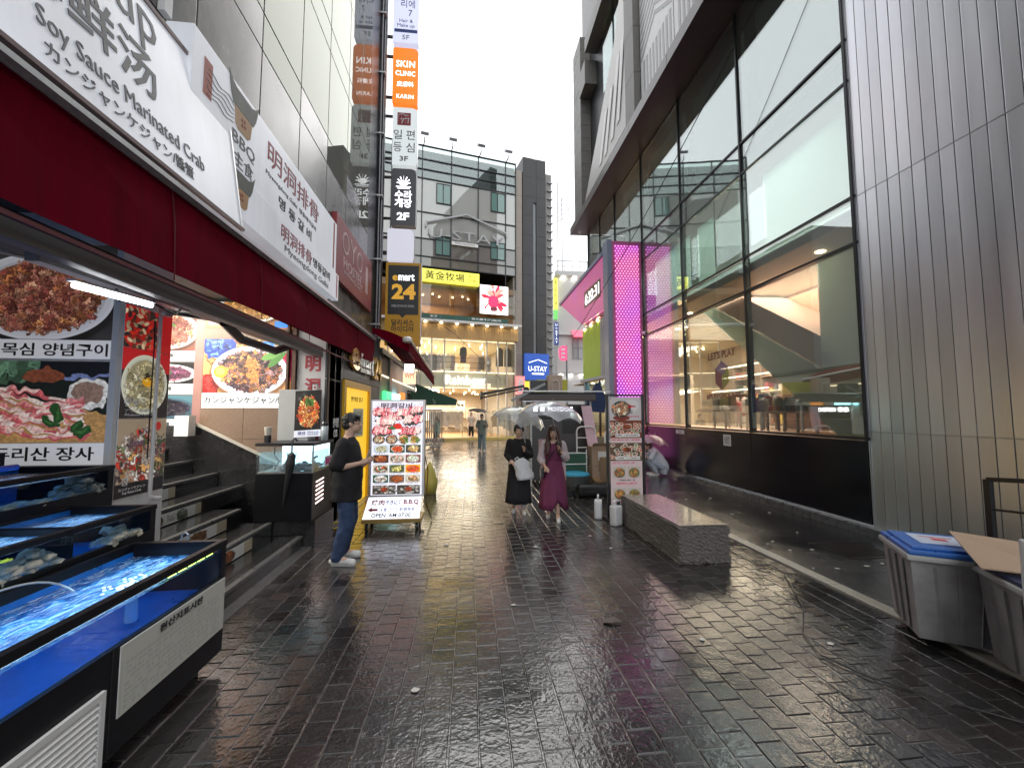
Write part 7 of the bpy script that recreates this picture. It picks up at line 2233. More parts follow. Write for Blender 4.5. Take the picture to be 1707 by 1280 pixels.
part('foot_stand', M_DARK, bs, (-.2, .2, -.2, .2, 0, .098), local=True)
bc = thing('black_case', 'long black case lying on the wet paving before the cardboard boxes', 'case', (2.6, 8.3, 0), .04)
b = MB(); b.bbox(-.42, .45, -.17, .17, .02, .25, .05); b.build('case_body', mat('case_black', (.022, .022, .024), .35, var=.2), bc, local=True, smooth=True)
b = MB(); b.tube([(-.30, -.172, .12), (-.26, -.20, .12), (-.1, -.20, .12), (-.06, -.172, .12)], .012, 6); b.build('handle', M_DARK, bc, local=True)
b = MB(); b.tube([(-.425, -.1, .05), (-.425, .1, .05)], .05, 12); b.build('end_roller', M_DARK, bc, local=True)
def carton(lab, x, y, z, w, d_, h, rz=0, m=None, flap=True):
    t = thing('cardboard_box', lab, 'box', (x, y, z), rz, 'cardboard boxes beside the stall')
    b = MB(); b.bbox(-w / 2, w / 2, -d_ / 2, d_ / 2, 0, h, .006); b.build('box_body', m or M_CARD, t, local=True)
    if flap:
        b = MB(); b.prism([(-w / 2, -d_ / 2, h + .001), (w / 2, -d_ / 2, h + .001), (w / 2, -d_ / 2 - .12, h + .08), (-w / 2, -d_ / 2 - .12, h + .08)], (0, 0, .005)); b.build('flap', m or M_CARD, t, local=True)
    part('label_patch', M_WHITE, t, (-w * .2, w * .25, -d_ / 2 - .003, -d_ / 2 - .0005, h * .3, h * .75), local=True)
carton('upper brown carton with white label in front of the trolley', 2.86, 8.85, .55, .45, .35, .42)
carton('lower brown carton under the one with the white label', 2.86, 8.88, .12, .5, .4, .42, .1, flap=False)
carton('tall open brown carton beside the stacked leaflets', 3.0, 8.55, .25, .34, .3, .5, .4)
wp = thing('wooden_pallet', 'flat wooden boards leaning low behind the black case', 'pallet', (2.8, 8.6, 0))
for k in range(3):
    b = MB(); b.prism([(2.62, 8.5 + k * .06, .26 + k * .02), (3.1, 8.5 + k * .06, .16 + k * .02), (3.1, 8.62 + k * .06, .18 + k * .02), (2.62, 8.62 + k * .06, .28 + k * .02)], (0, 0, .02)); b.build('board', mat('pallet_wood', (.38, .24, .12), .6), wp)
lf = thing('leaflet_stack', 'tall bundle of pale printed leaflets with green edge behind the stand', 'bundle', (3.22, 8.3, 0))
for k in range(8):
    b = MB(); b.bbox(3.06 + .01 * (k % 2), 3.36, 8.15, 8.45, .12 + k * .12, .12 + k * .12 + .115, .01)
    b.build('leaflet_bundle', mat('leaflet_grey', (.42, .43, .42), .6, var=.35, scale=40) if k % 3 else mat('leaflet_green', (.32, .42, .08), .5, var=.2), lf)
part('pallet', M_DARK, lf, (3.0, 3.4, 8.1, 8.5, 0, .118))
# bits of litter on the wet ground
lit = MB(); lr = np.random.default_rng(77)
for k in range(46):
    x = lr.choice([lr.uniform(-1.2, 3.4), lr.uniform(3.7, 5.4)]); y = lr.uniform(1.9, 9)
    s = .008 + .012 * lr.random(); a = lr.random() * 6.28
    pts = [(x + s * (1.4 + .6 * lr.random()) * math.cos(a + q), y + s * math.sin(a + q) * (1 + .5 * lr.random()), .006) for q in (0, 1.3, 2.7, 4.1, 5.2)]
    lit.prism(pts, (0, 0, .004))
o = lit.build('litter', mat('litter_white', (.55, .54, .50), .5, var=.2)); tag(o, 'tiny white scraps of litter scattered over the wet paving', 'litter', kind='stuff')
cig = thing('crumpled_leaf', 'crumpled wet brown leaf scrap lying mid paving', 'scrap', (1.15, 3.35, 0))
b = MB(); b.prism([(1.08, 3.33, .008), (1.15, 3.30, .02), (1.24, 3.32, .012), (1.2, 3.37, .03), (1.12, 3.39, .012)], (0, 0, .004)); b.build('leaf', mat('wet_leaf', (.06, .04, .03), .3), cig)
# ================================================================ PEOPLE
V3 = Vector


def caps(b, p0, p1, r0, r1, n=12):
    p0, p1 = V3(p0), V3(p1)
    t = (p1 - p0)
    if t.length < 1e-5:
        t = V3((0, 0, .001))
    t.normalize()
    path, rs = [], []
    for a in (-80, -50, -25):
        path.append(p0 + t * (math.sin(R(a)) * r0)); rs.append(max(.001, r0 * math.cos(R(a))))
    path += [p0, p1]; rs += [r0, r1]
    for a in (25, 50, 80):
        path.append(p1 + t * (math.sin(R(a)) * r1)); rs.append(max(.001, r1 * math.cos(R(a))))
    b.tube(path, rs, n)


def loft(b, rings, n=22, fold=0.0, nf=9, ph=0.0):
    """rings: (z, cx, cy, rx, ry); fold makes cloth folds that deepen toward the last ring"""
    vs, fs = [], []
    for i, (z, cx, cy, rx, ry) in enumerate(rings):
        f = fold * i / max(1, len(rings) - 1)
        for k in range(n):
            w = 2 * math.pi * k / n
            q = 1 + f * math.sin(nf * w + ph + i * .25) + f * .5 * math.sin(2.3 * nf * w + 1.7)
            vs.append((cx + rx * q * math.cos(w), cy + ry * q * math.sin(w), z))
    for i in range(len(rings) - 1):
        for k in range(n):
            fs.append((i * n + k, i * n + (k + 1) % n, (i + 1) * n + (k + 1) % n, (i + 1) * n + k))
    fs.append(tuple(range(n))[::-1]); fs.append(tuple((len(rings) - 1) * n + k for k in range(n)))
    if rings[0][0] > rings[-1][0]:
        fs = [f[::-1] for f in fs]
    b.add(vs, fs)


def fuse(name, b, voxel, m, parent, smooth=3, disp=0.0, dscale=.12):
    """all the overlapping pieces of b become one continuous skin"""
    me = bpy.data.meshes.new(name); me.from_pydata(b.v, [], b.f)
    o = bpy.data.objects.new(name, me)
    r = o.modifiers.new('r', 'REMESH'); r.mode = 'VOXEL'; r.voxel_size = voxel
    s = o.modifiers.new('s', 'SMOOTH'); s.factor = .5; s.iterations = smooth
    if disp:
        tx = bpy.data.textures.get('folds') or bpy.data.textures.new('folds', 'CLOUDS')
        tx.noise_scale = dscale
        d = o.modifiers.new('d', 'DISPLACE'); d.texture = tx; d.strength = disp; d.mid_level = .5
    out = eval_mesh(o, name)
    out.polygons.foreach_set('use_smooth', [True] * len(out.polygons))
    out.materials.clear()
    return link(name, out, m, parent)


def hand(b, w, d, nrm, side, s=1.0, curl=.6):
    """w wrist, d direction of the fingers, nrm palm-facing direction, side = +1/-1 where the thumb goes"""
    d = V3(d).normalized(); nrm = V3(nrm); nrm = (nrm - d * nrm.dot(d)).normalized()
    sd = d.cross(nrm).normalized() * side
    w = V3(w)
    caps(b, w, w + d * .075 * s, .022 * s, .027 * s)
    caps(b, w + sd * .018 * s + d * .02 * s, w + sd * .026 * s + d * .08 * s, .015 * s, .014 * s)
    caps(b, w - sd * .018 * s + d * .02 * s, w - sd * .026 * s + d * .075 * s, .015 * s, .013 * s)
    for k, ln in enumerate((.070, .078, .072, .056)):
        off = (.030 - .020 * k) * s
        p = w + d * (.082 - .006 * abs(k - 1)) * s + sd * off
        dd = d; r_ = .0088 * s
        for j in range(3):
            dd = (dd + nrm * curl * (.55 + .25 * j)).normalized()
            q = p + dd * ln * s * (.44, .32, .24)[j]
            caps(b, p, q, r_, r_ * .92, 8); p = q; r_ *= .92
    p = w + d * .025 * s + sd * .026 * s
    q = p + (d * .6 + sd * .75 + nrm * .25).normalized() * .042 * s
    caps(b, p, q, .0115 * s, .0105 * s, 8)
    caps(b, q, q + (d * .8 + nrm * .55).normalized() * .03 * s, .0105 * s, .009 * s, 8)


def head(b, c, s=1.0, fem=False):
    """c = centre of the skull; face looks along +y"""
    x, y, z = c
    b.ell((x, y - .010 * s, z + .022 * s), (.074 * s, .092 * s, .088 * s), 18, 12)
    b.ell((x, y + .022 * s, z - .045 * s), (.058 * s, .066 * s, .072 * s), 16, 10)
    b.ell((x, y + .050 * s, z - .092 * s), (.030 * s, .026 * s, .022 * s), 12, 8)
    caps(b, (x, y + .082 * s, z + .012 * s), (x, y + .104 * s, z - .030 * s), .008 * s, .014 * s)
    b.ell((x, y + .090 * s, z - .034 * s), (.018 * s, .014 * s, .010 * s), 10, 6)
    b.ell((x, y + .078 * s, z - .064 * s), (.024 * s, .012 * s, .008 * s), 10, 6)
    for q in (-1, 1):
        b.ell((x + q * .076 * s, y - .008 * s, z - .008 * s), (.010 * s, .020 * s, .031 * s), 10, 8)
        b.ell((x + q * .030 * s, y + .074 * s, z + .020 * s), (.024 * s, .012 * s, .007 * s), 10, 6)


def face_parts(t, c, s=1.0):
    x, y, z = c
    me_, mi, ml = mat('eye_white', (.6, .58, .55), .3, var=.02), mat('eye_dark', (.02, .015, .012), .2), mat('lips', (.35, .13, .11), .5)
    for q in (-1, 1):
        b = MB(); b.ell((x + q * .030 * s, y + .079 * s, z + .003 * s), (.0125 * s, .006 * s, .0062 * s), 10, 6); e = b.build('eye', me_, t, local=True, smooth=True)
        b = MB(); b.ell((x + q * .030 * s, y + .084 * s, z + .003 * s), (.0058 * s, .0025 * s, .0058 * s), 10, 6); b.build('iris', mi, e, local=True)
        b = MB(); caps(b, (x + q * .016 * s, y + .086 * s, z + .024 * s), (x + q * .046 * s, y + .076 * s, z + .025 * s), .004 * s, .003 * s, 6); b.build('eyebrow', mi, t, local=True)
    b = MB(); b.ell((x, y + .087 * s, z - .064 * s), (.021 * s, .006 * s, .006 * s), 10, 6); b.build('mouth', ml, t, local=True, smooth=True)


M_HAIRK = mat('black_hair', (.012, .010, .010), .45, var=.3, scale=40, stretch=(6, 6, 1))
M_HAIRB = mat('brown_hair', (.055, .022, .016), .45, var=.4, scale=40, stretch=(6, 6, 1))
M_JEAN = mat('blue_denim', (.030, .055, .125), .8, var=.45, scale=7, bump=.15, bscale=220)
M_TEE = mat('black_cotton', (.010, .010, .012), .85, var=.25, scale=9)
M_SHOE = mat('white_shoe', (.72, .72, .70), .45, var=.05)
M_SOLE = mat('shoe_sole', (.42, .42, .41), .6, var=.1)


def legs(b, J, r=1.0, z_foot=.07):
    for s in ('l', 'r'):
        h, k, a, t_ = J['hip' + s], J['kn' + s], J['an' + s], J['to' + s]
        caps(b, h, k, .082 * r, .056 * r); caps(b, k, a, .055 * r, .036 * r)
        kk, aa = V3(k), V3(a)
        b.ell(tuple(kk.lerp(aa, .28) + V3((0, -.012, 0))), (.052 * r, .055 * r, .11 * r), 10, 8)
        caps(b, a, t_, .038 * r, .030 * r)


def arm(b, sh, el, wr, r=1.0):
    caps(b, sh, el, .050 * r, .040 * r); caps(b, el, wr, .041 * r, .026 * r)


# ---------------------------------------------------------------- man in black T-shirt and jeans
man = thing('person', 'man in black T-shirt, blue jeans and white shoes holding a phone by the menu board', 'person', (-1.42, 5.0, 0), R(-84))
J = dict(hipl=(-.09, 0, .86), hipr=(.09, .0, .86), knl=(-.10, .035, .47), knr=(.11, .03, .47), anl=(-.11, -.05, .09), anr=(.13, -.06, .09), tol=(-.12, .09, .04), tor=(.16, .08, .04))
hc = (0, .045, 1.575)
b = MB(); legs(b, J)
loft(b, [(.80, 0, 0, .15, .11), (.92, 0, 0, .165, .12), (1.04, 0, .01, .155, .12), (1.18, 0, 0, .165, .12), (1.30, 0, -.01, .175, .11), (1.375, 0, -.01, .14, .085), (1.42, 0, 0, .07, .06)])
caps(b, (0, 0, 1.38), (0, .03, 1.50), .058, .055)
head(b, hc)
A = {}
for s, q in (('l', -1), ('r', 1)):
    A['sh' + s] = (q * .185, -.015, 1.345)
A['elr'], A['wrr'] = (.25, -.075, 1.085), (.13, .15, 1.12)
A['ell'], A['wrl'] = (-.25, -.05, 1.09), (-.07, .165, 1.125)
arm(b, A['shr'], A['elr'], A['wrr']); arm(b, A['shl'], A['ell'], A['wrl'])
hand(b, A['wrr'], (-.35, .9, .2), (-.9, -.3, .3), -1, 1.0, .42)
hand(b, A['wrl'], (.2, .95, .2), (.7, -.2, .6), 1, 1.0, .42)
fuse('body', b, .0075, M_SKIN, man, 2)
face_parts(man, hc)
b = MB()
loft(b, [(.70, 0, 0, .200, .165), (.80, 0, .0, .198, .165), (.95, 0, .01, .196, .17), (1.10, 0, .015, .196, .162), (1.24, 0, .0, .205, .150), (1.34, 0, -.01, .195, .125), (1.39, 0, -.005, .13, .095), (1.415, 0, 0, .082, .074)], 26, .0)
for s, q in (('r', 1), ('l', -1)):
    e_, s_ = V3(A['el' + s]), V3(A['sh' + s])
    caps(b, s_, s_.lerp(e_, .86), .078, .084)
fuse('t_shirt', b, .011, M_TEE, man, 3, .028, .16)
b = MB()
for s in ('l', 'r'):
    h, k, a = V3(J['hip' + s]), V3(J['kn' + s]), V3(J['an' + s])
    caps(b, h, k, .104, .084); caps(b, k, k.lerp(a, .97), .084, .074)
b.ell((0, -.01, .84), (.17, .135, .13), 16, 10)
fuse('jeans', b, .011, M_JEAN, man, 2, .024, .07)
b = MB(); b.ell((0, hc[1] - .018, hc[2] + .045), (.083, .102, .085), 18, 12); b.ell((0, hc[1] - .055, hc[2] - .005), (.077, .062, .075), 16, 10)
b.ell((0, hc[1] + .012, hc[2] + .078), (.074, .078, .040), 16, 8)
for q in (-1, 1):
    caps(b, (q * .072, hc[1] - .02, hc[2] + .03), (q * .074, hc[1] + .012, hc[2] + .015), .016, .012)
fuse('hair', b, .007, M_HAIRK, man, 1, .022, .02)
def shoe(parent, a, t_, nm='shoe', m=None, s=1.0):
    a, t_ = V3(a), V3(t_)
    d = (t_ - a); d.z = 0; d.normalize()
    heel = V3((a.x, a.y, 0)) - d * .055 * s; toe = V3((t_.x, t_.y, 0)) + d * .065 * s
    b = MB(); caps(b, heel + V3((0, 0, .045)), V3((a.x, a.y, .062)), .036 * s, .040 * s); caps(b, V3((a.x, a.y, .055)), toe + V3((0, 0, .040)) - d * .03, .040 * s, .034 * s)
    caps(b, toe + V3((0, 0, .034)) - d * .05, toe + V3((0, 0, .030)) - d * .03, .043 * s, .036 * s)
    o = fuse(nm, b, .008, m or M_SHOE, parent, 2)
    b = MB(); sd = d.cross(V3((0, 0, 1)))
    out = [heel - sd * .028 * s, heel * .5 + toe * .5 - sd * .034 * s, toe - sd * .036 * s - d * .03, toe - sd * .018 * s, toe + sd * .018 * s, toe + sd * .036 * s - d * .03, heel * .5 + toe * .5 + sd * .034 * s, heel + sd * .028 * s]
    b.prism([tuple(p + V3((0, 0, .002))) for p in out], (0, 0, .024)); b.build('sole', M_SOLE, o, local=True)
for s in ('l', 'r'):
    shoe(man, J['an' + s], J['to' + s])
ph_ = thing('phone', 'pale smartphone held up in the hands of the man in black', 'phone', (-1.195, 4.97, 1.155), R(-84))
b = MB(); b.prism([(-.035, 0, 0), (.035, 0, 0), (.035, .05, .14), (-.035, .05, .14)], (0, -.009, .003)); b.build('phone_body', M_GREY, ph_, local=True)

# ---------------------------------------------------------------- umbrellas
def open_umbrella(nm, lab, apex, rad, depth, tilt, m, grip, hook=True, n=8):
    """apex = top; tilt = (rx, ry) rotation of the whole dome about the apex; grip = where the hand is"""
    t = thing(nm, lab, 'umbrella', grip)
    rot = Matrix.Rotation(tilt[0], 3, 'X') @ Matrix.Rotation(tilt[1], 3, 'Y')
    ap = V3(apex)
    def P(r, w):
        f = r / rad
        z = -depth * (1 - math.sqrt(max(0, 1 - (f * .94) ** 2))) / (1 - math.sqrt(1 - .94 ** 2))
        return V3((r * math.cos(w), r * math.sin(w), z))
    seg = 4; nr = 6
    b = MB(); vs = []; fs = []
    for i in range(nr + 1):
        r = rad * (.02 + .98 * i / nr)
        for k in range(n * seg):
            w = 2 * math.pi * k / (n * seg)
            u = (k % seg) / seg
            rr = r * (1 - .085 * math.sin(u * math.pi) * (i / nr))
            p = P(rr, w)
            vs.append(ap + rot @ p)
    m_ = n * seg
    for i in range(nr):
        for k in range(m_):
            fs.append((i * m_ + k, i * m_ + (k + 1) % m_, (i + 1) * m_ + (k + 1) % m_, (i + 1) * m_ + k))
    fs.append(tuple(range(m_)))
    b.add(vs, fs); b.build('canopy', m, t, smooth=True)
    for k in range(n):
        w = 2 * math.pi * k / n
        b = MB(); b.tube([ap + rot @ (P(rad * q, w) - V3((0, 0, .006))) for q in (.03, .3, .55, .8, .99)], .0032, 5); b.build('rib', M_ALU, t)
    top = ap + rot @ V3((0, 0, .05)); g = V3(grip)
    b = MB(); b.tube([top, ap + rot @ V3((0, 0, -.2)), g + V3((0, 0, .02))], .006, 8); b.build('shaft', M_GREY, t)
    b = MB(); b.tube([g + V3((0, 0, .03)), g - V3((0, 0, .06)), g - V3((.0, .02, .10)), g - V3((0, .055, .10)), g - V3((0, .065, .07))], .012, 8); b.build('handle', M_BLACK, t)
    return t
M_VINYL = gmat('clear_umbrella_vinyl', (.90, .92, .93), 1.6, .10, .30, (.85, .88, .90), through=.5)
M_VINYLP = gmat('frosty_umbrella_vinyl', (.86, .88, .93), 1.6, .12, .62, (.84, .87, .95), through=.55)
M_UBLK = mat('dark_umbrella_cloth', (.012, .010, .010), .6)

# ---------------------------------------------------------------- woman in black with the white bag
w1 = thing('person', 'woman in black top and long black skirt carrying a white bag under a clear umbrella', 'person', (.84, 7.02, 0), R(172))
S = .90
def sc(d):
    return {k: tuple(v * S for v in p) for k, p in d.items()}
J = sc(dict(hipl=(-.085, 0, .86), hipr=(.085, 0, .86), knl=(-.09, .07, .48), knr=(.09, -.02, .48), anl=(-.10, .02, .09), anr=(.09, -.13, .11), tol=(-.11, .16, .04), tor=(.10, .00, .045)))
hc = (-.005, .035 , 1.40)
b = MB(); legs(b, J, S * .92)
loft(b, [(.74, 0, 0, .14, .105), (.84, 0, 0, .15, .11), (.95, 0, .0, .125, .095), (1.06, 0, 0, .135, .10), (1.16, 0, -.005, .145, .10), (1.225, 0, -.01, .115, .07), (1.27, 0, 0, .05, .05)])
caps(b, (0, 0, 1.22), (0, .02, 1.33), .045, .043); head(b, hc, .94, True)
A = dict(shl=(-.150, -.01, 1.20), shr=(.150, -.01, 1.20), ell=(-.20, .02, .98), wrl=(-.10, .19, 1.06), elr=(.20, -.01, .97), wrr=(.13, .17, .905))
arm(b, A['shl'], A['ell'], A['wrl'], .84); arm(b, A['shr'], A['elr'], A['wrr'], .84)
hand(b, A['wrl'], (.1, .35, .9), (.6, .6, -.2), 1, .86, .9)
hand(b, A['wrr'], (-.45, .8, -.25), (-.4, -.1, -.9), -1, .86, .75)
fuse('body', b, .0085, M_SKIN, w1, 2); face_parts(w1, hc, .94)
M_KNIT = mat('black_knit', (.012, .012, .014), .9, var=.3, scale=12)
b = MB()
loft(b, [(.70, 0, 0, .175, .135), (.85, 0, 0, .172, .135), (.98, 0, .0, .160, .125), (1.10, 0, 0, .165, .125), (1.19, 0, -.005, .160, .11), (1.235, 0, -.005, .115, .085), (1.262, 0, 0, .068, .062)], 24)
for s in ('l', 'r'):
    s_, e_, w_ = V3(A['sh' + s]), V3(A['el' + s]), V3(A['wr' + s])
    caps(b, s_, e_, .062, .058); caps(b, e_, e_.lerp(w_, .9), .058, .042)
fuse('top', b, .011, M_KNIT, w1, 3, .02, .1)
b = MB(); loft(b, [(.80, 0, 0, .155, .12), (.70, 0, 0, .178, .135), (.5, 0, .015, .195, .155), (.3, 0, .02, .210, .175), (.185, 0, .02, .218, .185)], 60, .06, 9)
b.build('skirt', mat('black_skirt', (.011, .011, .016), .85, var=.2), w1, local=True, smooth=True)
b = MB(); b.ell((hc[0], hc[1] - .02, hc[2] + .035), (.082, .098, .088), 18, 12); b.ell((hc[0], hc[1] - .06, hc[2] - .02), (.078, .055, .085), 16, 10); b.ell((hc[0], hc[1] - .115, hc[2] + .02), (.045, .04, .045), 12, 8)
for q in (-1, 1):
    caps(b, (hc[0] + q * .05, hc[1] + .045, hc[2] + .075), (hc[0] + q * .076, hc[1] + .015, hc[2] - .01), .025, .016)
fuse('hair', b, .008, M_HAIRK, w1, 2, .012, .03)
for s in ('l', 'r'):
    shoe(w1, J['an' + s], J['to' + s], s=.86)
for s in ('l', 'r'):
    a = V3(J['an' + s]); k = V3(J['kn' + s]); b = MB(); caps(b, a, a.lerp(k, .30), .042, .046); fuse('sock', b, .009, mat('white_sock', (.55, .55, .56), .9), w1, 2)
bag = thing('plastic_bag', 'crumpled white plastic carrier bag hanging from the hand of the woman in black', 'bag', (.76, 6.83, .62))
b = MB()
vs = []; fs = []
nn = 22
for i in range(9):
    f = i / 8
    z = .60 + .34 * f
    hw = (.135 + .012 * math.sin(f * 9)) * (1 if f < .75 else 1 - (f - .75) * 2.4); hd = .055 * (1 - .7 * f) + .012
    for k in range(nn):
        w = 2 * math.pi * k / nn
        q = 1 + .07 * math.sin(5 * w + i * 1.3) + .05 * math.sin(11 * w - i)
        vs.append((.985 + .10 * (f - .5) * -1.0 + hw * q * math.cos(w) , 6.80 + hd * q * math.sin(w), z + .02 * math.cos(w)))
for i in range(8):
    for k in range(nn):
        fs.append((i * nn + k, i * nn + (k + 1) % nn, (i + 1) * nn + (k + 1) % nn, (i + 1) * nn + k))
fs.append(tuple(range(nn))[::-1]); fs.append(tuple(8 * nn + k for k in range(nn)))
b.add(vs, fs); b.v = [(x - .10, y, z) for x, y, z in b.v]; b.build('bag_body', mat('white_bag_film', (.62, .63, .65), .35, var=.12, scale=14, bump=.6, bscale=22), bag, smooth=True)
b = MB(); b.tube([(.83, 6.81, .93), (.80, 6.83, .96), (.75, 6.85, .93), (.79, 6.84, .90)], .010, 6); b.build('bag_loop', MATS['white_bag_film'], bag)
um1 = open_umbrella('clear_umbrella', 'clear see-through umbrella held by the woman in black', (.88, 6.98, 1.80), .50, .30, (R(6), R(12)), M_VINYL, (.93, 6.80, 1.17))

# ---------------------------------------------------------------- woman in the purple dress
w2 = thing('person', 'long haired woman in purple wrap dress and white sheer cardigan under a clear umbrella', 'person', (1.36, 6.62, 0), R(170))
J = sc(dict(hipl=(-.085, 0, .86), hipr=(.085, 0, .86), knl=(-.07, .13, .50), knr=(.08, -.02, .48), anl=(-.07, .17, .10), anr=(.09, -.12, .13), tol=(-.075, .30, .045), tor=(.10, .00, .06)))
hc = (.0, .035, 1.385)
b = MB(); legs(b, J, S * .92)
loft(b, [(.74, 0, 0, .14, .105), (.84, 0, 0, .15, .11), (.95, 0, .0, .118, .092), (1.06, 0, .01, .132, .105), (1.15, 0, 0, .140, .10), (1.21, 0, -.01, .11, .07), (1.255, 0, 0, .05, .05)])
caps(b, (0, 0, 1.2), (0, .02, 1.31), .043, .041); head(b, hc, .93, True)
A = dict(shl=(-.145, -.01, 1.185), shr=(.145, -.01, 1.185), ell=(-.20, .0, .97), wrl=(-.09, .16, 1.10), elr=(.20, -.03, .95), wrr=(.13, .15, .835))
arm(b, A['shl'], A['ell'], A['wrl'], .80); arm(b, A['shr'], A['elr'], A['wrr'], .80)
hand(b, A['wrl'], (.1, .35, .9), (.6, .6, -.2), 1, .84, .9)
hand(b, A['wrr'], (-.35, .85, -.35), (-.6, -.1, -.7), -1, .84, .85)
fuse('body', b, .0085, M_SKIN, w2, 2); face_parts(w2, hc, .93)
M_PURP = mat('purple_cloth', (.140, .021, .070), .75, var=.22, scale=6)
b = MB()
loft(b, [(.82, 0, 0, .150, .118), (.92, 0, 0, .132, .106), (1.02, 0, .008, .142, .114), (1.12, 0, .006, .150, .116), (1.17, 0, 0, .135, .10), (1.20, 0, -.005, .10, .08)], 24)
loft(b, [(.74, 0, 0, .165, .13), (.87, 0, 0, .14, .11)], 24)
fuse('bodice', b, .010, M_PURP, w2, 2, .014, .08)
b = MB(); loft(b, [(.93, 0, 0, .136, .11), (.80, 0, 0, .165, .13), (.6, 0, .025, .195, .165), (.4, 0, .04, .212, .19), (.27, 0, .045, .220, .205), (.17, 0, .045, .224, .21)], 64, .055, 8, .6)
# wrap slit: hem lifted at the front
vv = []
for (x, y, z) in b.v:
    if y > .1 and -.17 < x < .03 and z < .45:
        z = z + (.45 - z) * .55 * (1 - abs(x + .07) / .10 if abs(x + .07) < .10 else 0)
    vv.append((x, y, z))
b.v = vv; b.build('skirt', M_PURP, w2, local=True, smooth=True)
b = MB(); b.prism([(-.05, .125, .93), (.06, .13, .93), (.10, .215, .2), (.04, .235, .2)], (0, .006, 0)); b.build('wrap_edge', M_PURP, w2, local=True)
M_CARD_ = gmat('sheer_cardigan', (.75, .70, .72), 1.2, .5, .72, (.55, .48, .50))
b = MB()
for s, q in (('l', -1), ('r', 1)):
    s_, e_, w_ = V3(A['sh' + s]), V3(A['el' + s]), V3(A['wr' + s])
    caps(b, s_, e_, .066, .070); caps(b, e_, e_.lerp(w_, .35), .070, .058)
    caps(b, (q * .145, -.03, 1.18), (q * .165, -.04, .62), .045, .05)
    caps(b, (q * .06, -.06, 1.20), (q * .15, -.02, 1.19), .035, .05)
caps(b, (-.10, -.08, 1.15), (-.10, -.10, .66), .05, .05); caps(b, (.10, -.08, 1.15), (.10, -.10, .66), .05, .05); caps(b, (0, -.09, 1.15), (0, -.11, .66), .05, .05)
fuse('cardigan', b, .011, mat('cardigan_white', (.52, .44, .46), .85, var=.08), w2, 2, .016, .06)
b = MB(); b.ell((hc[0], hc[1] - .02, hc[2] + .038), (.084, .098, .090), 18, 12); b.ell((hc[0], hc[1] - .06, hc[2] - .05), (.088, .058, .12), 16, 10)
for q in (-1, 1):
    caps(b, (q * .045, hc[1] + .055, hc[2] + .08), (q * .080, hc[1] + .02, hc[2] - .03), .024, .028)
    caps(b, (q * .080, hc[1] + .01, hc[2] - .03), (q * .095, .075, 1.20), .030, .040); caps(b, (q * .095, .075, 1.20), (q * .105, .115, 1.04), .042, .026)
    caps(b, (q * .06, .085, 1.21), (q * .08, .125, 1.06), .030, .014)
fuse('hair', b, .0085, M_HAIRB, w2, 2, .03, .05)
for s in ('l', 'r'):
    shoe(w2, J['an' + s], J['to' + s], s=.86)
b = MB(); b.tube([(-.075, -.04, 1.215), (-.07, .06, 1.19), (.0, .135, 1.08), (.09, .125, .95), (.16, .04, .80)], .010, 6); b.build('bag_strap', M_BLACK, w2, local=True)
hb = thing('shoulder_bag', 'small black shoulder bag at the hip of the woman in purple', 'bag', (1.19, 6.60, .7))
b = MB(); b.bbox(1.14, 1.19, 6.5, 6.68, .66, .80, .02); b.build('bag_body', M_BLACK, hb)
um2 = open_umbrella('frosted_umbrella', 'frosty white see-through umbrella held by the woman in purple', (1.33, 6.45, 1.88), .54, .27, (R(5), R(7)), M_VINYLP, (1.42, 6.46, 1.19))

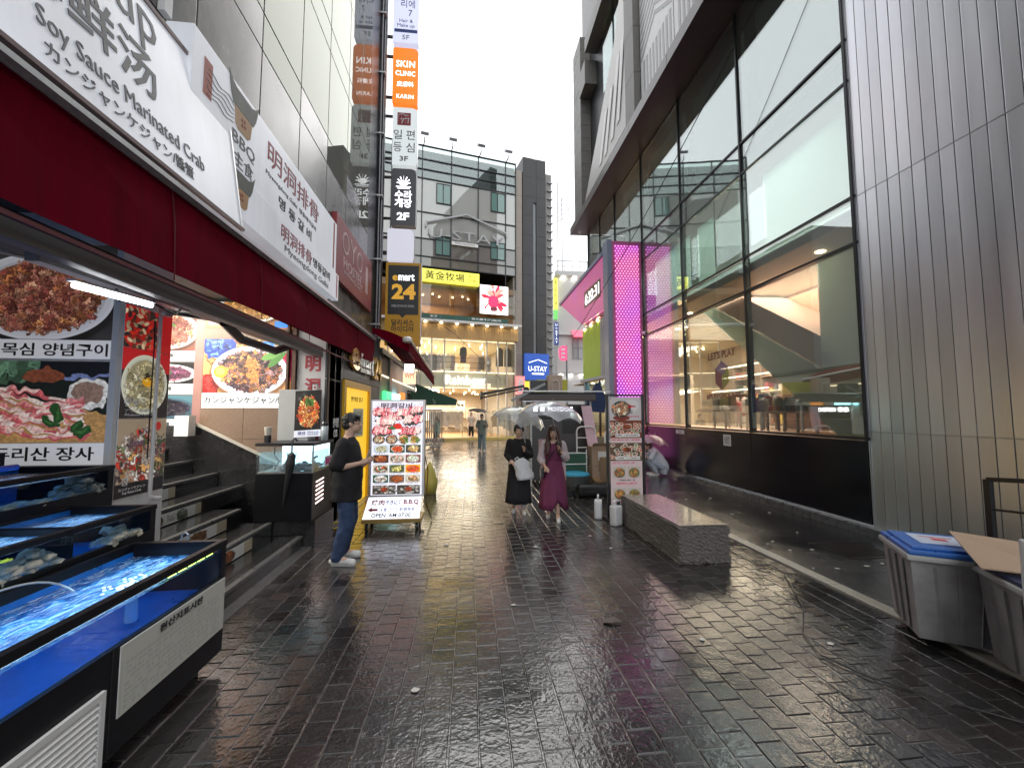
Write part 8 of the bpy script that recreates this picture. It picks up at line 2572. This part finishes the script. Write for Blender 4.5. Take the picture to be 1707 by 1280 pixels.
# ---------------------------------------------------------------- people farther off
def far_person(lab, loc, rz, h, top, bottom, hair, top_m, bot_m, shorts=False, stride=.14, long_hair=False):
    t = thing('person', lab, 'person', loc, rz)
    k = h / 1.70
    def q(p):
        return tuple(v * k for v in p)
    Jn = dict(hipl=(-.09, 0, .86), hipr=(.09, 0, .86), knl=(-.09, stride * .6, .48), knr=(.09, -stride * .3, .48), anl=(-.10, stride, .09), anr=(.10, -stride, .11), tol=(-.11, stride + .14, .04), tor=(.11, -stride + .14, .05))
    Jn = {a: q(p) for a, p in Jn.items()}
    hcn = q((0, .03, 1.575))
    b = MB(); legs(b, Jn, k * .95)
    loft(b, [tuple(v * k for v in r_) for r_ in ((.80, 0, 0, .15, .11), (.95, 0, 0, .15, .11), (1.15, 0, 0, .16, .11), (1.32, 0, 0, .17, .10), (1.40, 0, 0, .08, .06))], 18)
    caps(b, q((0, 0, 1.36)), q((0, .02, 1.5)), .052 * k, .05 * k); head(b, hcn, k)
    an = dict(shl=q((-.17, 0, 1.34)), shr=q((.17, 0, 1.34)), ell=q((-.24, -.02, 1.08)), wrl=q((-.15, .18, 1.16)), elr=q((.23, -.03, 1.08)), wrr=q((.20, .14, .92)))
    arm(b, an['shl'], an['ell'], an['wrl'], k * .9); arm(b, an['shr'], an['elr'], an['wrr'], k * .9)
    hand(b, an['wrl'], (.1, .4, .9), (.6, .5, 0), 1, k, .8); hand(b, an['wrr'], (0, .7, -.6), (-1, 0, 0), -1, k, .5)
    fuse('body', b, .012, M_SKIN, t, 2); face_parts(t, hcn, k)
    b = MB(); loft(b, [tuple(v * k for v in r_) for r_ in ((.74, 0, 0, .19, .15), (.95, 0, 0, .18, .145), (1.2, 0, 0, .19, .14), (1.34, 0, 0, .18, .115), (1.41, 0, 0, .09, .075))], 20)
    for s in ('l', 'r'):
        caps(b, an['sh' + s], V3(an['sh' + s]).lerp(V3(an['el' + s]), .8), .072 * k, .074 * k)
    fuse('shirt', b, .014, top_m, t, 2, .02, .1)
    b = MB()
    for s in ('l', 'r'):
        hh, kk, aa = V3(Jn['hip' + s]), V3(Jn['kn' + s]), V3(Jn['an' + s])
        if shorts:
            caps(b, hh, hh.lerp(kk, .7), .1 * k, .1 * k)
        else:
            caps(b, hh, kk, .1 * k, .085 * k); caps(b, kk, aa, .085 * k, .08 * k)
    b.ell(q((0, 0, .84)), (.165 * k, .13 * k, .12 * k), 14, 8)
    fuse('shorts' if shorts else 'trousers', b, .014, bot_m, t, 2)
    b = MB(); b.ell((hcn[0], hcn[1] - .02 * k, hcn[2] + .04 * k), (.085 * k, .1 * k, .09 * k), 14, 10); b.ell((hcn[0], hcn[1] - .06 * k, hcn[2] - .02 * k), (.08 * k, .06 * k, .09 * k), 12, 8)
    if long_hair:
        caps(b, q((0, -.07, 1.5)), q((0, -.12, 1.22)), .07 * k, .04 * k)
    fuse('hair', b, .012, hair, t, 2)
    for s in ('l', 'r'):
        shoe(t, Jn['an' + s], Jn['to' + s], s=k)
    return t
fp = far_person('man in grey green T-shirt and wide jeans walking under a black umbrella', (.54, 18.3, 0), R(178), 1.66, None, None, M_HAIRK,
                mat('grey_green_tee', (.20, .24, .22), .85), mat('pale_denim', (.20, .27, .30), .85, var=.2), stride=.10)
open_umbrella('black_umbrella', 'wide flat black umbrella held by the far man in jeans', (.35, 18.15, 1.90), .46, .16, (R(4), R(4)), M_UBLK, (.42, 18.1, 1.28))
far_person('girl in mint patterned shirt and black shorts walking by the clothes shop', (-1.62, 20.6, 0), R(95), 1.52, None, None, M_HAIRB,
           mat('mint_shirt', (.30, .48, .40), .8, var=.35, scale=12), mat('black_shorts', (.015, .015, .017), .8), True, .16, True)
far_person('shopper in cream jacket and black trousers at the doorway of the clothes shop', (.10, 26.75, .14), R(200), 1.6, None, None, M_HAIRK,
           mat('cream_jacket', (.60, .50, .42), .8), mat('black_trousers', (.015, .015, .017), .8), False, .05, True)

# ---------------------------------------------------------------- crouching person behind the stand
w3 = thing('person', 'person in white shirt crouching by the dark wall under a pink umbrella', 'person', (5.08, 10.75, 0), R(80))
hc = (0, .24, .80)
b = MB()
for q in (-1, 1):
    caps(b, (q * .09, -.12, .24), (q * .12, .24, .42), .085, .06); caps(b, (q * .12, .24, .42), (q * .11, .06, .09), .055, .038); caps(b, (q * .11, .06, .07), (q * .12, .20, .04), .038, .03)
    caps(b, (q * .15, .10, .66), (q * .19, .22, .46), .046, .038); caps(b, (q * .19, .22, .46), (q * .06, .38, .50), .038, .026)
    hand(b, (q * .06, .38, .50), (-q * .3, .9, .1), (-q, 0, -.3), q, .9, .6)
caps(b, (0, -.12, .26), (0, .0, .46), .14, .13); caps(b, (0, .0, .46), (0, .11, .64), .13, .12); caps(b, (0, .12, .66), (0, .22, .74), .05, .045)
head(b, hc, .95); fuse('body', b, .010, M_SKIN, w3, 2); face_parts(w3, hc, .95)
b = MB(); caps(b, (0, -.14, .24), (0, -.02, .46), .175, .165); caps(b, (0, -.02, .46), (0, .11, .64), .165, .135)
for q in (-1, 1):
    caps(b, (q * .13, .10, .65), (q * .19, .21, .48), .075, .065)
loft(b, [(.05, 0, -.16, .15, .10), (.25, 0, -.14, .18, .15)], 18)
fuse('shirt', b, .012, mat('crouch_white_shirt', (.60, .63, .70), .85, var=.08), w3, 2, .02, .1)
b = MB()
for q in (-1, 1):
    caps(b, (q * .09, -.12, .24), (q * .12, .24, .42), .10, .08); caps(b, (q * .12, .24, .42), (q * .11, .07, .12), .075, .065)
fuse('trousers', b, .012, mat('crouch_pale_jeans', (.42, .47, .56), .85, var=.15), w3, 2)
b = MB(); b.ell((0, hc[1] - .02, hc[2] + .04), (.085, .1, .09), 14, 10); b.ell((0, hc[1] - .06, hc[2] - .03), (.082, .06, .11), 12, 8)
fuse('hair', b, .012, M_HAIRB, w3, 2)
for q in (-1, 1):
    shoe(w3, (q * .11, .06, .09), (q * .12, .20, .04), s=.92)
open_umbrella('pink_umbrella', 'small pink translucent umbrella over the crouching person', (4.98, 10.65, 1.10), .42, .22, (R(8), R(10)), gmat('pink_vinyl', (.75, .5, .6), 1.5, .1, .5, (.72, .45, .56), through=.5), (4.74, 10.66, .55))
